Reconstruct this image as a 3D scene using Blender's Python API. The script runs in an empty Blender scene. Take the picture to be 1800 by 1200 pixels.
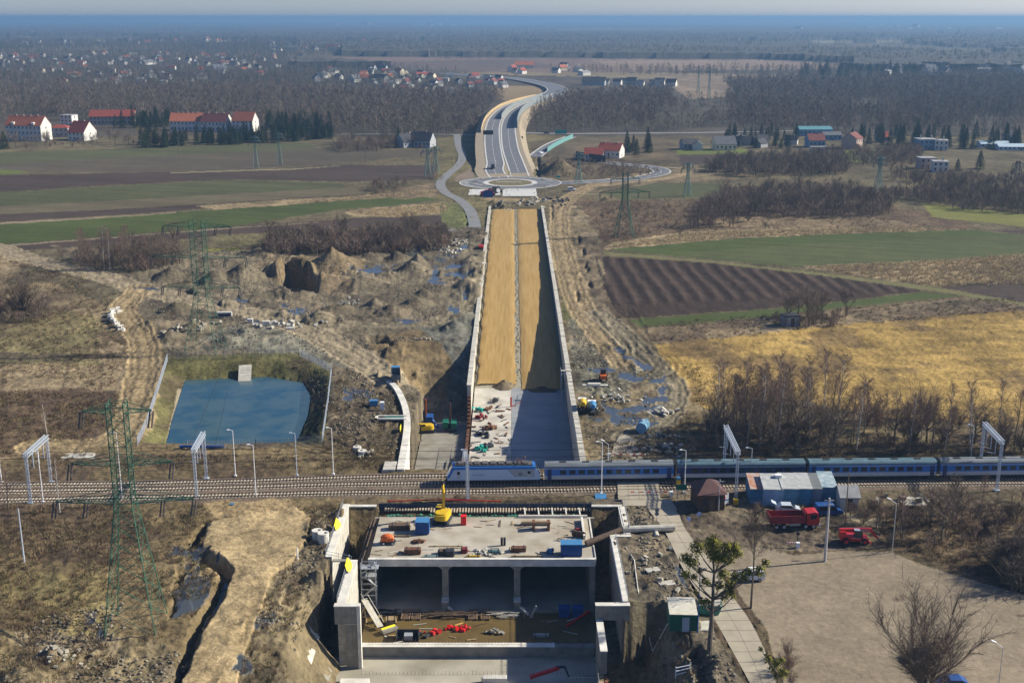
import bpy, math, random
import numpy as np
from mathutils import Vector, Matrix
random.seed(7)
SC = bpy.context.scene
COL = SC.collection
R = math.radians
# ---------------------------------------------------------------- camera
F = 2100.0; W = 1800.0; CAMH = 90.0
PITCH = math.atan(570.0 / F)
cd = bpy.data.cameras.new('camera'); cam = bpy.data.objects.new('camera', cd); COL.objects.link(cam)
cam.location = (0, 0, CAMH); cam.rotation_euler = (math.pi / 2 - PITCH, 0, 0)
cd.sensor_width = 36.0; cd.lens = 36.0 * F / W; cd.clip_start = 0.5; cd.clip_end = 90000
SC.camera = cam
# ---------------------------------------------------------------- light
SUN_EL, SUN_AZ = R(31), R(12)          # azimuth measured from +x (right) towards +y (away)
sv = Vector((math.cos(SUN_EL) * math.cos(SUN_AZ), math.cos(SUN_EL) * math.sin(SUN_AZ), math.sin(SUN_EL)))
sl = bpy.data.lights.new('sun', 'SUN'); sun = bpy.data.objects.new('sun', sl); COL.objects.link(sun)
sun.rotation_euler = sv.to_track_quat('Z', 'Y').to_euler(); sl.energy = 5.0; sl.angle = R(0.53); sl.color = (1.0, 0.935, 0.80)
wd = bpy.data.worlds.new('World'); SC.world = wd; wd.use_nodes = True
nt = wd.node_tree; bg = nt.nodes['Background']
sky = nt.nodes.new('ShaderNodeTexSky'); sky.sky_type = 'NISHITA'; sky.sun_disc = False
sky.sun_elevation = SUN_EL; sky.sun_rotation = math.pi / 2 - SUN_AZ
sky.air_density = 1.0; sky.dust_density = 1.2; sky.ozone_density = 1.6; sky.altitude = 200
# pale haze band low in the sky
tcw = nt.nodes.new('ShaderNodeTexCoord'); sx = nt.nodes.new('ShaderNodeSeparateXYZ'); nt.links.new(tcw.outputs['Generated'], sx.inputs[0])
mw = nt.nodes.new('ShaderNodeMapRange'); mw.inputs[1].default_value = 0.0; mw.inputs[2].default_value = 0.06; mw.inputs[3].default_value = 2.1; mw.inputs[4].default_value = 1.0; nt.links.new(sx.outputs[2], mw.inputs[0])
vw = nt.nodes.new('ShaderNodeVectorMath'); vw.operation = 'SCALE'; nt.links.new(sky.outputs[0], vw.inputs[0]); nt.links.new(mw.outputs[0], vw.inputs['Scale'])
vt = nt.nodes.new('ShaderNodeVectorMath'); vt.operation = 'MULTIPLY'; vt.inputs[1].default_value = (.82, .97, 1.42); nt.links.new(vw.outputs[0], vt.inputs[0]); nt.links.new(vt.outputs[0], bg.inputs[0]); bg.inputs[1].default_value = 0.05
SC.view_settings.view_transform = 'Standard'; SC.view_settings.look = 'None'
SC.view_settings.exposure = 0.72; SC.view_settings.gamma = 1.0
SC.cycles.max_bounces = 5; SC.cycles.diffuse_bounces = 1; SC.cycles.glossy_bounces = 2
SC.cycles.transmission_bounces = 2; SC.cycles.volume_bounces = 0; SC.cycles.transparent_max_bounces = 4
SC.cycles.use_adaptive_sampling = True; SC.cycles.adaptive_threshold = 0.02
SC.cycles.use_denoising = True

# ---------------------------------------------------------------- projection helpers: a place in the photo -> a place on the ground
ct, st = math.cos(PITCH), math.sin(PITCH)
def P(px, py, z=0.0):
    u = (px - 900) / F; w = (py - 600) / F
    dy = ct - w * st; dz = -st - w * ct
    t = (z - CAMH) / dz
    return Vector((u * t, dy * t, z))
def XY(px, py, z=0.0):
    p = P(px, py, z); return (p.x, p.y)
def pix(x, y, z=0.0):
    """numpy: ground point -> photo pixel"""
    dep = y * ct + (CAMH - z) * st
    up = y * st - (CAMH - z) * ct
    return 900 + F * x / dep, 600 - F * up / dep
def m_per_px(py, z=0.0):
    return (CAMH - z) / ((py - 30) * ct)

# ---------------------------------------------------------------- noise (numpy)
def _h(ix, iy, s):
    n = (ix.astype(np.int64) * 374761393 + iy.astype(np.int64) * 668265263 + s * 1442695041) & 0xffffffff
    n = ((n ^ (n >> 13)) * 1274126177) & 0xffffffff
    return ((n ^ (n >> 16)) & 0xffff) / 65535.0
def vnoise(x, y, s=0):
    x = np.asarray(x, float); y = np.asarray(y, float)
    ix = np.floor(x); iy = np.floor(y); fx = x - ix; fy = y - iy
    fx = fx * fx * (3 - 2 * fx); fy = fy * fy * (3 - 2 * fy)
    a = _h(ix, iy, s); b = _h(ix + 1, iy, s); c = _h(ix, iy + 1, s); d = _h(ix + 1, iy + 1, s)
    return (a * (1 - fx) + b * fx) * (1 - fy) + (c * (1 - fx) + d * fx) * fy
def fbm(x, y, s=0, o=4):
    r = 0; a = 1.0; t = 0
    for k in range(o):
        r = r + a * vnoise(x * 2 ** k + 17.3 * k, y * 2 ** k - 9.1 * k, s + k); t += a; a *= 0.5
    return r / t
def inpoly(x, y, poly):
    r = np.zeros(x.shape, bool); n = len(poly); j = n - 1
    for i in range(n):
        xi, yi = poly[i]; xj, yj = poly[j]
        if yi != yj:
            c = ((yi > y) != (yj > y)) & (x < (xj - xi) * (y - yi) / (yj - yi) + xi)
            r ^= c
        j = i
    return r
def dline(x, y, pts):
    """distance to a polyline and parameter (0..1) along it"""
    best = np.full(x.shape, 1e9); par = np.zeros(x.shape); n = len(pts) - 1
    for i in range(n):
        ax, ay = pts[i][:2]; bx, by = pts[i + 1][:2]
        L = (bx - ax) ** 2 + (by - ay) ** 2 + 1e-9
        t = np.clip(((x - ax) * (bx - ax) + (y - ay) * (by - ay)) / L, 0, 1)
        d = np.hypot(x - ax - t * (bx - ax), y - ay - t * (by - ay))
        k = d < best; best = np.where(k, d, best); par = np.where(k, (i + t) / n, par)
    return best, par
def smooth(a, b, x):
    t = np.clip((x - a) / (b - a), 0, 1); return t * t * (3 - 2 * t)
def spline(pts, n=8):
    """Catmull-Rom through pts"""
    out = []; p = [tuple(pts[0])] + [tuple(q) for q in pts] + [tuple(pts[-1])]
    for i in range(1, len(p) - 2):
        for k in range(n):
            t = k / n; q = []
            for c in range(len(p[0])):
                a, b, c2, d = p[i - 1][c], p[i][c], p[i + 1][c], p[i + 2][c]
                q.append(0.5 * (2 * b + (c2 - a) * t + (2 * a - 5 * b + 4 * c2 - d) * t * t + (3 * b - a - 3 * c2 + d) * t ** 3))
            out.append(tuple(q))
    out.append(tuple(pts[-1])); return out

# ---------------------------------------------------------------- materials
_M = {}
def mat(name, col, rough=0.8, var=0.25, scale=1.0, metal=0.0, bump=0.0, col2=None, spec=0.3, streak=None):
    if name in _M: return _M[name]
    m = bpy.data.materials.new(name); m.use_nodes = True; n = m.node_tree; b = n.nodes['Principled BSDF']
    b.inputs['Roughness'].default_value = rough; b.inputs['Metallic'].default_value = metal
    b.inputs['Specular IOR Level'].default_value = spec
    tc = n.nodes.new('ShaderNodeTexCoord'); mp = n.nodes.new('ShaderNodeMapping')
    n.links.new(tc.outputs['Object'], mp.inputs[0])
    if streak: mp.inputs['Scale'].default_value = streak
    nz = n.nodes.new('ShaderNodeTexNoise'); nz.inputs['Scale'].default_value = scale; nz.inputs['Detail'].default_value = 5
    n.links.new(mp.outputs[0], nz.inputs['Vector'])
    mr = n.nodes.new('ShaderNodeMapRange'); mr.inputs[1].default_value = 0.3; mr.inputs[2].default_value = 0.7
    n.links.new(nz.outputs[0], mr.inputs[0])
    mx = n.nodes.new('ShaderNodeMix'); mx.data_type = 'RGBA'
    c2 = col2 if col2 else tuple(min(1, c * (1 + var)) for c in col)
    c1 = col if col2 else tuple(c * (1 - var) for c in col)
    mx.inputs[6].default_value = (*c1, 1); mx.inputs[7].default_value = (*c2, 1)
    n.links.new(mr.outputs[0], mx.inputs[0]); n.links.new(mx.outputs[2], b.inputs['Base Color'])
    if bump:
        bp = n.nodes.new('ShaderNodeBump'); bp.inputs['Strength'].default_value = bump; bp.inputs['Distance'].default_value = 0.1
        n.links.new(nz.outputs[0], bp.inputs['Height']); n.links.new(bp.outputs[0], b.inputs['Normal'])
    _M[name] = m; return m

# ---------------------------------------------------------------- mesh builder
class MB:
    def __init__(s): s.v = []; s.f = []; s.m = []
    def _add(s, vs, fs, mi=0):
        o = len(s.v); s.v += [tuple(q) for q in vs]; s.f += [tuple(i + o for i in f) for f in fs]; s.m += [mi] * len(fs)
    def box(s, x0, x1, y0, y1, z0, z1, mi=0, T=None):
        vs = [(x, y, z) for z in (z0, z1) for y in (y0, y1) for x in (x0, x1)]
        if T is not None: vs = [T @ Vector(q) for q in vs]
        s._add(vs, [(0, 2, 3, 1), (4, 5, 7, 6), (0, 1, 5, 4), (2, 6, 7, 3), (0, 4, 6, 2), (1, 3, 7, 5)], mi); return s
    def cb(s, c, d, mi=0, rz=0, rx=0, ry=0):
        T = Matrix.Translation(c) @ Matrix.Rotation(rz, 4, 'Z') @ Matrix.Rotation(ry, 4, 'Y') @ Matrix.Rotation(rx, 4, 'X')
        return s.box(-d[0] / 2, d[0] / 2, -d[1] / 2, d[1] / 2, -d[2] / 2, d[2] / 2, mi, T)
    def bar(s, a, b, w, h=None, mi=0):
        """square bar from a to b"""
        a = Vector(a); b = Vector(b); d = b - a; L = d.length
        if L < 1e-6: return s
        T = Matrix.Translation((a + b) / 2) @ d.to_track_quat('X', 'Z').to_matrix().to_4x4()
        h = h or w
        return s.box(-L / 2, L / 2, -w / 2, w / 2, -h / 2, h / 2, mi, T)
    def tube(s, a, b, r0, r1=None, n=8, mi=0, caps=True):
        a = Vector(a); b = Vector(b); d = b - a
        if r1 is None: r1 = r0
        q = d.to_track_quat('Z', 'Y').to_matrix(); vs = []
        for c, r in ((a, r0), (b, r1)):
            for k in range(n):
                an = 2 * math.pi * k / n; vs.append(c + q @ Vector((math.cos(an) * r, math.sin(an) * r, 0)))
        fs = [(k, (k + 1) % n, n + (k + 1) % n, n + k) for k in range(n)]
        if caps: fs += [tuple(range(n - 1, -1, -1)), tuple(range(n, 2 * n))]
        s._add(vs, fs, mi); return s
    def path(s, pts, r, n=6, mi=0):
        for a, b in zip(pts[:-1], pts[1:]): s.tube(a, b, r, r, n, mi)
        return s
    def prism(s, poly, z0, z1, mi=0, T=None):
        n = len(poly)
        vs = [(x, y, z0) for x, y in poly] + [(x, y, z1) for x, y in poly]
        if T is not None: vs = [T @ Vector(q) for q in vs]
        fs = [(i, (i + 1) % n, n + (i + 1) % n, n + i) for i in range(n)] + [tuple(range(n - 1, -1, -1)), tuple(range(n, 2 * n))]
        s._add(vs, fs, mi); return s
    def prof(s, poly, x0, x1, mi=0, T=None):
        """profile in (y,z), extruded along x"""
        n = len(poly); vs = [(x0, y, z) for y, z in poly] + [(x1, y, z) for y, z in poly]
        if T is not None: vs = [T @ Vector(q) for q in vs]
        fs = [(i, n + i, n + (i + 1) % n, (i + 1) % n) for i in range(n)] + [tuple(range(n)), tuple(range(2 * n - 1, n - 1, -1))]
        s._add(vs, fs, mi); return s
    def profy(s, poly, y0, y1, mi=0, T=None):
        """profile in (x,z), extruded along y"""
        n = len(poly); vs = [(x, y0, z) for x, z in poly] + [(x, y1, z) for x, z in poly]
        if T is not None: vs = [T @ Vector(q) for q in vs]
        fs = [(i, (i + 1) % n, n + (i + 1) % n, n + i) for i in range(n)] + [tuple(range(n - 1, -1, -1)), tuple(range(n, 2 * n))]
        s._add(vs, fs, mi); return s
    def ball(s, c, r, n=8, mi=0, sz=(1, 1, 1), jit=0):
        vs = []; m = n // 2 + 1
        for i in range(m + 1):
            th = math.pi * i / m
            for k in range(n):
                ph = 2 * math.pi * k / n; q = 1 + (random.uniform(-jit, jit) if jit else 0)
                vs.append((c[0] + r * q * sz[0] * math.sin(th) * math.cos(ph), c[1] + r * q * sz[1] * math.sin(th) * math.sin(ph), c[2] + r * q * sz[2] * math.cos(th)))
        fs = [(i * n + k, (i + 1) * n + k, (i + 1) * n + (k + 1) % n, i * n + (k + 1) % n) for i in range(m) for k in range(n)]
        s._add(vs, fs, mi); return s
    def wheel(s, c, r, w, mi=0, rim=None, n=14):
        """axis along y"""
        s.tube((c[0], c[1] - w / 2, c[2]), (c[0], c[1] + w / 2, c[2]), r, r, n, mi)
        if rim is not None: s.tube((c[0], c[1] - w / 2 - .01, c[2]), (c[0], c[1] + w / 2 + .01, c[2]), r * .55, r * .55, 10, rim)
        return s
    def strip(s, L, Rr, z=0.0, mi=0):
        """ribbon between two matched polylines (x,y[,z])"""
        n = len(L); g = lambda q: (q[0], q[1], q[2] if len(q) > 2 else z)
        s._add([g(q) for q in L] + [g(q) for q in Rr], [(i, n + i, n + i + 1, i + 1) for i in range(n - 1)], mi); return s
    def build(s, name, mats, parent=None, loc=None, rz=0, smooth_=False):
        me = bpy.data.meshes.new(name); me.from_pydata(s.v, [], s.f)
        if not isinstance(mats, (list, tuple)): mats = [mats]
        for q in mats: me.materials.append(q)
        if len(mats) > 1: me.polygons.foreach_set('material_index', s.m)
        if smooth_: me.polygons.foreach_set('use_smooth', [True] * len(s.f))
        me.update()
        o = bpy.data.objects.new(name, me); COL.objects.link(o)
        if parent: o.parent = parent
        if loc is not None: o.location = loc
        if rz: o.rotation_euler.z = rz
        return o
def npmesh(name, v, f, mats, parent=None, smooth_=True):
    v = np.asarray(v, np.float32); f = np.asarray(f, np.int32); k = f.shape[1]
    me = bpy.data.meshes.new(name); me.vertices.add(len(v)); me.vertices.foreach_set('co', v.ravel())
    me.loops.add(f.size); me.loops.foreach_set('vertex_index', f.ravel())
    me.polygons.add(len(f)); me.polygons.foreach_set('loop_start', np.arange(0, f.size, k, dtype=np.int32))
    me.polygons.foreach_set('loop_total', np.full(len(f), k, np.int32))
    me.polygons.foreach_set('use_smooth', np.full(len(f), smooth_))
    for q in (mats if isinstance(mats, (list, tuple)) else [mats]): me.materials.append(q)
    me.update(calc_edges=True)
    o = bpy.data.objects.new(name, me); COL.objects.link(o)
    if parent: o.parent = parent
    return o
def tag(o, label=None, cat=None, group=None, kind=None):
    if label: o['label'] = label
    if cat: o['category'] = cat
    if group: o['group'] = group
    if kind: o['kind'] = kind
    return o
def thing(name, label, cat, loc=(0, 0, 0), rz=0, group=None):
    o = bpy.data.objects.new(name, None); COL.objects.link(o); o.location = loc; o.rotation_euler.z = rz
    return tag(o, label, cat, group)
def dup(root, loc, rz=0, label=None, group=None, sc=None):
    r = root.copy(); COL.objects.link(r); r.location = loc; r.rotation_euler.z = rz
    if sc is not None: r.scale = (sc, sc, sc) if not hasattr(sc, '__len__') else sc
    if label: r['label'] = label
    if group: r['group'] = group
    for ch in list(root.children):
        c = ch.copy(); COL.objects.link(c); c.parent = r
        for g in list(ch.children):
            d = g.copy(); COL.objects.link(d); d.parent = c
    return r
# ================================================================ GROUND
# zones given by the photo outline of each field, turned into ground coordinates
C_base = (.105, .080, .045)
Z = []   # (polygon px, colour, edge warp px, kind)  kind: 0 plain,1 rough grass,2 soil furrow,3 mud
def zone(poly, col, warp=2, kind=0, blend=1.0): Z.append((poly, col, warp, kind, blend))
GRN = (.060, .076, .022); GRN2 = (.078, .080, .036); SOIL = (.062, .045, .034); SOILM = (.085, .070, .047)
BEI = (.25, .19, .105); OCH = (.27, .18, .055); DRY = (.17, .125, .062); WEED = (.115, .08, .048); MUD = (.145, .119, .077)
SANDR = (.33, .245, .13)
zone([(-700, 100), (2500, 100), (2500, 240), (-700, 240)], (.075, .062, .045), 3, 1)
zone([(-700, 240), (2500, 240), (2500, 480), (-700, 480)], (.11, .09, .05), 3, 1)
# far fields
zone([(480, 104), (600, 101), (1000, 103), (1340, 106), (1480, 112), (1480, 119), (1200, 125), (1040, 128), (830, 127), (620, 113)], (.17, .115, .085), 1, 0)
zone([(620, 113), (830, 127), (1000, 118), (900, 105), (700, 107)], (.115, .085, .065), 1, 0)
zone([(1040, 106), (1340, 106), (1480, 115), (1480, 122), (1100, 124)], (.23, .165, .11), 1, 0)
zone([(800, 127), (1200, 128), (1405, 132), (1400, 139), (1250, 142), (1100, 139), (1000, 134), (860, 131)], (.2, .155, .085), 1, 0)
zone([(1150, 130), (1420, 134), (1300, 145), (1280, 170), (1210, 175), (1180, 150)], (.2, .15, .10), 1, 1)
zone([(1540, 92), (1800, 96), (1800, 100), (1600, 99)], (.2, .18, .15), 1, 0)
zone([(60, 82), (300, 80), (300, 86), (0, 90), (0, 84)], (.2, .16, .10), 1, 0)
zone([(760, 40), (900, 41), (940, 45), (700, 46)], (.2, .17, .13), 1, 0)
zone([(870, 150), (960, 152), (980, 170), (900, 178), (850, 172)], (.22, .16, .085), 1, 0)
CLR = [[(120, 57), (420, 56), (430, 60), (110, 61)], [(900, 50), (1250, 49), (1260, 53), (880, 54)], [(1300, 72), (1600, 70), (1630, 74), (1290, 76)], [(1540, 92), (1900, 94), (1900, 100), (1560, 98)], [(70, 81), (300, 79), (310, 86), (60, 88)], [(700, 65), (860, 65), (880, 69), (690, 70)], [(-60, 64), (60, 63), (60, 67), (-60, 68)], [(1650, 58), (1900, 58), (1900, 62), (1640, 62)]]
for q_ in CLR: zone(q_, (.21, .175, .115), .5, 0)
# left fields
zone([(-700, 285), (0, 268), (200, 262), (540, 250), (560, 262), (300, 273), (0, 288), (-700, 310)], GRN2, 1)
zone([(-700, 310), (0, 288), (300, 273), (560, 262), (760, 264), (760, 270), (600, 288), (440, 297), (240, 303), (0, 300), (-700, 318)], SOILM, 1)
zone([(-300, 300), (0, 298), (55, 302), (0, 308), (-300, 316)], (.10, .12, .03), 1)
zone([(-700, 318), (0, 308), (200, 304), (440, 299), (600, 290), (780, 290), (780, 316), (600, 320), (420, 315), (200, 325), (0, 338), (-700, 365)], SOIL, 1)
zone([(-700, 365), (0, 338), (200, 327), (400, 316), (600, 322), (610, 330), (400, 341), (200, 353), (0, 362), (-700, 385)], GRN2, 1)
zone([(-700, 385), (0, 362), (200, 353), (400, 341), (620, 330), (640, 340), (400, 356), (200, 368), (0, 377), (-700, 400)], (.12, .10, .058), 1)
zone([(-700, 400), (0, 377), (200, 368), (400, 356), (700, 338), (800, 332), (790, 342), (600, 350), (400, 362), (300, 372), (100, 384), (0, 391), (-700, 425)], SOIL, 1)
zone([(340, 362), (480, 352), (620, 345), (740, 334), (800, 330), (800, 340), (720, 346), (600, 352), (480, 364), (380, 368)], BEI, 2, 1)
zone([(-700, 425), (0, 391), (300, 374), (600, 354), (733, 343), (775, 352), (700, 360), (600, 368), (400, 399), (200, 415), (0, 430), (-700, 475)], GRN, 1)
zone([(-700, 475), (0, 430), (200, 415), (400, 399), (600, 385), (780, 378), (785, 395), (600, 402), (400, 413), (200, 432), (0, 441), (-700, 490)], SOIL, 1)
zone([(605, 372), (700, 362), (780, 358), (792, 372), (700, 382), (620, 381)], BEI, 2, 1)
zone([(640, 340), (760, 322), (800, 328), (780, 345), (700, 350)], (.16, .12, .07), 2, 1)
zone([(380, 412), (520, 408), (520, 425), (450, 430), (390, 432)], (.12, .105, .05), 2, 1)
zone([(360, 438), (420, 436), (440, 445), (425, 455), (370, 462), (350, 455)], (.17, .16, .03), 2, 1)
zone([(0, 431), (200, 416), (400, 400), (560, 390), (560, 391), (400, 402), (200, 418), (0, 434)], (.2, .16, .10), 1)
zone([(0, 391), (300, 374), (310, 372), (310, 375), (0, 395)], (.2, .16, .10), 1)
zone([(300, 303), (520, 296), (600, 291), (600, 292), (520, 298), (300, 305)], (.2, .17, .10), .5)
# around the new road, left side
zone([(770, 245), (845, 235), (880, 300), (870, 330), (862, 380), (862, 420), (790, 420), (770, 350), (765, 320)], (.125, .105, .05), 2, 1)
zone([(770, 360), (830, 360), (830, 400), (780, 402)], (.10, .105, .04), 2, 1)
zone([(800, 312), (832, 292), (838, 300), (830, 312), (800, 320)], (.2, .15, .11), 1)
zone([(815, 240), (850, 240), (855, 320), (840, 330), (830, 300)], (.115, .11, .045), 2, 1)
zone([(910, 235), (1000, 240), (1005, 262), (960, 270), (945, 300), (960, 330), (935, 330), (920, 280)], (.14, .115, .055), 2, 1)
zone([(930, 250), (1100, 240), (1200, 240), (1200, 290), (1180, 296), (1150, 330), (960, 330)], (.11, .085, .05), 3, 1)
# right upper
zone([(1200, 292), (1330, 282), (1420, 300), (1340, 312), (1180, 322), (1150, 330), (1100, 330)], (.16, .125, .07), 3, 1)
zone([(1195, 271), (1300, 268), (1340, 280), (1310, 286), (1195, 290)], SOIL, 1)
zone([(1190, 262), (1310, 262), (1320, 270), (1190, 272)], (.11, .13, .03), 1)
zone([(1480, 262), (1540, 262), (1530, 285), (1480, 285)], (.13, .14, .04), 2)
zone([(1060, 340), (1150, 322), (1270, 322), (1268, 346), (1090, 350)], GRN2, 1)
zone([(1000, 350), (1100, 352), (1268, 350), (1500, 350), (1700, 385), (1700, 405), (1400, 400), (1200, 410), (1100, 428), (1070, 432), (1020, 430), (1010, 380)], WEED, 6, 1)
zone([(1560, 285), (1900, 300), (2500, 330), (2500, 420), (1900, 400), (1700, 390), (1600, 340)], (.12, .095, .05), 4, 1)
zone([(1620, 357), (1800, 376), (2200, 400), (2200, 425), (1800, 398), (1640, 382)], (.17, .17, .045), 1)
zone([(1050, 440), (1080, 425), (1200, 408), (1350, 400), (1560, 400), (1700, 403), (1650, 408), (1300, 418), (1080, 437)], BEI, 2, 1)
zone([(1180, 398), (1240, 385), (1500, 380), (1640, 395), (1400, 402)], (.19, .14, .08), 4, 1)
zone([(1069, 438), (1300, 419), (1500, 410), (1711, 404), (1900, 424), (2500, 470), (2500, 560), (1900, 470), (1800, 447), (1640, 458), (1410, 470), (1300, 460), (1150, 447)], GRN, 1)
zone([(1180, 445), (1500, 424), (1800, 414), (2500, 500), (2300, 500), (1800, 447), (1640, 456), (1410, 468)], (.072, .08, .03), 2)
zone([(1735, 404), (1900, 405), (1900, 425), (1800, 413)], SOIL, 1)
zone([(1410, 469), (1500, 463), (1640, 458), (1800, 447), (2500, 470), (2500, 560), (1800, 490), (1650, 503), (1560, 492)], BEI, 2, 1)
zone([(1650, 505), (1800, 490), (2400, 530), (2400, 640), (1800, 536)], SOIL, 1, 2)
zone([(1048, 450), (1250, 462), (1450, 484), (1625, 511), (1480, 529), (1350, 542), (1100, 560), (1080, 545), (1060, 500)], (.050, .034, .025), 1, 2)
zone([(1105, 562), (1350, 543), (1480, 530), (1625, 513), (1692, 520), (1480, 540), (1350, 557), (1125, 575)], GRN, 1)
zone([(1040, 440), (1250, 459), (1450, 480), (1650, 505), (1900, 550), (1900, 556), (1640, 511), (1450, 486), (1250, 463), (1045, 446)], (.14, .13, .055), 1)
zone([(1120, 580), (1350, 560), (1700, 523), (1800, 540), (1500, 568), (1300, 592), (1150, 607)], (.2, .15, .088), 4, 1)
zone([(1480, 548), (1700, 526), (1780, 538), (1600, 552), (1500, 560)], (.13, .10, .06), 3, 1)
zone([(1150, 605), (1350, 585), (1500, 569), (1780, 545), (2500, 560), (2500, 780), (1700, 745), (1400, 720), (1240, 725), (1195, 690)], OCH, 3, 1)
zone([(1195, 690), (1240, 715), (1400, 700), (1560, 740), (2500, 760), (2500, 830), (1170, 812), (1180, 740)], (.13, .10, .055), 8, 1)
# left middle
zone([(-700, 470), (0, 440), (180, 470), (230, 520), (215, 600), (240, 640), (215, 770), (100, 820), (-700, 830)], (.235, .18, .105), 5, 1)
zone([(-700, 690), (0, 690), (120, 680), (215, 690), (200, 790), (100, 800), (-700, 800)], WEED, 9, 1)
zone([(-100, 560), (90, 540), (180, 560), (170, 640), (-100, 640)], (.20, .165, .08), 8, 1)
zone([(0, 500), (100, 430), (200, 470), (235, 520), (190, 540), (100, 500)], (.12, .10, .06), 6, 1)
zone([(-300, 615), (0, 620), (200, 622), (210, 630), (-300, 630)], (.10, .08, .05), 3, 1)
# construction mud
zone([(90, 432), (330, 440), (480, 440), (560, 430), (700, 425), (790, 400), (866, 398), (830, 620), (812, 830), (560, 830), (585, 640), (530, 620), (290, 625), (250, 560), (235, 520)], MUD, 4, 3)
zone([(730, 565), (835, 540), (825, 700), (800, 700), (760, 640)], (.14, .135, .105), 4, 3)
zone([(430, 560), (560, 600), (640, 660), (560, 640), (400, 630), (300, 620)], (.16, .15, .11), 6, 3)
zone([(640, 595), (740, 580), (800, 620), (780, 660), (690, 650)], (.17, .125, .065), 5, 3)
zone([(470, 450), (640, 445), (640, 480), (600, 520), (480, 500)], (.2, .15, .085), 6, 3)
zone([(585, 640), (690, 670), (720, 720), (690, 830), (560, 830), (585, 700)], (.135, .105, .065), 5, 3)
# road verge right of the trench
zone([(960, 365), (1020, 360), (1060, 430), (1060, 540), (1110, 580), (1150, 640), (1190, 700), (1180, 760), (1200, 830), (1010, 830), (985, 600)], (.16, .125, .07), 4, 3)
zone([(1000, 560), (1090, 560), (1130, 640), (1100, 700), (1010, 690)], (.19, .175, .12), 5, 3)
zone([(968, 400), (985, 400), (1010, 560), (992, 560)], (.13, .13, .045), 3, 1)
zone([(1018, 400), (1050, 420), (1060, 520), (1075, 560), (1040, 560), (1020, 480)], (.15, .115, .07), 5, 3)
# pond surroundings
zone([(250, 780), (275, 690), (295, 628), (525, 618), (582, 655), (570, 775), (540, 790)], (.125, .115, .045), 3, 1)
zone([(312, 668), (330, 667), (300, 782), (284, 783)], (.26, .215, .14), 1, 0)
zone([(322, 655), (540, 655), (545, 668), (325, 668)], (.15, .12, .07), 2, 1)
zone([(535, 660), (575, 660), (560, 775), (525, 782)], (.055, .06, .03), 2, 1)  # right bank: green darkened, its shade put into the colour
zone([(100, 775), (330, 770), (560, 780), (800, 790), (800, 836), (0, 846), (0, 810)], (.14, .105, .055), 4, 1)
zone([(120, 795), (165, 797), (165, 806), (105, 806)], (.5, .48, .42), 2, 0)
# foreground left
zone([(-700, 880), (0, 878), (620, 872), (610, 1000), (580, 1300), (-700, 1400)], (.16, .12, .062), 10, 1)
zone([(0, 890), (210, 885), (290, 940), (200, 990), (80, 990), (0, 960)], (.105, .075, .045), 10, 1)
zone([(-700, 1000), (190, 1010), (200, 1120), (0, 1090), (-700, 1100)], (.20, .16, .072), 12, 1)
zone([(-300, 1120), (150, 1110), (290, 1130), (330, 1200), (290, 1300), (-300, 1300)], (.185, .145, .08), 9, 3)
zone([(470, 1020), (600, 990), (590, 1070), (640, 1180), (560, 1300), (420, 1300), (440, 1130)], (.19, .15, .085), 8, 3)
zone([(520, 900), (600, 890), (610, 1000), (560, 1050), (480, 1010)], (.125, .10, .06), 6, 3)
# right foreground
zone([(1020, 845), (2500, 830), (2500, 900), (1600, 905), (1420, 890), (1030, 890)], (.14, .11, .065), 5, 1)
zone([(1040, 895), (1140, 880), (1230, 1060), (1340, 1260), (1060, 1260)], (.145, .12, .08), 5, 3)
zone([(1160, 880), (1290, 890), (1550, 890), (1560, 960), (1300, 975), (1240, 990)], (.135, .105, .072), 4, 3)
zone([(1500, 900), (2500, 880), (2500, 1080), (1800, 1040), (1600, 975), (1500, 950)], (.12, .085, .048), 7, 1)
zone([(1240, 975), (1330, 960), (1400, 975), (1480, 965), (1560, 972), (1650, 1000), (1800, 1045), (2500, 1130), (2500, 1400), (1430, 1400), (1350, 1110), (1280, 1010)], (.235, .19, .13), 4, 4)
zone([(1180, 850), (1300, 870), (1480, 900), (1520, 925), (1400, 925), (1200, 905)], (.15, .12, .08), 4, 3)
zone([(1480, 900), (1520, 905), (1560, 915), (1545, 928), (1500, 915)], (.33, .27, .17), 2, 0)

# tracks: polyline, half width (m), colour, ruts
T = [
 ([(-60, 425), (0, 437), (60, 458), (170, 484), (260, 512), (350, 532), (470, 556), (560, 590), (620, 625), (690, 668)], 5.6, (.29, .235, .15), 1),
 ([(250, 505), (215, 540), (222, 565), (248, 595), (252, 640), (240, 700), (222, 760), (160, 782), (60, 785)], 4.6, (.30, .225, .12), 1),
 ([(470, 556), (560, 568), (660, 572), (760, 565), (820, 545), (850, 500)], 3.6, (.23, .19, .12), 1),
 ([(1130, 306), (1060, 320), (1005, 345), (985, 370), (984, 420), (998, 480), (1015, 530), (1040, 570), (1100, 640)], 4.6, (.28, .21, .115), 1),
 ([(1220, 300), (1180, 312), (1130, 318), (1060, 326)], 3.5, (.28, .21, .12), 0),
 ([(1050, 550), (1085, 580), (1120, 615), (1160, 650), (1185, 690), (1160, 740), (1100, 770)], 4.0, (.22, .185, .12), 1),
 ([(300, 500), (420, 485), (480, 455), (560, 445)], 3.0, (.18, .14, .085), 1),
 ([(866, 350), (920, 352), (990, 352)], 6.0, (.26, .19, .10), 0),
 ([(160, 790), (400, 792), (600, 800)], 2.4, (.22, .165, .085), 1),
 ([(430, 885), (460, 920), (440, 980)], 8.0, (.30, .22, .115), 0),
]
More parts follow.
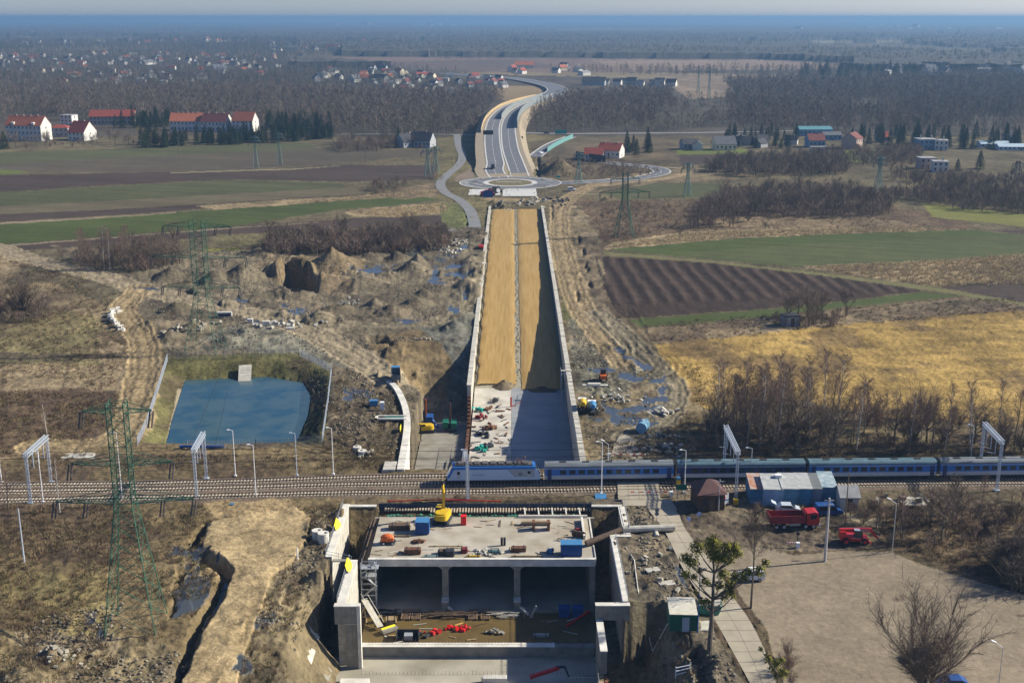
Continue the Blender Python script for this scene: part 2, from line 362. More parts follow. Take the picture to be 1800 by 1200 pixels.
# wide pale haul road in the left foreground, as outline
HAUL = [(365, 922), (420, 915), (520, 895), (545, 915), (540, 950), (515, 985), (480, 1010), (460, 1060), (440, 1120), (425, 1160), (410, 1300), (300, 1300), (320, 1200), (355, 1120), (395, 1050), (412, 1005), (395, 985), (355, 965)]
PUD = [  # puddles: cx, cy, rx, ry (px), tilt
 (655, 479, 30, 8, 0), (520, 548, 20, 7, 0), (500, 537, 8, 3, 0), (815, 432, 12, 5, -.5), (790, 450, 16, 3, 0), (800, 468, 22, 3, 0), (765, 480, 7, 8, 0), (775, 457, 9, 3, 0), (812, 485, 22, 4, .1),
 (735, 446, 14, 5, 0), (770, 491, 8, 3, 0), (818, 520, 4, 6, 0), (800, 543, 9, 4, 0), (770, 497, 18, 3, .1), (720, 565, 14, 3, 0), (625, 690, 22, 8, .1), (610, 700, 12, 5, 0),
 (1050, 650, 30, 4, 0), (1105, 662, 22, 4, .1), (1155, 668, 14, 5, 0), (1125, 640, 14, 5, .6), (1140, 645, 8, 4, .6), (1090, 616, 12, 3, .5), (1162, 687, 8, 9, 0), (1150, 703, 22, 6, -.3), (1120, 717, 30, 6, -.15), (1070, 720, 18, 8, .6), (1095, 738, 40, 9, .1), (1140, 745, 18, 5, 0), (1100, 627, 9, 3, .5),
 (335, 968, 24, 12, .1), (328, 1040, 15, 38, .35), (352, 1040, 13, 34, .4), (160, 1085, 10, 16, .2), (176, 1100, 5, 14, .1), (475, 1085, 9, 18, .7), (430, 1165, 12, 16, .3), (452, 1095, 6, 10, .5),
 (1200, 1020, 5, 20, -.5), (420, 528, 20, 2, .1), (262, 507, 25, 1.6, .08), (440, 562, 20, 2, .2), (1190, 800, 6, 2, 0)]
MND = [ # mounds: cx, cy(base), rx px, height m, spikiness
 (585, 468, 48, 5.0), (610, 470, 22, 2.0), (512, 478, 45, 6.5), (560, 500, 40, 4.0), (640, 500, 45, 2.5), (735, 462, 16, 3.0), (725, 480, 35, 3.5), (650, 455, 18, 2.2), (698, 455, 20, 2.5),
 (775, 483, 10, 1.8), (790, 483, 10, 1.8), (725, 440, 22, 2.5), (800, 578, 24, 2.2), (785, 582, 10, 1.4), (655, 658, 17, 3.2), (640, 650, 12, 2), (760, 672, 14, 2.2), (738, 672, 16, 1.6),
 (690, 548, 30, 2.0), (660, 540, 25, 2.2), (730, 535, 26, 2.0), (560, 560, 30, 2.0), (600, 545, 25, 1.6), (270, 575, 35, 2.0), (310, 545, 30, 2.2), (340, 580, 30, 2.2), (300, 595, 25, 2.0), (400, 600, 30, 1.6), (430, 585, 22, 1.4),
 (430, 490, 40, 4.5), (380, 495, 30, 3.5), (300, 488, 30, 3.0), (985, 305, 42, 9.0), (960, 300, 22, 5.0), (880, 362, 18, 2.2), (868, 358, 12, 2.4), (905, 660, 0, 0), (1190, 596, 14, .9), (1065, 352, 12, 2.0),
 (1525, 905, 0, 0), (90, 1165, 34, 2.2), (40, 1195, 60, 2.5), (10, 1130, 40, 3.0), (595, 845, 0, 0), (455, 1195, 50, 2.2), (560, 1020, 35, 2.2), (1090, 890, 20, 1.6), (430, 905, 60, 1.2), (600, 905, 20, 1.6), (660, 800, 18, 1.0), (560, 930, 30, 1.5), (700, 615, 60, 2.0), (650, 615, 40, 2.0)]
PIT = [ # hollows: polygon, depth m
 ([(485, 485), (500, 470), (545, 475), (565, 490), (560, 515), (510, 520)], 6.0),
 ([(640, 590), (680, 590), (700, 605), (690, 618), (650, 612)], 2.2),
 ([(700, 640), (735, 630), (760, 650), (790, 660), (800, 690), (740, 690), (710, 670)], 3.5),
 ([(360, 915), (375, 925), (352, 965), (400, 985), (412, 1010), (398, 1045), (355, 1120), (320, 1205), (290, 1300), (245, 1300), (283, 1200), (328, 1110), (365, 1035), (374, 1005), (325, 985), (318, 955)], 2.6),
 ([(310, 1000), (335, 995), (325, 1050), (295, 1095), (290, 1070)], .7), ([(345, 1000), (375, 1000), (360, 1060), (330, 1090)], .7),
 ([(788, 343), (798, 343), (798, 347), (788, 347)], 1.2), ([(805, 352), (817, 352), (817, 358), (805, 358)], 1.5), ([(817, 366), (827, 366), (827, 372), (817, 372)], 1.5), ([(818, 378), (826, 378), (826, 384), (818, 384)], 1.5), ([(818, 389), (826, 389), (826, 397), (818, 397)], 1.5), ([(796, 259), (800, 259), (800, 265), (796, 265)], 1.5), ([(797, 269), (801, 269), (801, 275), (797, 275)], 1.5), ([(798, 278), (802, 278), (802, 284), (798, 284)], 1.5), ([(1013, 413), (1021, 413), (1021, 427), (1013, 427)], 1.6), ([(1022, 436), (1030, 436), (1030, 450), (1022, 450)], 1.6), ([(1027, 461), (1035, 461), (1035, 479), (1027, 479)], 1.6), ([(1033, 494), (1043, 494), (1043, 506), (1033, 506)], 1.4), ([(942, 274), (950, 274), (950, 326), (942, 326)], 2.0), ([(1011, 510), (1019, 510), (1019, 530), (1011, 530)], 1.2), ([(967, 358), (973, 358), (973, 386), (967, 386)], 1.2),
 ([(1200, 1130), (1240, 1130), (1290, 1300), (1230, 1300)], 1.5), ([(1190, 985), (1210, 985), (1260, 1070), (1240, 1080)], 1.2)]
# ---------------------------------------------------------------- heights of the big works
TR_X0, TR_X1 = -10.4, 14.4         # long trench walls
def trench_floor(y):
    return np.interp(y, [225, 245, 270, 285, 302, 331, 358, 407, 513, 560, 600], [-9.6, -9.5, -8.5, -7.5, -6.3, -4.9, -3.6, -2.4, -1.4, -1.2, -0.6])
SLAB_Z = -1.3; FLOOR_Z = -10.0
WATER = [XY(325, 668, -2.6), XY(470, 662, -2.6), XY(532, 672, -2.6), XY(546, 696, -2.6), XY(541, 730, -2.6), XY(520, 780, -2.6), XY(400, 784, -2.6), XY(291, 783, -2.6), XY(303, 735, -2.6)]
def ground_h(x, y, px, py):
    h = np.zeros(x.shape)
    rough = np.zeros(x.shape)
    near = y < 720
    # zones of general unevenness
    for poly, amp in [(ROUGH1, .8), (ROUGH2, .28), (ROUGH3, .35), (ROUGH4, .45), (ROUGH5, .25)]:
        k = inpoly(px, py, poly); rough[k] = amp
    n = fbm(x / 9, y / 9, 3, 5) - .5; n2 = fbm(x / 3, y / 3, 11, 4) - .5
    r4 = np.maximum(0, fbm(x / 14, y / 14, 21, 4) - .56) * 9
    h += rough * (n * 1.6 + n2 * .9 + r4 * 1.1)
    h += near * (fbm(x / 5, y / 5, 5, 3) - .5) * .12
    for cx, cy, r, hh in MND:
        if r <= 0: continue
        wx, wy = XY(cx, cy); s = m_per_px(cy); rr = r * s * (1.15 if cx < 860 and cy < 600 else 1); hh = hh * (1.35 if cx < 860 and cy < 600 else 1)
        k = (np.abs(x - wx) < rr * 2) & (np.abs(y - wy) < rr * 2)
        if not k.any(): continue
        xx = x[k]; yy = y[k]; d = np.hypot(xx - wx, (yy - wy) / 1.15) / rr
        d = d * (1 + .5 * (fbm(xx / rr * 1.7, yy / rr * 1.7, int(cx), 3) - .5))
        b = np.clip(1 - d, 0, 1) ** 1.05 * hh * (1 + .35 * (fbm(xx / 1.6, yy / 1.6, 4, 4) - .5))
        h[k] = np.maximum(h[k], 0) * (b < .05) + np.maximum(h[k], b) * (b >= .05)
    for poly, dep in PIT:
        wp = [XY(*q) for q in poly]; xs = [q[0] for q in wp]; ys = [q[1] for q in wp]
        k = (x > min(xs) - 4) & (x < max(xs) + 4) & (y > min(ys) - 6) & (y < max(ys) + 6)
        if not k.any(): continue
        xx = x[k] + (fbm(x[k] / 3, y[k] / 3, 9, 3) - .5) * 2; yy = y[k]
        ins = inpoly(xx, yy, wp); d, _ = dline(xx, yy, wp + [wp[0]]); w = min(dep * .8, 2.5)
        g = np.where(ins, smooth(0, w, d), 0) * -dep
        h[k] = np.where(ins, h[k] * (1 - smooth(0, w, d)) + g, h[k])
    # pond
    k = (x < -35) & (x > -110) & (y > 235) & (y < 330)
    ins = inpoly(x[k], y[k], WATER); d, _ = dline(x[k], y[k], WATER + [WATER[0]])
    h[k] = np.where(ins, -3.2, -2.75 * (1 - smooth(-1, 6.5, d)) + .12 * (fbm(x[k] / 2, y[k] / 2, 2) - .5))
    # railway bed and crossing are level
    k = (y > 208) & (y < 231); h[k] *= .15
    lot = inpoly(px, py, Z_LOT); h[lot] = h[lot] * .2
    h -= np.where((y < 208) & (y > 130) & (x > 24) & ~lot, .0, 0)
    # slopes and holes of the works
    t = trench_floor(y)
    k = (x > TR_X0) & (x < TR_X1 + .5) & (y > 231.5) & (y < 584); h[k] = t[k] - .5
    k = (x > -22.6) & (x < -10.2) & (y > 231.5) & (y < 330)
    lc = np.interp(y, [231, 286, 300, 322, 330], [-9.6, -9.3, -7, -1.2, 0.0])
    h[k] = np.minimum(h[k], lc[k] + .5 * (fbm(x[k] / 3, y[k] / 3, 31) - .5) * (y[k] > 287))
    k = (x <= -22.6) & (x > -30) & (y > 262) & (y < 330)           # earth slope behind the curved wall top
    h[k] = np.minimum(h[k], (lc[k] * smooth(-29.5, -23, x[k])) * (y[k] > 291))
    E1 = (x > -31.3) & (x < 18.0) & (y > 172.6) & (y < 210.9) | (x > -25.5) & (x < 15) & (y >= 210.8) & (y < 213.5) | (x > 17) & (x < 20.6) & (y > 198) & (y < 210.9)
    h[E1] = -11.3
    k = (x > -25.5) & (x < 15) & (y > 210.6) & (y < 213.6); h[k] = -1.5
    # front cut: floor -11.2, left bank sloping up, right hollow
    k = (y <= 172.8)
    lb = np.interp(x, [-41, -34, -30.5, -27.5, 14.2, 15, 21.5, 24.6, 27], [0, -1.0, -6.5, -11.4, -11.4, -10.8, -10.4, -2.2, 0])
    lb = lb + (fbm(x / 2.2, y / 2.2, 41) - .5) * 1.4 * ((x < -27) | (x > 15)) * (lb < -.4)
    fade = np.where(x < 0, 1, smooth(174, 171.5, y))
    h[k] = np.where(lb[k] < -.02, np.minimum(h[k], lb[k] * 1.0), h[k])
    k = (y > 172.8) & (y < 180) & (x < -27.9) & (x > -42)
    h[k] = np.minimum(h[k], lb[k] * smooth(180, 172.8, y[k]) * (x[k] > -37))
    return h
ROUGH1 = [(270, 450), (470, 435), (790, 400), (860, 400), (840, 560), (640, 565), (560, 570), (400, 540), (300, 500)]
ROUGH2 = [(240, 530), (300, 540), (470, 575), (640, 640), (600, 650), (500, 618), (300, 622), (260, 570)]
ROUGH3 = [(585, 640), (690, 680), (715, 730), (690, 830), (590, 830)]
ROUGH4 = [(-900, 890), (590, 885), (600, 1300), (-900, 1500)]
ROUGH5 = [(1080, 890), (1130, 890), (1230, 1080), (1330, 1300), (1160, 1300), (1100, 1060)]
Z_LOT = [(1240, 975), (1330, 960), (1400, 975), (1480, 965), (1560, 972), (1650, 1000), (1800, 1045), (2500, 1130), (2500, 1400), (1430, 1400), (1350, 1110), (1280, 1010)]
CROAD = [(1105, 846), (1163, 846), (1178, 880), (1206, 925), (1229, 955), (1262, 1003), (1282, 1040), (1306, 1072), (1340, 1120), (1364, 1200), (1385, 1300), (1345, 1300), (1318, 1200), (1288, 1145), (1257, 1090), (1230, 1045), (1200, 998), (1168, 933), (1140, 895), (1128, 875)]

def make_ground():
    v1 = np.concatenate([np.arange(1560, 410, -2.0), np.arange(410, 190, -1.0), np.arange(190, 64, -2.0)]); v2 = 64 * np.exp(np.linspace(0, math.log(2.3 / 64), 130))
    vv = np.concatenate([v1, v2]); a = PITCH + np.arctan((vv - 570) / F)
    gy = CAMH / np.tan(a)                                  # distances of the rows, closer together near the works
    u = np.linspace(-1.30, 1.30, 1170) * (900 / F)
    dep = gy * ct + CAMH * st
    X = dep[:, None] * u[None, :]; Y = np.repeat(gy[:, None], len(u), 1)
    x = X.ravel(); y = Y.ravel(); px, py = pix(x, y)
    near = y < 800
    wx = (fbm(x / 6, y / 6, 51, 4) - .5) * 2; wy = (fbm(x / 6, y / 6, 61, 4) - .5) * 2
    col = np.tile(np.array(C_base), (len(x), 1)); rg = np.full(len(x), .5); kd = np.ones(len(x), int); wet = np.zeros(len(x))
    for poly, c, wp, kind, bl in Z:
        xs = [q[0] for q in poly]; ys = [q[1] for q in poly]
        idx = np.nonzero((px > min(xs) - 2 * wp) & (px < max(xs) + 2 * wp) & (py > min(ys) - 2 * wp) & (py < max(ys) + 2 * wp))[0]
        ins = inpoly(px[idx] + wx[idx] * wp * 2, py[idx] + wy[idx] * wp, poly); i = idx[ins]
        col[i] = np.array(c); kd[i] = kind
    rg = np.select([kd == 0, kd == 1, kd == 2, kd == 3, kd == 4], [.25, .9, .55, .8, .4])
    # broad mottling by kind
    m1 = fbm(x / 16, y / 22, 71, 5); m2 = fbm(x / 3.2, y / 3.2, 81, 4)
    big = fbm(x / 120, y / 60, 91, 4)
    f = 1 + (m1 - .5) * np.select([kd == 0, kd == 1, kd == 2, kd == 3, kd == 4], [.25, 1.1, .3, 1.2, .25]) + (m2 - .5) * np.select([kd == 0, kd == 1, kd == 2, kd == 3, kd == 4], [.15, .5, .3, .5, .15]) * near
    f = f * (1 + (big - .5) * .35)
    col *= np.clip(f, .35, 1.9)[:, None]
    # rough dry ground mixes with brown weeds
    wz = smooth(.52, .64, fbm(x / 11, y / 14, 101, 5)) * (kd == 1) * near * (py > 430)
    col = col * (1 - .55 * wz[:, None]) + np.array((.075, .05, .035)) * .55 * wz[:, None]
    wz = smooth(.55, .66, fbm(x / 7, y / 9, 111, 5)) * (kd == 3)
    col = col * (1 - .6 * wz[:, None]) + np.array((.055, .043, .032)) * .6 * wz[:, None]
    wz = smooth(.58, .68, fbm(x / 8, y / 8, 121, 5)) * (kd == 3)
    col = col * (1 - .6 * wz[:, None]) + np.array((.24, .19, .12)) * .6 * wz[:, None]
    dh = np.zeros(len(x))
    # ochre meadow strips, cut along rows
    k = (kd == 1) & (py > 540) & (py < 760) & (px > 1150)
    s = vnoise(x[k] / 30 + y[k] / 60, (y[k] - x[k] * .10) / 2.6, 131); s2 = vnoise(x[k] / 50, (y[k] - x[k] * .10) / 7, 141)
    col[k] *= (.72 + .36 * s + .3 * s2)[:, None]
    # wheel-row stripes of the green fields
    k = (kd == 0) & (py < 480) & (py > 240)
    s = vnoise(x[k] / 140, (y[k] + x[k] * .28) / 3.5, 151); col[k] *= (.85 + .3 * s)[:, None]
    # ploughed field furrows
    pf = [(1048, 450), (1250, 462), (1450, 484), (1625, 511), (1480, 529), (1350, 542), (1100, 560), (1080, 545), (1060, 500)]
    k = inpoly(px, py + 0, pf)
    ph = x[k] + 1.3 * np.sin(y[k] / 22.0) + (fbm(x[k] / 6, y[k] / 6, 5) - .5) * 1.2
    hd = np.interp(px[k], [1048, 1625], [538, 512]); inner = smooth(hd + 4, hd - 4, py[k])
    s = .5 + .5 * np.cos(ph * 2 * math.pi / 5.6); dh[k] += .42 * s * inner; col[k] *= (.72 + .75 * s ** 2 * inner + .2 * (1 - inner))[:, None]
    s = vnoise(x[k] / .8, y[k] / 8, 15); col[k] *= (.7 + .6 * s)[:, None]
    # dirt tracks with ruts
    for pts, hw, c, rut in T:
        wp = [XY(*q) for q in spline(pts, 5)]; xs = [q[0] for q in wp]; ys = [q[1] for q in wp]
        idx = np.nonzero((x > min(xs) - hw * 2) & (x < max(xs) + hw * 2) & (y > min(ys) - hw * 2) & (y < max(ys) + hw * 2))[0]
        d, _ = dline(x[idx], y[idx], wp); d = d + (fbm(x[idx] / 3, y[idx] / 3, 161) - .5) * 2.0
        wgt = smooth(hw + .7, hw - .9, d) * .92; cc = np.array(c) * (.8 + .4 * m2[idx])[:, None]
        if rut:
            r = np.exp(-((d - hw * .35) / .45) ** 2) + np.exp(-((d - hw * .72) / .35) ** 2); cc = cc * (1 - .42 * np.clip(r, 0, 1))[:, None]
            e = np.exp(-((d - hw * .97) / .6) ** 2); cc = cc * (1 + .35 * e)[:, None]; dh[idx] += (-.16 * r + .3 * e) * wgt
        col[idx] = col[idx] * (1 - wgt[:, None]) + cc * wgt[:, None]
    k = inpoly(px + wx * 5, py + wy * 3, HAUL)
    col[k] = np.array((.34, .255, .135)) * (.82 + .36 * m2[k])[:, None]; kd[k] = 4; dh[k] += .5
    # wheel marks in the mud (arcs)
    for cx, cy, r0, r1, a0, a1 in [(650, 745, 8, 26, -1.2, 1.3), (1075, 640, 8, 22, 1.4, 3.6), (1020, 655, 6, 16, 2, 4.5)]:
        wx_, wy_ = XY(cx, cy); d = np.hypot(x - wx_, y - wy_); an = np.arctan2(y - wy_, x - wx_)
        k = (d < r1) & (d > r0 * .5); s = .5 + .5 * np.cos(d[k] * 2 * math.pi / 1.9 + 2 * m1[k] * 6)
        wgt = .5 * smooth(r1, r1 * .8, d[k]); col[k] *= (1 - wgt * (1 - s))[:, None]; dh[k] -= .2 * (1 - s) * wgt
    for poly in [[(600, 660), (690, 680), (700, 790), (600, 800)], [(1040, 600), (1120, 600), (1120, 740), (1030, 740)], [(440, 1040), (530, 1020), (470, 1180), (420, 1190)], [(100, 1080), (190, 1060), (250, 1180), (160, 1200)], [(1120, 540), (1190, 680), (1120, 680), (1060, 560)]]:
        k = inpoly(px, py, poly)
        s = vnoise(x[k] / .9 + wx[k] * 1.5, y[k] / 9 + .1 * x[k], 171); col[k] *= (.6 + .75 * s)[:, None]; dh[k] += .35 * (s - .5)
    # rough meadow left: clumps and wheel lines
    for pts in [[(290, 400), (330, 470), (330, 440)], [(90, 520), (120, 560), (160, 600), (170, 680)], [(140, 510), (170, 560), (180, 610)]]:
        wp = [XY(*q) for q in pts]; d, _ = dline(x, y, wp); r = np.exp(-((d - 1.1) / .4) ** 2); col *= (1 - .35 * r)[:, None]
    # puddles
    for cx, cy, rx, ry, tl in PUD:
        k = (np.abs(px - cx) < rx * 1.6 + ry) & (np.abs(py - cy) < ry * 1.6 + rx * abs(math.sin(tl)) * 1.5 + 2)
        if not k.any(): continue
        dx = px[k] - cx; dy = py[k] - cy; c_, s_ = math.cos(tl), math.sin(tl)
        e = np.hypot((dx * c_ + dy * s_) / rx, (-dx * s_ + dy * c_) / ry) * (1 + 2.2 * (fbm(x[k] / 2.2, y[k] / 3.0, 181, 4) - .48))
        wet[k] = np.maximum(wet[k], smooth(1.08, .92, e))
    h = ground_h(x, y, px, py) + dh
    fb = near & (kd != 4) & (kd != 0)
    h += fb * (fbm(x / 1.5, y / 1.5, 191, 4) - .5) * np.select([kd == 1, kd == 3], [.55, .95], .1) * (1 - wet)
    h = h * (1 - wet * .8) - .1 * wet
    cr = inpoly(px, py, CROAD) | ((y > 213) & (y < 229.5) & (x > 10)); h = np.where(cr, np.minimum(h, -.06), h)
    # pavement beds (roads are laid on top as sheets)
    h = np.where(y > 800, 0, h) - curve(x, y)
    n, m = X.shape
    I = np.arange(n * m).reshape(n, m)
    f_ = np.stack([I[:-1, :-1], I[:-1, 1:], I[1:, 1:], I[1:, :-1]], -1).reshape(-1, 4)
    o = npmesh('ground', np.stack([x, y, h], 1), f_, ground_mat(), smooth_=True)
    me = o.data
    ca = me.attributes.new('Col', 'FLOAT_COLOR', 'POINT'); ca.data.foreach_set('color', np.column_stack([np.clip(col, 0, 1), np.ones(len(x))]).astype(np.float32).ravel())
    for nm, ar in (('wet', wet), ('rg', rg)):
        at = me.attributes.new(nm, 'FLOAT', 'POINT'); at.data.foreach_set('value', ar.astype(np.float32))
    tag(o, kind='structure')
    global HG; HG = (gy, u, h.reshape(n, m))
    return o
def curve(x, y): return np.where(y > 2000, (x * x + y * y) / (2 * 6371000.0) - .31, 0) * smooth(2000, 4000, y)
def gz(x, y):
    gy_, u_, H_ = HG; uu = x / (y * ct + CAMH * st); i = np.interp(y, gy_, np.arange(len(gy_))); j = np.interp(uu, u_, np.arange(len(u_)))
    a, b_ = int(i), int(j); a2 = min(a + 1, len(gy_) - 1); b2 = min(b_ + 1, len(u_) - 1); fa, fb_ = i - a, j - b_
    return float((H_[a, b_] * (1 - fb_) + H_[a, b2] * fb_) * (1 - fa) + (H_[a2, b_] * (1 - fb_) + H_[a2, b2] * fb_) * fa)
def G(px, py):
    x, y = XY(px, py); return (x, y, gz(x, y))
def ground_mat():
    m = bpy.data.materials.new('ground'); m.use_nodes = True; n = m.node_tree; L = n.links.new; b = n.nodes['Principled BSDF']
    def att(nm): a = n.nodes.new('ShaderNodeAttribute'); a.attribute_name = nm; return a
    tc = n.nodes.new('ShaderNodeTexCoord')
    def noise(sc, det, st=None):
        z = n.nodes.new('ShaderNodeTexNoise'); z.inputs['Scale'].default_value = sc; z.inputs['Detail'].default_value = det; z.inputs['Roughness'].default_value = .65
        if st:
            mp = n.nodes.new('ShaderNodeMapping'); mp.inputs['Scale'].default_value = st; L(tc.outputs['Object'], mp.inputs[0]); L(mp.outputs[0], z.inputs['Vector'])
        else: L(tc.outputs['Object'], z.inputs['Vector'])
        return z.outputs[0]
    def math_(op, a, b_=None):
        q = n.nodes.new('ShaderNodeMath'); q.operation = op
        for i, s in enumerate((a, b_)):
            if s is None: continue
            if isinstance(s, (int, float)): q.inputs[i].default_value = s
            else: L(s, q.inputs[i])
        return q.outputs[0]
    rg = att('rg').outputs['Fac']; wet = att('wet').outputs['Fac']
    s = math_('ADD', math_('SUBTRACT', noise(.9, 6), .5), math_('MULTIPLY', math_('SUBTRACT', noise(.16, 5), .5), .8))
    s = math_('MULTIPLY', s, math_('MULTIPLY', rg, 2.6)); s = math_('ADD', s, 1.0)
    s = math_('MAXIMUM', s, .25)
    vm = n.nodes.new('ShaderNodeVectorMath'); vm.operation = 'SCALE'; L(att('Col').outputs['Color'], vm.inputs[0]); L(s, vm.inputs['Scale'])
    mx = n.nodes.new('ShaderNodeMix'); mx.data_type = 'RGBA'; L(wet, mx.inputs[0]); L(vm.outputs[0], mx.inputs[6]); mx.inputs[7].default_value = (.06, .065, .06, 1)
    L(mx.outputs[2], b.inputs['Base Color'])
    L(math_('SUBTRACT', .95, math_('MULTIPLY', wet, .88)), b.inputs['Roughness'])
    L(math_('ADD', .12, math_('MULTIPLY', wet, .7)), b.inputs['Specular IOR Level'])
    bp = n.nodes.new('ShaderNodeBump'); bp.inputs['Distance'].default_value = .5
    L(math_('MULTIPLY', math_('SUBTRACT', 1.0, wet), math_('MULTIPLY', rg, .9)), bp.inputs['Strength']); L(noise(.8, 6), bp.inputs['Height']); L(bp.outputs[0], b.inputs['Normal'])
    return m
GROUND = make_ground()
# closed haze box
def haze():
    b = MB(); b.box(-42000, 42000, -3000, 42000, -420, 101)
    m = bpy.data.materials.new('haze'); m.use_nodes = True; n = m.node_tree
    for q in list(n.nodes):
        if q.type != 'OUTPUT_MATERIAL': n.nodes.remove(q)
    v = n.nodes.new('ShaderNodeVolumePrincipled'); v.inputs['Color'].default_value = (.23, .41, .64, 1); v.inputs['Density'].default_value = 1.5e-4
    v.inputs['Anisotropy'].default_value = 0.2
    n.links.new(v.outputs[0], n.nodes['Material Output'].inputs['Volume'])
    m.cycles.homogeneous_volume = True
    o = b.build('haze', m); tag(o, kind='stuff'); return o
haze()
# ================================================================ CONCRETE WORKS
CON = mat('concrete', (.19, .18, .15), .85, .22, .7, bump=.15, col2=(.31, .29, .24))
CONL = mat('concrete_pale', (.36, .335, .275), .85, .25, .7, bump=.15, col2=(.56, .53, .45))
CONW = mat('concrete_white', (.62, .59, .51), .8, .2, .5)
CONSL = mat('concrete_slab', (.47, .43, .35), .8, .35, .22, bump=.15, col2=(.29, .245, .17))
CONFL = mat('concrete_floor', (.22, .20, .155), .75, .3, .13, bump=.1, col2=(.42, .38, .30))
RUST = mat('rusty_steel', (.16, .075, .04), .8, .4, 1.5)
STEEL = mat('galvanised', (.42, .44, .46), .5, .15, 2, metal=.4)
WOOD = mat('timber', (.33, .24, .13), .85, .3, 2)
WOODD = mat('dark_timber', (.13, .09, .06), .85, .3, 2)
PLY = mat('wet_plywood', (.155, .105, .035), .45, .3, .35, spec=.5, col2=(.10, .07, .025))
DARK = mat('dark_steel', (.035, .038, .045), .6, .3, 2)
WHITE = mat('white_paint', (.78, .78, .76), .5, .06, 2)
YEL = mat('yellow_paint', (.62, .40, .02), .45, .08, 2)
YELS = mat('yellow_sheet', (.85, .70, .02), .6, .05, 2)
REDP = mat('red_paint', (.45, .025, .02), .45, .12, 2)
ORG = mat('orange_paint', (.60, .13, .03), .45, .1, 2)
BLUE = mat('blue_paint', (.015, .075, .25), .5, .12, 2)
BLUEL = mat('light_blue_paint', (.06, .20, .38), .5, .12, 2)
GREEN = mat('green_paint', (.015, .16, .09), .5, .12, 2)
TEAL = mat('teal_paint', (.02, .30, .24), .5, .12, 2)
RUB = mat('rubber', (.02, .02, .022), .9, .2, 3)
GLASS = mat('window_glass', (.02, .03, .04), .12, .1, 2, spec=.6)
SANDM = mat('sand', (.36, .235, .085), .95, .14, .5, bump=.2)
SANDM2 = mat('sand_verge', (.30, .27, .19), .95, .25, 1.2, bump=.3)
GRAVEL = mat('crushed_stone', (.26, .25, .22), .95, .35, 2.5, bump=.4)
CLAY = mat('clay', (.15, .115, .07), .95, .35, .7, bump=.4)

JOINT = mat('joint_dark', (.13, .12, .10), .9, .2, 1)
# ---- road sand bed in the long trench
def sand_bed(name, xa, xb, ya, yb, m, lift, edge=.5, seed=0):
    ys = np.arange(ya, yb, 1.5); L = []; Q = []
    nx = 10
    la = xa + (fbm(ys / 5, ys * 0, seed, 4) - .5) * edge * 2; lb = xb + (fbm(ys / 5, ys * 0 + 9, seed + 7, 4) - .5) * edge * 2
    v = []
    for i, y in enumerate(ys):
        for k in range(nx + 1):
            t = k / nx; x = la[i] * (1 - t) + lb[i] * t
            z = float(trench_floor(y)) + lift + (.0 if 0 < k < nx else -.25)
            v.append((x, y, z))
    v = np.array(v); v[:, 2] += (fbm(v[:, 0] / 2, v[:, 1] / 5, 8) - .5) * .12
    I = np.arange(len(v)).reshape(len(ys), nx + 1)
    f = np.stack([I[:-1, :-1], I[:-1, 1:], I[1:, 1:], I[1:, :-1]], -1).reshape(-1, 4)
    o = npmesh(name, v, f, m); tag(o, kind='structure'); return o
sand_streak = mat('sand_rolled', (.30, .185, .05), .95, .2, 1.5, bump=.2, streak=(1, .035, 1), col2=(.40, .262, .095))
sand_bed('roadbed_verge', -10, 14.2, 306, 583, SANDM2, -.12, .1, 3)
sand_bed('roadbed_sand', -9.4, 1.0, 309, 582, sand_streak, .25, .55, 1)
sand_bed('roadbed_sand', 2.5, 13.6, 305, 582, sand_streak, .25, .35, 5)
b = MB()
for i in range(260):
    y = 312 + i * 1.03 + random.uniform(-.4, .4); x = 1.75 + random.uniform(-.6, .6); z = float(trench_floor(y)) + .05
    b.ball((x, y, z), random.uniform(.12, .34), 6, 0, (1, 1, .6), .3)
o = b.build('roadbed_gravel', SANDM2); tag(o, kind='stuff')
# small heaps at the near end of the sand
def heap(x, y, z, r, h, m, label, seed, name='dirt_heap', cat='heap', group=None, el=1.0):
    n = 28; k = 12; v = [(0, 0, h)]; rnd = random.Random(seed)
    for i in range(1, k + 1):
        t = i / k
        for j in range(n):
            a = 2 * math.pi * j / n
            q = 1 + .28 * (float(fbm(np.array([math.cos(a) * 1.6 + seed]), np.array([math.sin(a) * 1.6]), 3)[0]) - .5) * 2
            rr = r * t * q; zz = h * (1 - t) ** .95 * (1 + .5 * (float(vnoise(np.array([rr * math.cos(a) * 1.3 + seed]), np.array([rr * math.sin(a) * 1.3]), 2)[0]) - .5)) - (.3 if i == k else 0)
            v.append((rr * math.cos(a), rr * math.sin(a) * el, zz))
    f = [(0, 1 + (j + 1) % n, 1 + j) for j in range(n)]; f = [tuple(reversed(q)) for q in f]
    mb = MB(); mb.v = v; mb.f = [tuple(reversed(q)) for q in f]; mb.m = [0] * n
    for i in range(k - 1):
        for j in range(n):
            a0 = 1 + i * n; a1 = a0 + n; mb.f.append((a0 + j, a1 + j, a1 + (j + 1) % n, a0 + (j + 1) % n)); mb.m.append(0)
    o = mb.build(name, m, loc=(x, y, z), smooth_=True); return tag(o, label, cat, group)
heap(-2.2, 308, -6.3, 3.4, 1.8, CLAY, 'dark soil heap at the near end of the left sand strip', 3)
heap(8, 304.5, -6.7, 5.5, 1.6, mat('dark_soil', (.09, .07, .05), .95, .3, 1, bump=.4), 'long dark soil bank where the shaded sand strip ends', 5, el=.35)
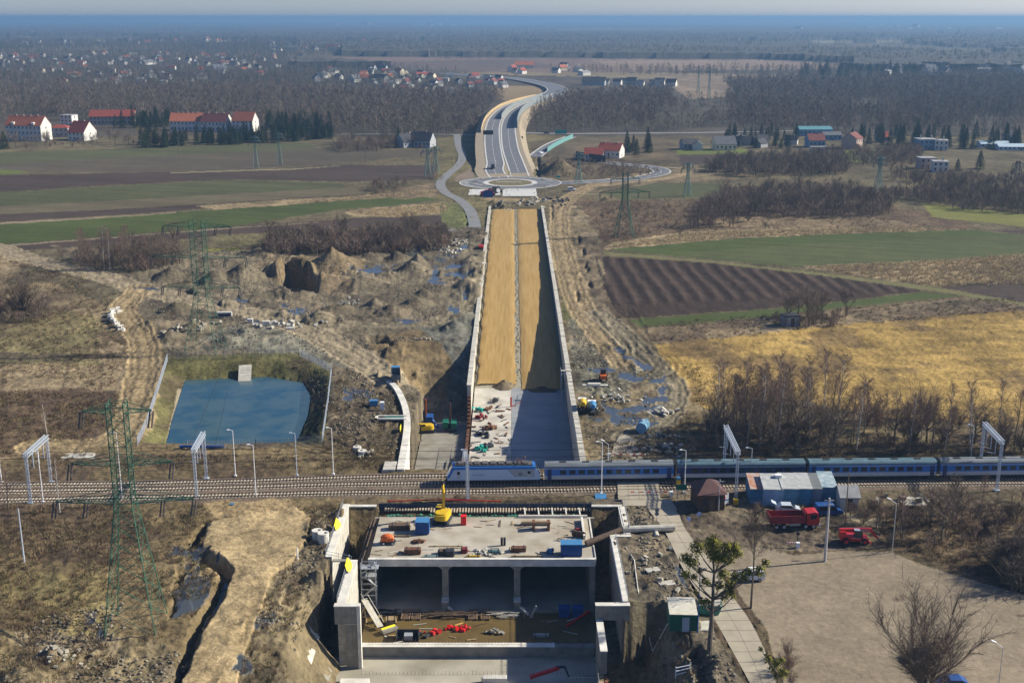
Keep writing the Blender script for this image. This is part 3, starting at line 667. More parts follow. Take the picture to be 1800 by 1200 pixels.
# concrete floor of the trench between sand and railway
b = MB()
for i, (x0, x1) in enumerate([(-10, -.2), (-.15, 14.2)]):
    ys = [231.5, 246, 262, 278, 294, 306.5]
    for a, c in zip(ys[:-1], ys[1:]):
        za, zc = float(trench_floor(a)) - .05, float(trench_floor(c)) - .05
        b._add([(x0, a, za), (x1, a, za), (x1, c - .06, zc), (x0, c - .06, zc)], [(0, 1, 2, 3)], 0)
    o = b.build('trench_floor_slab', (mat('trench_concrete', (.36, .33, .27), .8, .2, .22, col2=(.62, .58, .49), bump=.1), mat('shaded_trench_concrete', (.22, .24, .25), .6, .2, .15, col2=(.33, .33, .32), bump=.1))[i]); tag(o, kind='structure'); b = MB()  # right half darker and bluish: the wall's shadow put into its colour
pass
b = MB(); ys = [231.5, 286]
b._add([(-22.2, 231.5, -9.35), (-11.2, 231.5, -9.35), (-11.2, 287, -9.0), (-22.2, 287, -9.0)], [(0, 1, 2, 3)])
o = b.build('side_channel_floor', mat('damp_concrete', (.17, .155, .12), .7, .2, .3, col2=(.30, .28, .23))); tag(o, kind='structure')
b = MB()
for k in range(26): b.box(-17.5, -11.4, 233 + k * 2.1, 233.12 + k * 2.1, -9.4, -9.15)
for x in (-17.4, -14.4, -11.6): b.box(x, x + .1, 232.5, 287, -9.38, -9.12)
tag(b.build('reinforcement_mat', DARK), 'dark grid of reinforcing bars lying on the channel floor', 'rebar mat')

# ---- trench retaining walls: straight run made of cast bays
def long_wall(name, label, xo, xi, ya, yb, step, side, m):
    t = thing(name, label, 'retaining wall', ((xo + xi) / 2, ya, 0))
    y = ya; i = 0
    while y < yb - .1:
        y1 = min(yb, y + step); top = .55 + .12 * ((i * 7) % 3 - 1) + (.5 if y < 250 else 0); bot = float(trench_floor(y)) - 1.2
        c = MB(); cx = (xo + xi) / 2
        c.box(xo - cx, xi - cx, y - ya + .02, y1 - ya, bot, top - .22)
        c.box(xo - cx - .12, xi - cx + .12, y - ya + .03, y1 - ya - .03, top - .22, top)
        c.build('wall_bay', m, t)
        y = y1; i += 1
    return t
WL = long_wall('retaining_wall', 'long pale concrete wall on the left side of the sandy road bed', -11.3, -10.35, 288, 583, 15, 1, CONL)
WR = long_wall('retaining_wall', 'long pale concrete wall on the right side of the road bed, its inner face in shade', 14.3, 15.3, 231, 583, 15, -1, CONL)
# guard rail along the right wall and cross slots
b = MB()
for k in range(24): b.box(-.6, .6, k * 3.2, k * 3.2 + .12, 1.06, 1.13)
b.build('joint_strip', CON, WR)
# return at the near end of right wall
b = MB(); b.box(15.35, 21.5, 231, 232, -3, .95); b.box(15.35, 21.6, 230.9, 232.1, .95, 1.1)
tag(b.build('wing_wall', CONL), 'short pale wing wall turning right at the near end of the long wall', 'wing wall')
# left dividing wall near part, lower and with rusty sheet piles
t = thing('sheet_pile_wall', 'rusty brown sheet pile wall between the white trench floor and the side channel', 'sheet piles', (-10.8, 231.5, 0))
for k in range(0, 52):
    b = MB(); y = k * 1.08; tp = -7.6 + .05 * (k % 3) + max(0, (k - 42) * .62)
    b.profy([(-.28, -10), (.0, -10), (.28, -10), (.28, tp), (-.28, tp)], y, y + .62); b.profy([(-.05, -10), (.45, -10), (.45, tp - .1), (-.05, tp - .1)], y + .64, y + 1.02)
    b.build('pile', RUST, t)
b = MB(); b.box(-.5, -.35, 0, 44, -8.4, -8.0); b.build('waler', DARK, t)
t = thing('walkway', 'narrow pale grey steel walkway climbing beside the sheet piles', 'walkway', (-9.9, 240, -6.6))
b = MB(); b._add([(-.9, 0, .3), (.3, 0, .3), (-.6, 22, -.8), (-1.6, 22, -.8)], [(0, 1, 2, 3)]); b.box(-.95, -.88, 0, 20, .1, .4); b.build('deck', STEEL, t)
b = MB()
for k in range(12): b.bar((.3 - k * .075, k * 1.9, .3 - k * .09), (.3 - k * .075, k * 1.9, 1.3 - k * .09), .07)
b.bar((.3, 0, 1.3), (-.55, 21.5, .3), .07); b.bar((.3, 0, .8), (-.55, 21.5, -.2), .05); b.build('railing', STEEL, t)
# ---- curved wall of the side channel
cw = [XY(*q) for q in spline([(684, 672), (696, 684), (706, 702), (713, 722), (716, 745), (714, 770), (709, 800), (704, 829)], 4)]
t = thing('curved_retaining_wall', 'curved white concrete wall around the side channel left of the sheet piles', 'retaining wall', (cw[-1][0], cw[-1][1], 0))
def offs(pl, d):
    out = []
    for i, q in enumerate(pl):
        a = pl[max(0, i - 1)]; c = pl[min(len(pl) - 1, i + 1)]; dx, dy = c[0] - a[0], c[1] - a[1]; L = math.hypot(dx, dy) or 1
        out.append((q[0] + dy / L * d, q[1] - dx / L * d))
    return out
A = [(q[0] - cw[-1][0], q[1] - cw[-1][1]) for q in offs(cw, .75)]; B = [(q[0] - cw[-1][0], q[1] - cw[-1][1]) for q in offs(cw, -.75)]
def wallmesh(A, B, zt, zb, m, name, parent, step=1):
    for i in range(0, len(A) - 1, step):
        j = min(i + step, len(A) - 1); c = MB(); za = zb(i) if callable(zb) else zb; zc = zb(j) if callable(zb) else zb
        idx = list(range(i, j + 1)); top = [(A[k][0], A[k][1], zt) for k in idx] + [(B[k][0], B[k][1], zt) for k in reversed(idx)]
        bot = [(q[0], q[1], za) for q in top]; n = len(top)
        c._add(bot + top, [(k, (k + 1) % n, n + (k + 1) % n, n + k) for k in range(n)] + [tuple(range(n, 2 * n))]); c.build(name, m, parent)
wallmesh(A, B, .6, lambda i: -2.5 - 7 * min(1, i / 14), CONW, 'wall_bay', t, 4)
# stub buttress at its near end
b = MB(); b.profy([(-26.5, 0.6), (-24.0, .6), (-24, -3.5), (-28.2, -3.5)], 229.3, 234); tag(b.build('buttress', CONL), 'stubby concrete buttress at the near end of the curved wall', 'buttress')

# ---- slab bridge / box tunnel at the front
t = thing('tunnel_portal', 'concrete underpass portal with three dark openings under a working deck', 'tunnel', (-5.3, 191, 0)); ox, oy = -5.3, 191
b = MB()
xs = np.linspace(-25.0, 14.4, 40)
b.box(-25 - ox, 14.4 - ox, 0, 18.7, SLAB_Z - 1.1, SLAB_Z); b.build('deck_slab', CONSL, t)
b = MB(); b.box(-25.1 - ox, 14.5 - ox, -.12, .0, SLAB_Z - 1.15, SLAB_Z + .05); b.box(-25.1 - ox, 14.5 - ox, -.12, .55, SLAB_Z + .05, SLAB_Z + .22); b.build('deck_edge', CONW, t)
for x in (-11.7, .9):
    b = MB(); b.box(x - .55 - ox, x + .55 - ox, .3, 18.7, -10.6, SLAB_Z - 1.1)
    for s in (-1, 1): b.profy([(x + s * .55 - ox, SLAB_Z - 1.1), (x + s * 1.5 - ox, SLAB_Z - 1.1), (x + s * .55 - ox, SLAB_Z - 2.0)], .3, 18.7)
    b.box(x - .6 - ox, x + .6 - ox, -1.5, .3, -10.6, -8.6); b.build('pier_wall', CON, t)
    b = MB(); b.box(x - .62 - ox, x + .62 - ox, -1.55, .25, -8.6, -8.45)
    b.bar((x + .6 - ox, -1.5, -9.5), (x + 2 - ox, -3, -10.2), .35); b.build('pier_foot', CONW, t)
for x in (-24.9, 13.7):
    b = MB(); b.box(x - ox, x + .9 - ox, .3, 18.7, -10.6, SLAB_Z - 1.1); b.build('side_wall', CON, t)
b = MB(); b.box(-26 - ox, 15.6 - ox, 18.7, 19.4, -11, -1.6); b.build('added_end_wall', CON, t)  # added: closes the passage, which really runs on, to give a dark back
b = MB(); b.box(-25 - ox, 14.4 - ox, -2.2, 18.7, -10.9, FLOOR_Z); b.build('cell_floor', CONFL, t)
# pit floor before the portal, cross wall, lower slab
b = MB(); b.box(-25.2, 14.2, 176.6, 188.7, -11.2, -10.25); tag(b.build('formwork_floor', PLY), 'wet brown plywood floor in front of the portal', 'formwork')
b = MB(); b.box(-24.9, 13.5, 175.3, 176.5, -12, -9.25); b.box(-24.9, 7, 175.2, 176.55, -9.25, -9.15, 1)
tag(b.build('cross_wall', [CON, CONW]), 'low white-topped concrete wall crossing the pit before the portal', 'wall')
b = MB(); b._add([(-29, 120, -11.1), (14.2, 120, -11.1), (14.2, 175.3, -11.1), (-29, 175.3, -11.1)], [(0, 1, 2, 3)])
o = b.build('lower_slab', mat('damp_slab', (.24, .215, .155), .6, .3, .12, col2=(.50, .46, .36), bump=.08, spec=.4)); tag(o, kind='structure')
b = MB(); b.box(-28, 9, 165.9, 166.5, -11.2, -10.7); b.box(-27, -22.5, 166.5, 168, -11.2, -10.6)
tag(b.build('kerb_wall', CONW), 'white concrete kerb at the very bottom of the photo', 'kerb')
# ---- pit side walls (left, right)
def pwall(label, boxes, m=CONL, name='pit_wall', capm=CONW):
    bx = boxes[0]; t = thing(name, label, 'concrete wall', (bx[0], bx[2], 0))
    for (x0, x1, y0, y1, z0, z1) in boxes:
        c = MB(); c.box(x0 - bx[0], x1 - bx[0], y0 - bx[2], y1 - bx[2], z0, z1 - .15); c.build('wall_panel', m, t)
        c = MB(); X0, X1, Y0, Y1 = x0 - bx[0], x1 - bx[0], y0 - bx[2], y1 - bx[2]
        if Y1 - Y0 > X1 - X0:
            for k in range(1, int((Y1 - Y0) / 2.6)): c.box(X0 - .006, X1 + .006, Y0 + k * 2.6, Y0 + k * 2.6 + .05, z0, z1 - .16)
        else:
            for k in range(1, int((X1 - X0) / 1.6) + 1): c.box(X0 + k * 1.6 - .5, X0 + k * 1.6 - .45, Y0 - .006, Y1 + .006, z0, z1 - .16)
        for zz in np.arange(z1 - 1.4, z0, -1.5): c.box(X0 - .005, X1 + .005, Y0 - .005, Y1 + .005, zz, zz + .035)
        c.build('joint_lines', JOINT, t)
        c = MB(); c.box(x0 - bx[0] - .06, x1 - bx[0] + .06, y0 - bx[2] - .06, y1 - bx[2] + .06, z1 - .15, z1); c.build('coping', capm, t)
    return t
def rail(t, pts, h=1.1, m=STEEL, n=None):
    b = MB()
    for a, c in zip(pts[:-1], pts[1:]):
        a = Vector(a); c = Vector(c); L = (c - a).length; k = max(1, int(L / 2))
        for i in range(k + 1): q = a.lerp(c, i / k); b.bar(q, q + Vector((0, 0, h)), .06)
        for z in (h, h * .5): b.bar(a + Vector((0, 0, z)), c + Vector((0, 0, z)), .05)
    return b.build('railing', m, t)
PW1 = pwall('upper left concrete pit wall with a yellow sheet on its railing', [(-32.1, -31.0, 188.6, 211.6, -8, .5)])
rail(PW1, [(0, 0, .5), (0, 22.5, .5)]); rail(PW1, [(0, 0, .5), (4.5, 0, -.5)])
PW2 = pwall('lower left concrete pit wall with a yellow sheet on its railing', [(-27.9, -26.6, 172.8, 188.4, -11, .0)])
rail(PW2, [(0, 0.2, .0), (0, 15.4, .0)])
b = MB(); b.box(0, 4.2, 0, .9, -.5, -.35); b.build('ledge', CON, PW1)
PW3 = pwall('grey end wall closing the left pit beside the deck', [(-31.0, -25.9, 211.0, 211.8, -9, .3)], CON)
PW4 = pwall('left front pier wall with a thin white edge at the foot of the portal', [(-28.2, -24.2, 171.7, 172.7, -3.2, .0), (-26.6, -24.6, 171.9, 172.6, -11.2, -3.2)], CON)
b = MB(); b.box(3.55, 4.1, -.05, .9, -11.2, .02); b.build('lit_edge_strip', CONW, PW4)  # sunlit edge of the wall, put in as a white strip
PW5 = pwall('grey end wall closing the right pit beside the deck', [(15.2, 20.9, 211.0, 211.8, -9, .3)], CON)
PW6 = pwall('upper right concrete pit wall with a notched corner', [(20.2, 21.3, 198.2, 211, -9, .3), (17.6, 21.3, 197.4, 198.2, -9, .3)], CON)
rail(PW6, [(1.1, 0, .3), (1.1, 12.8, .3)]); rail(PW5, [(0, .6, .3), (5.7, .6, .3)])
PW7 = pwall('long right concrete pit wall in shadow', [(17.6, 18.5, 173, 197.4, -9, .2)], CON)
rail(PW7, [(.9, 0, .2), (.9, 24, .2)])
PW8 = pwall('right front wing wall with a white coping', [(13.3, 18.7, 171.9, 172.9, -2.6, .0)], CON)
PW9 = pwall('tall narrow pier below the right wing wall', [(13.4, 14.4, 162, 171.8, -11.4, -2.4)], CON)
t = thing('sheet_pile_wall', 'rusty sheet pile wall with scaffold along the right edge of the lower slab', 'sheet piles', (14.2, 145, 0))
for k in range(18):
    b = MB(); b.profy([(-.25, -11.4), (.25, -11.4), (.25, -6.3), (-.25, -6.3)], k * 1.05, k * 1.05 + .6); b.profy([(.0, -11.4), (.5, -11.4), (.5, -6.4), (.0, -6.4)], k * 1.05 + .62, k * 1.05 + 1.0); b.build('pile', RUST, t)
b = MB()
for k in range(12): b.box(-1.25, -.35, k * 1.6, k * 1.6 + 1.3, -6.55, -6.4 + .05 * (k % 3))
b.build('scaffold_deck', WOOD, t)
b = MB()
for k in range(13): b.bar((-1.2, k * 1.5, -11), (-1.2, k * 1.5, -5.5), .08)
b.bar((-1.2, 0, -5.5), (-1.2, 18.5, -5.5), .06); b.build('scaffold_post', STEEL, t)
# yellow sheets
for x, y, lb in [(-31.95, 200.5, 'yellow plastic sheet hanging on the railing of the upper left pit wall'), (-27.75, 184, 'yellow plastic sheet hanging on the railing of the lower left pit wall')]:
    b = MB(); b._add([(-.1, -1.4, 1.3), (-.1, 1.4, 1.5), (.5, 1.6, .7), (.8, .9, .1), (.6, -.6, -.2), (.15, -1.1, .2)], [(0, 5, 4, 3, 2, 1)])
    b._add([(-.14, -1.4, 1.3), (-.14, 1.4, 1.5), (.46, 1.6, .7), (.76, .9, .1), (.56, -.6, -.2), (.11, -1.1, .2)], [(0, 1, 2, 3, 4, 5)])
    tag(b.build('yellow_sheet', YELS, loc=(x, y, .4)), lb, 'sheet')
# sloped formwork side of the deck, left, and right edge
b = MB(); b._add([(-27.2, 190, -3.0), (-25.1, 190, -1.5), (-25.1, 209.6, -1.5), (-26.4, 209.6, -1.8)], [(0, 1, 2, 3)]); b._add([(-27.2, 190, -3.3), (-25.1, 190, -1.9), (-25.1, 209.6, -1.9), (-26.4, 209.6, -2.2)], [(3, 2, 1, 0)])
b.bar((-27.2, 190, -3.0), (-26.4, 209.6, -1.8), .25); b.bar((-26.3, 190, -2.2), (-25.9, 209.6, -1.6), .15)
tag(b.build('side_formwork', WOODD), 'dark sloping timber formwork along the left side of the deck', 'formwork')
b = MB(); b.box(12.9, 13.3, 199.5, 208, SLAB_Z, SLAB_Z + .8); b.box(14.45, 14.7, 191.2, 209, SLAB_Z - 1, SLAB_Z + .15)
tag(b.build('upstand_wall', CONW), 'thin white upstand along the right edge of the deck', 'upstand')
# scaffold stair tower at the left of the portal
t = thing('stair_tower', 'steel scaffold stair tower at the left of the portal openings', 'scaffold', (-24.5, 188.6, -10))
b = MB()
for x in (-1.6, .9):
    for y in (0, 1.8): b.bar((x, y, 0), (x, y, 9.3), .1)
for z in np.arange(1, 9.4, 1.1):
    for y in (0, 1.8): b.bar((-1.6, y, z), (.9, y, z), .07)
    b.bar((-1.6, 0, z), (-1.6, 1.8, z), .07); b.bar((.9, 0, z), (.9, 1.8, z), .07)
b.build('scaffold_frame', STEEL, t)
for i, z in enumerate((.2, 2.4, 4.6, 6.8)):
    b = MB(); s = 1 if i % 2 else -1; b.bar((-1.3 * s - .35, .9, z), (1.1 * s - .35, .9, z + 2.1), .7, .12); b.build('stair_flight', STEEL, t)
b = MB(); b.box(-1.6, .9, 0, 1.8, 6.65, 6.72); b.box(-1.6, 1.4, 0, 1.8, 8.1, 8.2); b.build('landing', STEEL, t)
b = MB(); b.bar((-1.2, -.2, 2.6), (2.2, -6, .4), 1.1, .15); b.bar((-1.7, -.2, 3.6), (1.7, -6, 1.4), .08); b.bar((-.6, -.2, 3.6), (2.8, -6, 1.4), .08); b.build('stair_ramp', CONL, t)
# leaning concrete slab on the left bank
b = MB(); b.cb((-32.2, 168.5, -4.5), (4.2, 9, .5), 0, 0, 0, R(58))
tag(b.build('leaning_slab', CONL), 'pale concrete slab leaning on the earth bank at the lower left of the pit', 'slab')
b = MB(); b.cb((-29.5, 163, -9), (2.5, 12, .4), 0, 0, 0, R(50)); tag(b.build('leaning_slab', CON), 'grey concrete slab at the toe of the left bank', 'slab')
# long round steel pipe crossing the right pit wall
b = MB(); a = P(1024, 965, -1); c = P(1165, 948, 1); b.tube((13.2, 196.5, -.7), (20, 199.5, .7), .55, .55, 12, 0)
b.tube((20, 199.5, .7), (29.5, 200.3, .7), .62, .62, 12, 1); b.bar((21, 199.5, -1), (21, 199.5, 1.6), .15, None, 0); b.tube((26, 200, 0), (26, 197.7, 0), .5, .5, 10, 1)
tag(b.build('conveyor_pipe', [WOODD, CONL]), 'long pipe and gangway crossing the right pit wall to the deck', 'pipe')
# ================================================================ RAILWAY
BALL = mat('ballast', (.155, .115, .078), .95, .45, 1.3, bump=.5)
SLEEP = mat('sleeper_concrete', (.46, .40, .31), .85, .3, 1.5)
RAILM = mat('rail_steel', (.10, .065, .045), .6, .3, 3)
T2L = [(-260, 216.0), (-102, 219.6), (-34, 221.8), (0, 223.1), (40, 224.4), (90, 226.0), (300, 232)]
T3L = [(-260, 208.5), (-99, 214.3), (-33, 218.0), (0, 218.9), (34, 220.6), (68, 222.2), (102, 222.8), (300, 224)]
T1L = [(-260, 219), (-102, 222.0), (-60, 223.6), (-34.5, 225.8), (-13.8, 226.8), (40, 228.4), (90, 229.6), (300, 236)]
T2L = [(-260, 213), (-100, 218.6), (-60, 220.3), (-34, 222.2), (0, 223.3), (40, 224.7), (90, 225.9), (300, 232)]
def along(pl, s):
    pts = spline(pl, 12); ds = [0]
    for a, c in zip(pts[:-1], pts[1:]): ds.append(ds[-1] + math.hypot(c[0] - a[0], c[1] - a[1]))
    return pts, ds
def track(name_i, pl, y_off=0.0, x0=-150, x1=150, zr=.25):
    pts, ds = along(pl, 1); xs = np.array([q[0] for q in pts]); ys = np.array([q[1] for q in pts])
    f = lambda x: float(np.interp(x, xs, ys))
    sl = MB(); rl = MB(); x = x0
    while x < x1:
        an = math.atan2(f(x + .5) - f(x - .5), 1.0); sl.cb((x, f(x), zr - .1), (.28, 2.6, .2), 0, an); x += .66
    g = np.arange(x0, x1 + .1, 5.0)
    for a, c in zip(g[:-1], g[1:]):
        for s in (-.75, .75): rl.bar((a, f(a) + s, zr + .09), (c, f(c) + s, zr + .09), .1, .17)
    o = sl.build('sleepers', SLEEP); tag(o, kind='structure'); o2 = rl.build('rails', RAILM); tag(o2, kind='structure')
    return f
f1 = track(1, T1L); f2 = track(2, T2L); f3 = track(3, T3L)
b = MB(); xs = np.arange(-160, 161, 4.0)
lo = [(x, f3(x) - 2.6) for x in xs]; hi = [(x, f1(x) + 2.4) for x in xs]
def ball_strip(fa, fb, z, m, nm, slope=.7):
    ys = []; v = []
    xs = np.arange(-170, 171, 1.2)
    for x in xs:
        a = fa(x); c = fb(x)
        v += [(x, a - slope * 1.5, -.06), (x, a, z), (x, (a + c) / 2, z + .02), (x, c, z), (x, c + slope * 1.5, -.06)]
    v = np.array(v); v[:, 2] += (fbm(v[:, 0] * 1.1, v[:, 1] * 1.1, 5) - .5) * .08 - .03 * (v[:, 2] < 0)
    I = np.arange(len(v)).reshape(len(xs), 5); f = np.stack([I[:-1, :-1], I[1:, :-1], I[1:, 1:], I[:-1, 1:]], -1).reshape(-1, 4)
    o = npmesh(nm, v, f, m); tag(o, kind='structure')
ball_strip(lambda x: f3(x) - 1.6, lambda x: f1(x) + 1.6, .17, BALL, 'ballast')
# ---------------------------------------------------------------- train
LB = mat('coach_blue', (.025, .16, .48), .35, .06, 1, spec=.5); DB = mat('coach_navy', (.012, .035, .13), .35, .08, 1, spec=.5)
SILV = mat('coach_silver', (.40, .44, .48), .35, .06, 1, spec=.5); ROOFG = mat('coach_roof', (.17, .19, .20), .7, .2, 1.0, streak=(.3, 1, 1))
UND = mat('underframe', (.03, .03, .032), .85, .3, 3); LOCO = mat('loco_pale_blue', (.42, .55, .68), .35, .05, 1, spec=.5)
ROOFT = mat('coach_roof_teal', (.10, .17, .20), .7, .2, 1)
def bogie(t, x):
    b = MB(); b.box(x - 1.5, x + 1.5, -1.05, 1.05, .45, .85, 0)
    for dx in (-1.25, 1.25):
        for s in (-.8, .8): b.wheel((x + dx, s, .46), .46, .13, 0, None, 12)
    return b.build('bogie', UND, t)
def coach(label, style, xc, L=26.2):
    an = math.atan2(f2(xc + 9) - f2(xc - 9), 18); t = thing('railway_coach', label, 'coach', (xc, f2(xc), .34), an, 'passenger coaches of the train')
    h = L / 2 - .25; band, low, roofm = style
    b = MB()
    # body side with stripes: silver low skirt, window band, upper line
    for z0, z1, mi in ((.95, 1.75, 1), (1.75, 3.05, 0), (3.05, 3.18, 1), (3.18, 3.32, 0)): b.box(-h, h, -1.41, 1.41, z0, z1, mi)
    b.build('body', [band, low], t)
    pr = [(-1.41, 3.32), (-1.36, 3.6), (-1.15, 3.85), (-.75, 4.0), (0, 4.07), (.75, 4.0), (1.15, 3.85), (1.36, 3.6), (1.41, 3.32)]
    b = MB(); b.prof(list(reversed(pr)), -h, h)
    b.build('roof', roofm, t)
    for k in range(5): b = MB(); b.box(-h + 3 + k * 4.6, -h + 4.3 + k * 4.6, -.35, .35, 4.0, 4.14); b.build('roof_vent', UND, t)
    n = 11
    for k in range(n):
        x = -h + 3.6 + k * (2 * h - 7.2) / (n - 1)
        for s in (-1, 1):
            w = MB(); w.box(x - .62, x + .62, s * 1.425 - .012, s * 1.425 + .012, 2.0, 2.85); w.build('window', GLASS, t)
    for x in (-h + .9, h - .9):
        for s in (-1, 1):
            w = MB(); w.box(x - .42, x + .42, s * 1.43 - .012, s * 1.43 + .012, .95, 3.1); w.build('door', DB, t)
    b = MB(); b.box(-h + 5, h - 5, -1.2, 1.2, .5, .95)
    for k in range(4): b.box(-h + 6.2 + k * 3.6, -h + 8.4 + k * 3.6, -1.25, 1.25, .35, .95)
    b.build('underframe', UND, t)
    bogie(t, -h + 3.4); bogie(t, h - 3.4)
    b = MB(); b.box(h, h + .48, -.8, .8, .9, 3.4); b.build('gangway', UND, t)
    return t
SH = 26.45
x0 = 6.2 + 13.15
coach('first coach behind the locomotive, bright blue band with a grey roof', (LB, SILV, ROOFG), x0)
coach('second coach, dark navy with a pale lower stripe', (DB, SILV, ROOFT), x0 + SH)
coach('third coach, blue with silver lower stripe, behind the small white hut', (LB, SILV, ROOFT), x0 + 2 * SH)
coach('fourth and rightmost coach, cut off by the right edge', (LB, SILV, ROOFG), x0 + 3 * SH)
# locomotive
xc = -3.65; an = math.atan2(f2(xc + 6) - f2(xc - 6), 12)
t = thing('electric_locomotive', 'pale blue and silver electric locomotive leading the train', 'locomotive', (xc, f2(xc), .34), an)
h = 9.3
pr = [(-h + .1, 1.0), (h - .1, 1.0), (h, 1.6), (h - .5, 2.6), (h - 1.2, 3.75), (-h + 1.2, 3.75), (-h + .5, 2.6), (-h, 1.6)]
b = MB(); b.profy(pr, -1.48, 1.48); b.build('body', LOCO, t)
b = MB(); pr2 = [(-h + .95, 3.2), (h - .95, 3.2), (h - 1.2, 3.78), (-h + 1.2, 3.78)]; b.profy(pr2, -1.5, 1.5)
for s in (-1, 1): b._add([(s * (h + .02), -1.5, 1.55), (s * (h + .02), 1.5, 1.55), (s * (h - 1.18), 1.5, 3.79), (s * (h - 1.18), -1.5, 3.79)], [(0, 1, 2, 3) if s > 0 else (3, 2, 1, 0)])
b._add([(-h - .02, -1.495, 1.5), (-h + .5, -1.495, 1.5), (-h + 1.45, -1.495, 3.3), (-h + 1.1, -1.495, 3.7)], [(0, 1, 2, 3)])
b.build('blue_trim', LB, t)
b = MB(); b.box(-h + 1.6, h - 1.6, -1.1, 1.1, 3.78, 4.0)
for k in range(9): b.box(-h + 2.2 + k * 1.6, -h + 3.3 + k * 1.6, -.8, .8, 4.0, 4.22)
b.build('roof_gear', mat('roof_gear', (.10, .09, .085), .8, .3, 2), t)
for s in (-1, 1):
    b = MB(); x = s * (h - 3.2); b.bar((x, -.7, 4.2), (x - s * 1.7, -.5, 4.75), .08); b.bar((x, .7, 4.2), (x - s * 1.7, .5, 4.75), .08)
    b.bar((x - s * 1.7, 0, 4.75), (x + s * .2, 0, 5.2 if s > 0 else 4.9), .08); b.bar((x + s * .2, -.9, 5.2 if s > 0 else 4.9), (x + s * .2, .9, 5.2 if s > 0 else 4.9), .1); b.build('pantograph', mat('pantograph_red', (.30, .12, .07), .6, .2, 2), t)
    b = MB(); b._add([(s * (h - .46), -1.15, 2.7), (s * (h - .46), 1.15, 2.7), (s * (h - 1.0), 1.15, 3.5), (s * (h - 1.0), -1.15, 3.5)], [(0, 1, 2, 3) if s > 0 else (3, 2, 1, 0)]); b.v = [(q[0] + s * .03, q[1], q[2] + .03) for q in b.v]; b.build('windscreen', GLASS, t)
for x in (-h + 2.3, h - 2.3):
    for s in (-1, 1):
        b = MB(); b.box(x - .35, x + .35, s * 1.5 - .015, s * 1.5 + .015, 1.3, 3.0); b.build('cab_door', SILV, t)
        b = MB(); b.box(x - .28, x + .28, s * 1.52 - .012, s * 1.52 + .012, 2.25, 2.85); b.build('door_window', GLASS, t)
b = MB(); b.box(h - 4.4, h - 3.7, -1.51, -1.49, 1.9, 2.5); b.build('grille', ROOFG, t)
b = MB(); b._add([(h - 6.6, -1.487, 3.15), (h - 5.2, -1.487, 1.6), (h - 4.6, -1.487, 1.6), (h - 3.2, -1.487, 1.6), (h - 1.2, -1.487, 1.6), (h - 1.3, -1.487, 3.15)], [(0, 1, 2, 3, 4, 5)]); b.build('grey_panel', mat('loco_grey', (.33, .38, .40), .4, .05, 1), t)
def text(body, size, m, parent, loc, rot, name='lettering', ex=.004):
    c = bpy.data.curves.new(name, 'FONT'); c.body = body; c.size = size; c.align_x = 'CENTER'; c.align_y = 'CENTER'; c.extrude = ex
    c.materials.append(m); q = bpy.data.objects.new(name, c); COL.objects.link(q); bpy.context.view_layer.update(); me = bpy.data.meshes.new_from_object(q.evaluated_get(bpy.context.evaluated_depsgraph_get())); bpy.data.objects.remove(q)
    o = bpy.data.objects.new(name, me); COL.objects.link(o); o.parent = parent; o.location = loc; o.rotation_euler = rot; return o
text('PKP INTERCITY', .42, BLUE, t, (-2.9, -1.5, 2.05), (math.pi / 2, 0, 0))
b = MB(); b.box(-h + .8, h - .8, -1.3, 1.3, .55, 1.0); b.box(-1.2, 1.4, -1.35, 1.35, .3, 1.0); b.box(-h - .25, -h + .8, -1.2, 1.2, .3, 1.0); b.build('underframe', UND, t)
bogie(t, -5.6); bogie(t, 5.0)
for s in (-.9, .9):
    for e in (-1, 1): b = MB(); b.tube((e * (h + .5), s, .85), (e * (h - .3), s, .85), .18, .2, 8); b.build('buffer', UND, t)
# ---------------------------------------------------------------- catenary portals and masts
GAL = mat('galvanised_pale', (.52, .57, .63), .45, .1, 2, metal=.2)
def lattice(b, a, c, w, n, r=.05, d=None):
    """box truss from a to c"""
    a = Vector(a); c = Vector(c); dv = (c - a).normalized(); up = Vector((0, 0, 1)) if abs(dv.z) < .8 else Vector((1, 0, 0))
    s = dv.cross(up).normalized() * w / 2; u = s.cross(dv).normalized() * (d or w) / 2
    cs = [s + u, s - u, -s - u, -s + u]
    for q in cs: b.bar(a + q, c + q, r * 2)
    for i in range(n):
        p = a.lerp(c, i / n); e = a.lerp(c, (i + 1) / n)
        for k in range(4):
            q0, q1 = cs[k], cs[(k + 1) % 4]
            b.bar(p + q0, (e + q1) if (i + k) % 2 else e + q1, r * 1.2); b.bar(p + q0, p + q1, r * 1.2)
    return b
def portal(label, A, B, ha=10.2):
    """A near mast foot, B far mast foot in ground metres; beam sits across the tracks"""
    t = thing('catenary_portal', label, 'catenary portal', (A[0], A[1], 0), 0, 'steel catenary portals over the railway')
    dx, dy = B[0] - A[0], B[1] - A[1]
    for (x, y) in ((0, 0), (dx, dy)):
        b = MB(); lattice(b, (x, y, 0), (x, y, ha), .42, 12, .035); b.box(x - .5, x + .5, y - .5, y + .5, -.2, .25); b.build('mast', GAL, t)
    b = MB(); lattice(b, (-dx * .02, -dy * .02, ha + .3), (dx * 1.02, dy * 1.02, ha + .3), .8, 14, .05, .7); b.build('beam', GAL, t)
    for k in (.3, .55, .8):
        b = MB(); b.bar((dx * k, dy * k, ha), (dx * k, dy * k, ha - 3.4), .14); b.bar((dx * k, dy * k, ha - 3.2), (dx * k - 1.6, dy * k, ha - 2.9), .07); b.build('dropper', GAL, t)
    return t
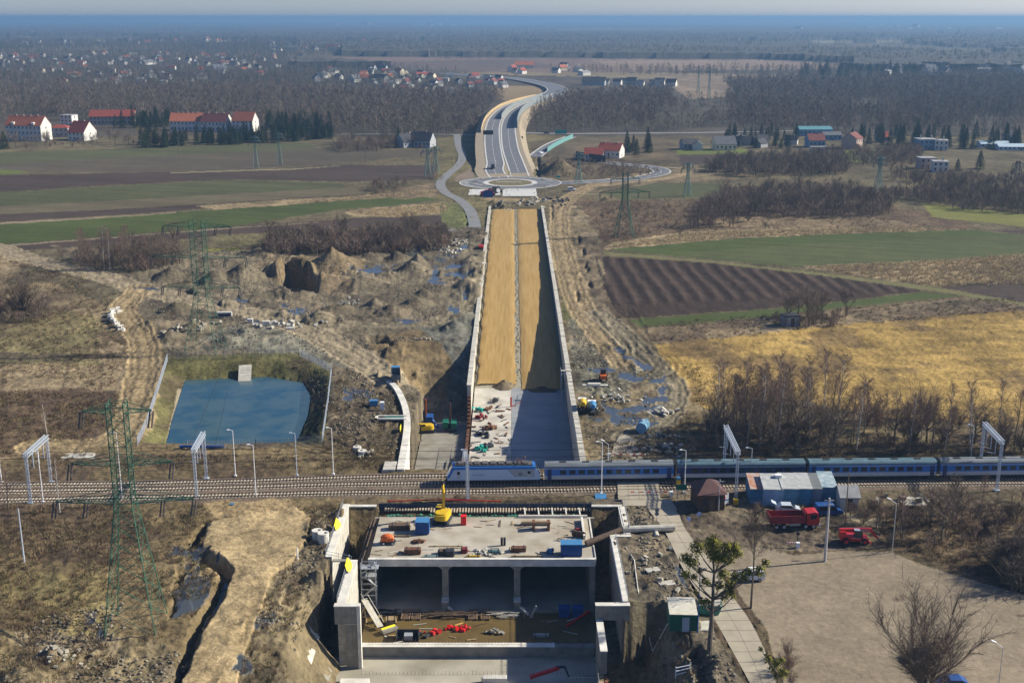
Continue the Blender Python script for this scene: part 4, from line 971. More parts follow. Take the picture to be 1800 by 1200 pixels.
PG = [('leftmost catenary portal over the railway, beside the left edge', XY(54, 884), XY(90, 848)), ('catenary portal to the right of the big near pylon', XY(346, 875), XY(363, 841)),
     ('catenary portal standing over the dark navy coach', XY(1257 + 36, 882), XY(1272, 832)), ('rightmost catenary portal, near the right edge', XY(1752, 862), XY(1722, 826))]
PORT = [portal(l, a, c, 9.4 if i < 2 else 9.8) for i, (l, a, c) in enumerate(PG)]
def lmast(label, px, py, top, double=False, m=WHITE, name='lamp_mast', arm=1, group='slender white lamp masts by the railway'):
    x, y = XY(px, py); s = 1 / m_per_px(py); h = (py - top) / s / math.cos(PITCH + math.atan((py - 600) / F)) ; h = h * .985
    t = thing(name, label, 'lamp mast', (x, y, 0), 0, group)
    b = MB(); b.tube((0, 0, 0), (0, 0, h), .11, .06, 8); b.box(-.25, .25, -.25, .25, 0, .3); b.build('mast', m, t)
    b = MB(); b.bar((0, 0, h), (-arm * .7, .3, h + .1), .08); b.box(-arm * .95 - .25, -arm * .95 + .25, .12, .5, h, h + .14); b.build('lamp_head', m, t)
    return t
for px, py, top, l in [(3, 848, 768, 'white lamp mast at the left edge of the photo'), (76, 883, 795, 'white lamp mast between the leftmost portal and its far leg'), (215, 878, 762, 'tall white lamp mast just left of the near pylon'),
                       (414, 837, 757, 'white lamp mast in front of the pond, right of the second portal'), (450, 872, 783, 'white lamp mast on the near side of the tracks below the pond'), (586, 834, 753, 'white lamp mast right of the pond fence'),
                       (1057, 868, 778, 'tall white lamp mast before the first coach'), (1203, 866, 792, 'white lamp mast beside the level crossing')]:
    lmast(l, px, py, top)
lmast('grey lattice mast at the lower right corner of the pond', 522, 836, 762, m=GAL, name='signal_mast', group='grey masts')
t = lmast('lattice mast on the railway in front of the locomotive', 822, 877, 792, m=GAL, name='lattice_mast', group='grey masts'); b = MB(); lattice(b, (0, 0, 0), (0, 0, 9.2), .55, 12, .05); b.build('lattice', GAL, t)
lmast('slim blue mast standing right of the navy coach joint', 1319, 846, 788, m=GAL, name='catenary_mast', group='grey masts')
lmast('blue-grey mast behind the train near the right edge', 1706, 806, 747, m=GAL, name='catenary_mast', group='grey masts')
# contact wires
b = MB()
for off, z in ((0, 5.6), (0, 7.0)):
    for f in (f1, f2, f3):
        for x in range(-150, 150, 15): b.tube((x, f(x), z), (x + 15, f(x + 15), z), .028, .028, 3, 0, False)
tag(b.build('contact_wire', DARK), 'thin overhead contact wires strung above the tracks', 'overhead wire')
# ================================================================ TREES AND SHRUBS
BARK = mat('bark', (.14, .115, .088), .95, .3, 1.5); BARKP = mat('bark_birch', (.48, .44, .38), .9, .35, 3)
TWIG = mat('twigs', (.19, .145, .105), .95, .25, .2); TWIGD = mat('twigs_dark', (.135, .103, .075), .95, .25, .2)
TWIGR = mat('twigs_reddish', (.20, .135, .10), .95, .25, .2); TWIGY = mat('twigs_willow', (.24, .165, .06), .95, .2, .2)
NEED = mat('needles', (.022, .042, .018), .95, .4, .5); NEEDB = mat('needles_light', (.045, .070, .028), .95, .4, .5)
IVY = mat('mistletoe', (.20, .185, .022), .9, .4, 1.5); IVYD = mat('mistletoe_dark', (.085, .09, .014), .9, .4, 1.5)
def seg3(V, Fc, a, b, r0, r1, n=3):
    d = b - a; q = d.to_track_quat('Z', 'Y').to_matrix(); o = len(V)
    for c, r in ((a, r0), (b, r1)):
        for k in range(n):
            t = 2 * math.pi * k / n; V.append(c + q @ Vector((math.cos(t) * r, math.sin(t) * r, 0)))
    for k in range(n): Fc.append((o + k, o + (k + 1) % n, o + n + (k + 1) % n, o + n + k))
def twig(V, Fc, a, b, w):
    d = b - a; s = d.cross(Vector((random.uniform(-1, 1), random.uniform(-1, 1), random.uniform(-1, 1)))).normalized() * w / 2; o = len(V)
    V.extend([a - s, a + s, b]); Fc.append((o, o + 1, o + 2))
def tree_mesh(seed, H, spread, limbs, sub, tw, style='round', trunk_r=.2, fork=.3, twl=.9, tww=.035):
    rs = random.getstate(); random.seed(seed)
    TV, TF, CV, CF = [], [], [], []
    lean = Vector((random.uniform(-.05, .05), random.uniform(-.05, .05), 1)); top = H * (.55 if style == 'round' else .95 if style == 'birch' else fork)
    pts = [Vector((0, 0, -.3))]; n = 5
    for i in range(1, n + 1):
        z = top * i / n; pts.append(Vector((lean.x * z + random.uniform(-.1, .1), lean.y * z + random.uniform(-.1, .1), z)))
    for i in range(n): seg3(TV, TF, pts[i], pts[i + 1], trunk_r * (1 - i / n * .7), trunk_r * (1 - (i + 1) / n * .7), 6)
    for l in range(limbs):
        t = fork + (1 - fork) * (l + random.random()) / limbs; az = l * 2.4 + random.uniform(-.5, .5)
        if style == 'vase': t = random.uniform(.45, 1.0)
        base = pts[0].lerp(pts[-1], t) if style != 'x' else pts[-1]
        k = min(n - 1, int(t * n)); base = pts[k].lerp(pts[k + 1], t * n - k)
        if style == 'birch': ln = H * .30 * (1.15 - t) * random.uniform(.8, 1.2) + .7; el = random.uniform(.7, 1.15)
        elif style == 'vase': ln = H * random.uniform(.55, .85); el = random.uniform(.75, 1.35)
        else: ln = spread * random.uniform(.8, 1.15) * (1.0 - .35 * max(0, t - .5)); el = random.uniform(.35, .9) + t * .35
        d = Vector((math.cos(az) * math.cos(el), math.sin(az) * math.cos(el), math.sin(el)))
        if style == 'vase': d = Vector((math.cos(az) * math.cos(el) * spread / H * 1.6, math.sin(az) * math.cos(el) * spread / H * 1.6, math.sin(el))).normalized()
        p = base; r = trunk_r * (.42 if style != 'birch' else .22); m = 4; nodes = [p]
        for i in range(m):
            d = (d + Vector((random.uniform(-.22, .22), random.uniform(-.22, .22), random.uniform(-.05, .25)))).normalized()
            q = p + d * ln / m; seg3(TV if i < 2 else CV, TF if i < 2 else CF, p, q, r * (1 - i / m * .8), r * (1 - (i + 1) / m * .8), 4 if i < 2 else 3); p = q; nodes.append(p)
        for s in range(sub):
            ts = random.uniform(.15, 1.0) * m; k = min(m - 1, int(ts)); a = nodes[k].lerp(nodes[k + 1], ts - k)
            d2 = (d + Vector((random.uniform(-1, 1), random.uniform(-1, 1), random.uniform(-.35, .8)))).normalized(); l2 = ln * random.uniform(.22, .5)
            b_ = a + d2 * l2; mid = a.lerp(b_, .5) + Vector((random.uniform(-.15, .15), random.uniform(-.15, .15), random.uniform(-.05, .2))) * l2
            seg3(CV, CF, a, mid, r * .3, r * .2); seg3(CV, CF, mid, b_, r * .2, r * .05)
            for w in range(tw):
                u = random.random(); c = a.lerp(mid, u * 2) if u < .5 else mid.lerp(b_, u * 2 - 1)
                dd = (d2 + Vector((random.uniform(-1, 1), random.uniform(-1, 1), random.uniform(-.5, .9)))).normalized()
                e = c + dd * twl * random.uniform(.6, 1.5); twig(CV, CF, c, e, tww)
                f = c.lerp(e, .5); twig(CV, CF, f, f + (dd + Vector((random.uniform(-1, 1), random.uniform(-1, 1), random.uniform(-1, 1))) * .8).normalized() * twl * .7, tww * .8)
    random.setstate(rs)
    return (TV, TF), (CV, CF)
def me_of(name, VF, m):
    me = bpy.data.meshes.new(name); me.from_pydata([tuple(q) for q in VF[0]], [], VF[1])
    for q in (m if isinstance(m, (list, tuple)) else [m]): me.materials.append(q)
    me.update(); return me
TM = {}
def add_type(key, variants, bark, twg, **kw):
    TM[key] = []
    for s in range(variants):
        a, c = tree_mesh(hash(key) % 1000 + s * 13 if False else sum(map(ord, key)) * 7 + s * 13, **kw)
        TM[key].append((me_of('trunk', a, bark), me_of('crown', c, twg)))
add_type('tree', 5, BARK, TWIG, H=13, spread=5.2, limbs=12, sub=11, tw=9, trunk_r=.24)
add_type('treed', 4, BARK, TWIGD, H=12, spread=4.4, limbs=11, sub=10, tw=9, trunk_r=.2)
add_type('birch', 3, BARKP, TWIGR, H=15, spread=3, limbs=22, sub=6, tw=7, style='birch', trunk_r=.17, fork=.25)
add_type('slim', 4, BARK, TWIGR, H=13, spread=3, limbs=16, sub=7, tw=7, style='birch', trunk_r=.15, fork=.2)
add_type('bush', 5, BARK, TWIGR, H=5, spread=2.8, limbs=12, sub=9, tw=9, style='vase', trunk_r=.09, fork=.08, twl=.6, tww=.035)
add_type('bushd', 4, BARK, TWIGD, H=5, spread=3.2, limbs=14, sub=10, tw=10, style='vase', trunk_r=.09, fork=.08, twl=.55, tww=.04)
def place(mesh_pair, name, cat, label, x, y, z=0, s=1.0, sz=None, group=None, rz=None):
    t = thing(name, label, cat, (x, y, z + gz(x, y)), random.uniform(0, 6.28) if rz is None else rz, group); t.scale = (s, s, sz if sz else s)
    for nm, me in zip(('trunk', 'crown'), mesh_pair):
        o = bpy.data.objects.new(nm, me); COL.objects.link(o); o.parent = t
    return t
def pal_in(poly, n, mind=0, seed=1):
    """n px positions in a px polygon, uniform on the ground"""
    rnd = random.Random(seed); w = [XY(*q) for q in poly]; xs = [q[0] for q in w]; ys = [q[1] for q in w]; out = []; k = 0
    while len(out) < n and k < n * 200:
        k += 1; x = rnd.uniform(min(xs), max(xs)); y = rnd.uniform(min(ys), max(ys))
        if inpoly(np.array([x]), np.array([y]), w)[0] and (not mind or all((x - a) ** 2 + (y - b_) ** 2 > mind ** 2 for a, b_ in out)): out.append((x, y))
    return out
# copses: polygon, count, types, scale range, label, min distance
COP = [
 ([(130, 455), (310, 440), (318, 462), (250, 478), (140, 470)], 24, ['treed', 'slim', 'tree'], (.75, 1.1), 'bare brown tree in the dense copse left of the second pylon', 'copse left of the second pylon', 3),
 ([(460, 432), (600, 425), (780, 420), (785, 440), (640, 447), (480, 447)], 46, ['bushd', 'bush', 'treed'], (.6, 1.35), 'bare dark shrub in the long thicket above the dug-up mounds', 'thicket above the mounds', 2.5),
 ([(1240, 745), (1320, 735), (1400, 745), (1520, 760), (1520, 800), (1400, 805), (1260, 795)], 40, ['slim', 'birch', 'birch', 'tree'], (.8, 1.25), 'bare tree in the roadside copse between the ochre meadow and the train', 'copse behind the train', 3),
 ([(1230, 735), (1540, 735), (1800, 760), (1800, 803), (1240, 800)], 26, ['bushd', 'bush'], (.8, 1.6), 'bare shrub in the undergrowth behind the train', 'undergrowth behind the train', 3),
 ([(1540, 780), (1700, 770), (1800, 765), (1830, 800), (1600, 805)], 14, ['tree', 'slim', 'birch'], (.7, 1.1), 'bare tree behind the train near the right edge', 'trees behind the rightmost coaches', 4),
 ([(1365, 560), (1430, 552), (1490, 555), (1480, 572), (1380, 578)], 9, ['tree', 'treed'], (.6, 1.0), 'bare tree of the small copse around the ruined shed in the fields', 'copse around the shed', 3.5),
 ([(1215, 395), (1260, 350), (1420, 340), (1430, 372), (1300, 392), (1225, 405)], 34, ['treed', 'tree', 'bushd'], (.75, 1.2), 'bare tree of the brown wood right of the haul road', 'brown wood in the right fields', 5),
 ([(1400, 340), (1570, 345), (1560, 380), (1410, 378)], 20, ['bushd', 'bush', 'treed'], (.8, 1.3), 'bare bush around the foot of the pylon in the right fields', 'bushes around the right pylon', 5),
 ([(1270, 290), (1480, 280), (1485, 305), (1250, 308)], 26, ['bushd', 'treed'], (.9, 1.4), 'bare shrub in the thicket in front of the right-hand houses', 'thicket before the right houses', 6),
 ([(1590, 330), (1800, 350), (1850, 372), (1600, 345)], 20, ['bushd', 'treed'], (.9, 1.3), 'bare shrub in the hedgerow between the right-hand fields', 'hedgerow in the right fields', 6),
 ([(1530, 275), (1610, 270), (1610, 290), (1530, 290)], 8, ['bush'], (1, 1.5), 'reddish bare shrub left of the white flat-roofed house', 'shrubs by the white house', 6),
 ([(1500, 905), (1600, 900), (1800, 900), (1850, 960), (1600, 955), (1520, 935)], 15, ['treed', 'slim', 'bushd'], (.6, .95), 'bare tree on the rough ground right of the telehandler', 'trees right of the telehandler', 4),
 ([(1740, 1000), (1800, 980), (1880, 1000), (1850, 1040), (1770, 1040)], 7, ['bushd'], (1.0, 1.6), 'dense dark thorn bush at the right edge of the gravel lot', 'dark bushes at the lot edge', 3),
 ([(640, 330), (700, 325), (700, 335), (640, 340)], 4, ['treed'], (.5, .8), 'small bare tree between the left fields', 'small trees between the left fields', 4),
 ([(0, 255), (300, 247), (300, 256), (0, 264)], 30, ['tree', 'bush', 'tree'], (.8, 1.1), 'round bare tree in the row in front of the school', 'trees in front of the school', 5),
 ([(590, 255), (760, 252), (760, 262), (590, 265)], 14, ['bush', 'treed'], (.8, 1.2), 'bare bush in the hedge before the dark farmhouse', 'hedge before the dark farmhouse', 6),
 ([(0, 545), (60, 540), (60, 560), (0, 565)], 5, ['bushd'], (.6, 1.0), 'low dark shrub around the big spreading tree at the left edge', 'shrubs at the spreading tree', 3),
 ([(1380, 1150), (1420, 1190), (1400, 1215), (1360, 1190)], 4, ['bush'], (.5, .8), 'low reddish shrub beside the concrete road at the bottom', 'shrubs by the concrete road', 1.5),
]
TREES = 0
for i, (poly, n, types, sr, lab, grp, md) in enumerate(COP):
    for j, (x, y) in enumerate(pal_in(poly, n, md, 100 + i)):
        ty = random.choice(types); s = random.uniform(*sr); place(random.choice(TM[ty]), 'bare_tree' if ty[0] in 'tsb' and 'bush' not in ty else 'bare_shrub', 'tree' if 'bush' not in ty else 'shrub', lab, x, y, -.1, s, s * random.uniform(.85, 1.1), grp); TREES += 1
def one(ty, px, py, s, lab, v=0, sz=None, name='bare_tree', cat='tree'):
    x, y = XY(px, py); return place(TM[ty][v % len(TM[ty])], name, cat, lab, x, y, -.1, s, sz)
a, c = tree_mesh(77, 12.5, 8.8, 18, 14, 12, trunk_r=.42, fork=.15, style='vase', twl=1.2, tww=.045)
BIGA = (me_of('trunk', a, BARK), me_of('crown', c, TWIGD))
x, y = XY(42, 556); place(BIGA, 'bare_tree', 'tree', 'big spreading bare tree in the dry meadow at the left edge', x, y, 0, 1.25, 1.05)
one('birch', 183, 473, 1.05, 'white-barked birch, left one of the pair in front of the left copse', 0, name='birch')
one('birch', 193, 474, 1.0, 'white-barked birch, right one of the pair in front of the left copse', 1, name='birch')
one('birch', 220, 470, .8, 'slimmer pale birch to the right of the birch pair', 2, name='birch')
one('tree', 110, 460, .5, 'small round bare tree left of the birch pair', 1)
one('birch', 83, 765, .65, 'lone thin pale birch above the leftmost catenary portal', 1, name='birch')
one('tree', 1195, 422, .62, 'small bare tree alone in the dry strip right of the haul road', 2)
one('tree', 1345, 405, .4, 'tiny lone bare tree at the edge of the dry strip in the right fields', 3)
a, c = tree_mesh(78, 14, 5.5, 16, 12, 10, style='vase', trunk_r=.25, fork=.2)
ROUNDT = (me_of('trunk', a, BARK), me_of('crown', c, TWIGR))
x, y = XY(1605, 795); place(ROUNDT, 'bare_tree', 'tree', 'round-crowned bare tree standing alone against the ochre meadow', x, y, 0, 1.05)
x, y = XY(1655, 950); place(TM['tree'][1], 'bare_tree', 'tree', 'tall grey bare tree on the bank above the gravel lot', x, y, 0, .9)
x, y = XY(15, 905); place(TM['slim'][1], 'bare_tree', 'tree', 'thin bare tree at the left edge below the railway', x, y, 0, .7)
x, y = XY(105, 900); place(TM['birch'][1], 'bare_tree', 'tree', 'thin leafless sapling before the leftmost portal', x, y, 0, .75)
# big foreground tree over the gravel lot
a, c = tree_mesh(80, 15, 7.4, 20, 24, 22, style='vase', trunk_r=.34, fork=.25, twl=1.15, tww=.028)
x, y = XY(1625, 1250); place((me_of('trunk', a, BARK), me_of('crown', c, TWIG)), 'bare_tree', 'tree', 'large fan-shaped bare tree in front of the gravel lot', x, y, 0, 1.0)
# tall slim tree beside the white van
a, c = tree_mesh(81, 17, 3.6, 20, 9, 9, style='birch', trunk_r=.2, fork=.5)
x, y = XY(1320, 1068); place((me_of('trunk', a, BARK), me_of('crown', c, TWIGD)), 'bare_tree', 'tree', 'tall straight bare tree standing before the white van', x, y, 0, 1.0)
# mistletoe tree
def mistletoe_tree(px, py, H, label, seed, balls, tr):
    random.seed(seed); x, y = XY(px, py); t = thing('mistletoe_tree', label, 'tree', (x, y, gz(x, y)))
    TV, TF = [], []
    p = Vector((0, 0, -.3)); nodes = []
    for i in range(8):
        q = Vector((random.uniform(-.15, .15) * (i > 0), 0, H * (i + 1) / 8)); seg3(TV, TF, p, q, tr * (1 - i * .1), tr * (1 - (i + 1) * .1), 8); p = q; nodes.append(q)
    cr = MB(); V2, F2 = [], []
    for (dx, dz, r) in balls:
        r *= .86
        tgt = Vector((dx, random.uniform(-1.6, 1.6), dz)); k = min(nodes, key=lambda q: abs(q.z - (dz - abs(dx) * .75 - .8)))
        mid = k.lerp(tgt, .55) + Vector((0, 0, -.35)); seg3(V2, F2, k, mid, .13, .09, 5); seg3(V2, F2, mid, tgt, .09, .04, 4)
        # a ball = many leaf clumps
        for j in range(int(330 * r * r)):
            v = Vector((random.gauss(0, 1), random.gauss(0, 1), random.gauss(0, 1))).normalized() * r * random.uniform(.45, 1.2); c0 = tgt + v
            s = random.uniform(.07, .17); n1 = v.normalized(); u = n1.orthogonal().normalized() * s; w = n1.cross(u); o = len(cr.v)
            cr.v += [tuple(c0 - u), tuple(c0 + w), tuple(c0 + u), tuple(c0 - w + n1 * s * .8)]; cr.f.append((o, o + 1, o + 2, o + 3)); cr.m.append(0 if random.random() < .62 else 1)
        for j in range(14):
            d = Vector((random.uniform(-1, 1), random.uniform(-1, 1), random.uniform(-.2, 1))).normalized(); twig(V2, F2, mid, mid + d * random.uniform(.8, 1.8), .04)
    for nm, VF, m in (('trunk', (TV, TF), BARK), ('branches', (V2, F2), BARK)):
        o = bpy.data.objects.new(nm, me_of(nm, VF, m)); COL.objects.link(o); o.parent = t
    cr.build('mistletoe', [IVY, IVYD], t); return t
mistletoe_tree(1247, 1148, 17.0, 'tall tree full of yellow-green mistletoe balls beside the green container', 5,
  [(-2.2, 16.0, 1.3), (-4.2, 15.6, .9), (-3.4, 15.2, 1.2), (-.3, 17.6, 1.4), (-.2, 16.6, 1.2), (.2, 15.4, 1.3), (1.6, 17.2, 1.0), (2.7, 17.0, 1.0), (3.1, 16.4, .8), (3.4, 15.6, .6), (2.0, 15.3, 1.3), (1.2, 14.5, 1.0),
   (-3.7, 12.1, .8), (-2.7, 12.2, .6), (-2.0, 13.2, .5), (-1.2, 11.6, .8), (1.4, 12.5, 1.0), (2.2, 11.4, .8), (3.4, 11.8, .9), (4.4, 12.3, .9), (5.2, 13.0, .6), (6.6, 13.4, 1.0), (7.6, 14.0, .7), (1.2, 10.2, .9), (2.4, 10.4, .7), (-1.5, 8.7, .8), (-.6, 8.2, .6), (-2.2, 9.2, .5), (2.1, 8.6, .9), (3.0, 9.0, .5)], .42)
mistletoe_tree(1365, 1215, 6.2, 'small mistletoe bush beside the concrete road at the bottom of the photo', 6, [(-1.5, 5.4, .7), (-.5, 5.0, .7), (.1, 5.8, .5), (.6, 3.6, .8), (-.5, 3.4, .8), (-2.2, 5.8, .4), (.2, 2.4, .7)], .12)
# ---- conifers
def conifer_mesh(seed, H=13, r=2.4, n=850):
    rnd = random.Random(seed); V = []; Fc = []; V.extend([]); 
    for i in range(n):
        t = rnd.random() ** .8; z = H * (.04 + .96 * t); rr = r * 1.35 * (1 - t) ** .8 * (.78 + .22 * math.cos(z * 4.2)) + .12
        a = rnd.uniform(0, 6.283); d = Vector((math.cos(a), math.sin(a), -.25)); c = Vector((0, 0, z)) + d * rr * rnd.uniform(.35, .75)
        e = Vector((0, 0, z)) + d * rr * rnd.uniform(.9, 1.15); s = Vector((-math.sin(a), math.cos(a), 0)) * rnd.uniform(.18, .42) * (1.3 - t)
        o = len(V); V += [c - s, c + s, e + s * .3 - Vector((0, 0, .15)), e - s * .3]; Fc.append((o, o + 1, o + 2, o + 3))
    TV, TF = [], []; seg3(TV, TF, Vector((0, 0, -.2)), Vector((0, 0, H * .97)), .16, .03, 5)
    return (TV, TF), (V, Fc)
CONS = []
for s in range(4):
    a, c = conifer_mesh(s, 13, 2.5); CONS.append((me_of('trunk', a, BARK), me_of('crown', c, NEED if s % 2 else NEEDB)))
for i, (poly, n, sr, lab, grp, md) in enumerate([
 ([(285, 247), (450, 243), (585, 236), (585, 246), (450, 253), (285, 260)], 84, (.7, 1.1), 'dark green spruce in the belt right of the school', 'spruce belt by the school', 3),
 ([(470, 222), (582, 222), (582, 236), (470, 238)], 26, (1.0, 1.4), 'tall dark spruce at the right end of the spruce belt', 'tall spruces at the end of the belt', 6),
 ([(200, 214), (300, 212), (300, 225), (200, 228)], 22, (.9, 1.2), 'dark spruce standing behind the red-roofed school wing', 'spruces behind the school', 6),
 ([(215, 250), (300, 246), (300, 262), (215, 262)], 7, (.9, 1.3), 'broad dark evergreen at the right of the school garden', 'evergreens of the school garden', 5),
 ([(1098, 262), (1140, 260), (1145, 275), (1100, 275)], 6, (.8, 1.2), 'dark spruce beside the red-roofed farmhouses', 'spruces by the farmhouses', 5),
 ([(1260, 240), (1400, 238), (1400, 262), (1290, 265)], 30, (.6, 1.0), 'dark spruce in the gardens behind the right-hand houses', 'garden spruces on the right', 7),
 ([(1490, 240), (1800, 245), (1800, 262), (1490, 262)], 44, (.8, 1.2), 'dark conifer in the belt behind the white houses', 'conifers behind the white houses', 7),
 ([(1400, 128), (1620, 128), (1620, 138), (1405, 140)], 34, (1.2, 1.8), 'distant dark conifer at the edge of the far wood', 'conifers at the far wood edge', 14)]):
    for j, (x, y) in enumerate(pal_in(poly, n, md, 300 + i)):
        s = random.uniform(*sr); place(random.choice(CONS), 'spruce_tree', 'conifer', lab, x, y, -.1, s, s * random.uniform(.85, 1.1), grp)
for px, py, s, l in [(8, 262, 1.0, 'dark evergreen at the left edge before the school'), (1722, 297, .9, 'single spruce right of the lower white house'), (1683, 300, .6, 'round dark evergreen at the corner of the lower white house'), (1695, 262, .5, 'clipped dark evergreen right of the upper white house'), (700, 252, .9, 'dark conifer beside the dark farmhouse on the left')]:
    x, y = XY(px, py); place(CONS[int(px) % 4], 'spruce_tree', 'conifer', l, x, y, -.1, s * 1.3, s)
for px, py, s, l in [(262, 255, 1.1, 'yellowish willow before the spruce belt'), (245, 240, 1.0, 'yellowish willow behind the dark evergreens'), (283, 258, .9, 'round golden willow at the field edge')]:
    x, y = XY(px, py); m = TM['tree'][int(px) % 5]; c2 = m[1].copy(); c2.materials[0] = TWIGY; place((m[0], c2), 'willow_tree', 'tree', l, x, y, 0, s * .8, s * .7)
# ---------------------------------------------------------------- woods as stuff: points on the ground carrying bare trees
def lo_tree(seed, H=14, r=4.2, n=90, w=.22, m=TWIG, con=False):
    if con:
        a, c = conifer_mesh(seed, H, r * .6, 130); V, Fc = c
        me = me_of('wood_tree', (V, Fc), NEED); return me
    rs = random.getstate(); random.seed(seed); V, Fc = [], []; seg3(V, Fc, Vector((0, 0, -.2)), Vector((0, 0, H * .6)), .2, .1)
    for i in range(n):
        t = random.random(); z = H * (.25 + .72 * t); a = random.uniform(0, 6.283); rr = r * math.sin(math.pi * min(1, .22 + t * .8)) * random.uniform(.2, 1)
        c = Vector((math.cos(a) * rr, math.sin(a) * rr, z)); d = Vector((math.cos(a) * .7, math.sin(a) * .7, random.uniform(.1, 1.4))).normalized()
        twig(V, Fc, c - d * 1.2, c + d * 1.4, w)
    random.setstate(rs); return me_of('wood_tree', (V, Fc), m)
W1 = mat('wood_brown', (.165, .125, .09), .95, .3, .02); W2 = mat('wood_red', (.14, .10, .078), .95, .3, .02); W3 = mat('wood_grey', (.20, .165, .125), .95, .3, .02); W4 = mat('wood_dark', (.10, .08, .062), .95, .3, .02)
LO = [lo_tree(1, m=W1), lo_tree(2, 13, 4.6, m=W2), lo_tree(3, 15, 4, m=W3), lo_tree(4, 12, 4.4, m=W4), lo_tree(5, 14, 4, con=True)]
tc = bpy.data.collections.new('wood_kinds')
for i, me in enumerate(LO): tc.objects.link(bpy.data.objects.new('wood_kind', me))
def wood(name, pts, smin, smax, con=0.0):
    me = bpy.data.meshes.new(name); me.from_pydata([(x, y, -float(curve(x, y))) for x, y in pts], [], [])
    ai = me.attributes.new('kind_index', 'INT', 'POINT'); ai.data.foreach_set('value', [4 if random.random() < con else random.randrange(4) for _ in pts])
    asx = me.attributes.new('sc', 'FLOAT', 'POINT'); asx.data.foreach_set('value', [random.uniform(smin, smax) for _ in pts])
    ar = me.attributes.new('rt', 'FLOAT', 'POINT'); ar.data.foreach_set('value', [random.uniform(0, 6.28) for _ in pts])
    o = bpy.data.objects.new(name, me); COL.objects.link(o)
    g = bpy.data.node_groups.new(name, 'GeometryNodeTree'); g.interface.new_socket('Geometry', in_out='INPUT', socket_type='NodeSocketGeometry'); g.interface.new_socket('Geometry', in_out='OUTPUT', socket_type='NodeSocketGeometry')
    N = g.nodes.new; L = g.links.new; gi = N('NodeGroupInput'); go = N('NodeGroupOutput'); ci = N('GeometryNodeCollectionInfo'); ci.inputs['Collection'].default_value = tc
    ci.inputs['Separate Children'].default_value = True; ci.inputs['Reset Children'].default_value = True
    ip = N('GeometryNodeInstanceOnPoints'); ip.inputs['Pick Instance'].default_value = True
    def na(nm, ty): q = N('GeometryNodeInputNamedAttribute'); q.data_type = ty; q.inputs[0].default_value = nm; return q.outputs[0]
    cx = N('ShaderNodeCombineXYZ'); L(na('rt', 'FLOAT'), cx.inputs[2])
    L(gi.outputs[0], ip.inputs['Points']); L(ci.outputs[0], ip.inputs['Instance']); L(na('kind_index', 'INT'), ip.inputs['Instance Index']); L(na('sc', 'FLOAT'), ip.inputs['Scale']); L(cx.outputs[0], ip.inputs['Rotation']); L(ip.outputs[0], go.inputs[0])
    md = o.modifiers.new('trees', 'NODES'); md.node_group = g; tag(o, kind='stuff'); return o
def pts_in(poly, spacing, seed, jit=.5, hole=None):
    rs = np.random.RandomState(seed); w = [XY(*q) for q in poly]; xs = [q[0] for q in w]; ys = [q[1] for q in w]
    X, Y = np.meshgrid(np.arange(min(xs), max(xs), spacing), np.arange(min(ys), max(ys), spacing)); x = X.ravel() + rs.uniform(-jit, jit, X.size) * spacing; y = Y.ravel() + rs.uniform(-jit, jit, X.size) * spacing
    k = inpoly(x, y, w) & (fbm(x / 60, y / 60, seed, 3) > .33); px, py = pix(x, y)
    for h in (hole or []): k &= ~inpoly(px, py, h)
    k &= (px > -150) & (px < 1950)
    return list(zip(x[k], y[k]))
ROADH = [(840, 250), (845, 215), (860, 190), (900, 172), (960, 165), (1010, 170), (960, 192), (915, 215), (920, 250)]
near_far = None
p1 = pts_in([(-100, 168), (300, 158), (620, 168), (860, 174), (900, 180), (850, 205), (838, 236), (700, 244), (600, 236), (300, 212), (-100, 216)], 7.5, 1, hole=[ROADH])
p2 = pts_in([(965, 178), (1180, 165), (1300, 172), (1900, 160), (1900, 244), (1500, 236), (1330, 232), (1290, 222), (1150, 232), (940, 232), (925, 215)], 8, 2, hole=[ROADH, [(1150, 225), (1150, 205), (1300, 186), (1310, 200), (1220, 222)], [(1180, 140), (1275, 140), (1275, 185), (1180, 190)]])
p2b = pts_in([(1270, 148), (1400, 146), (1900, 140), (1900, 160), (1300, 172)], 9, 3)
print('wood trees', len(p1), len(p2), len(p2b))
wood('woodland', p1, .75, 1.3, .04); wood('woodland', p2, .75, 1.25, .07); wood('woodland', p2b, .9, 1.3, .05)
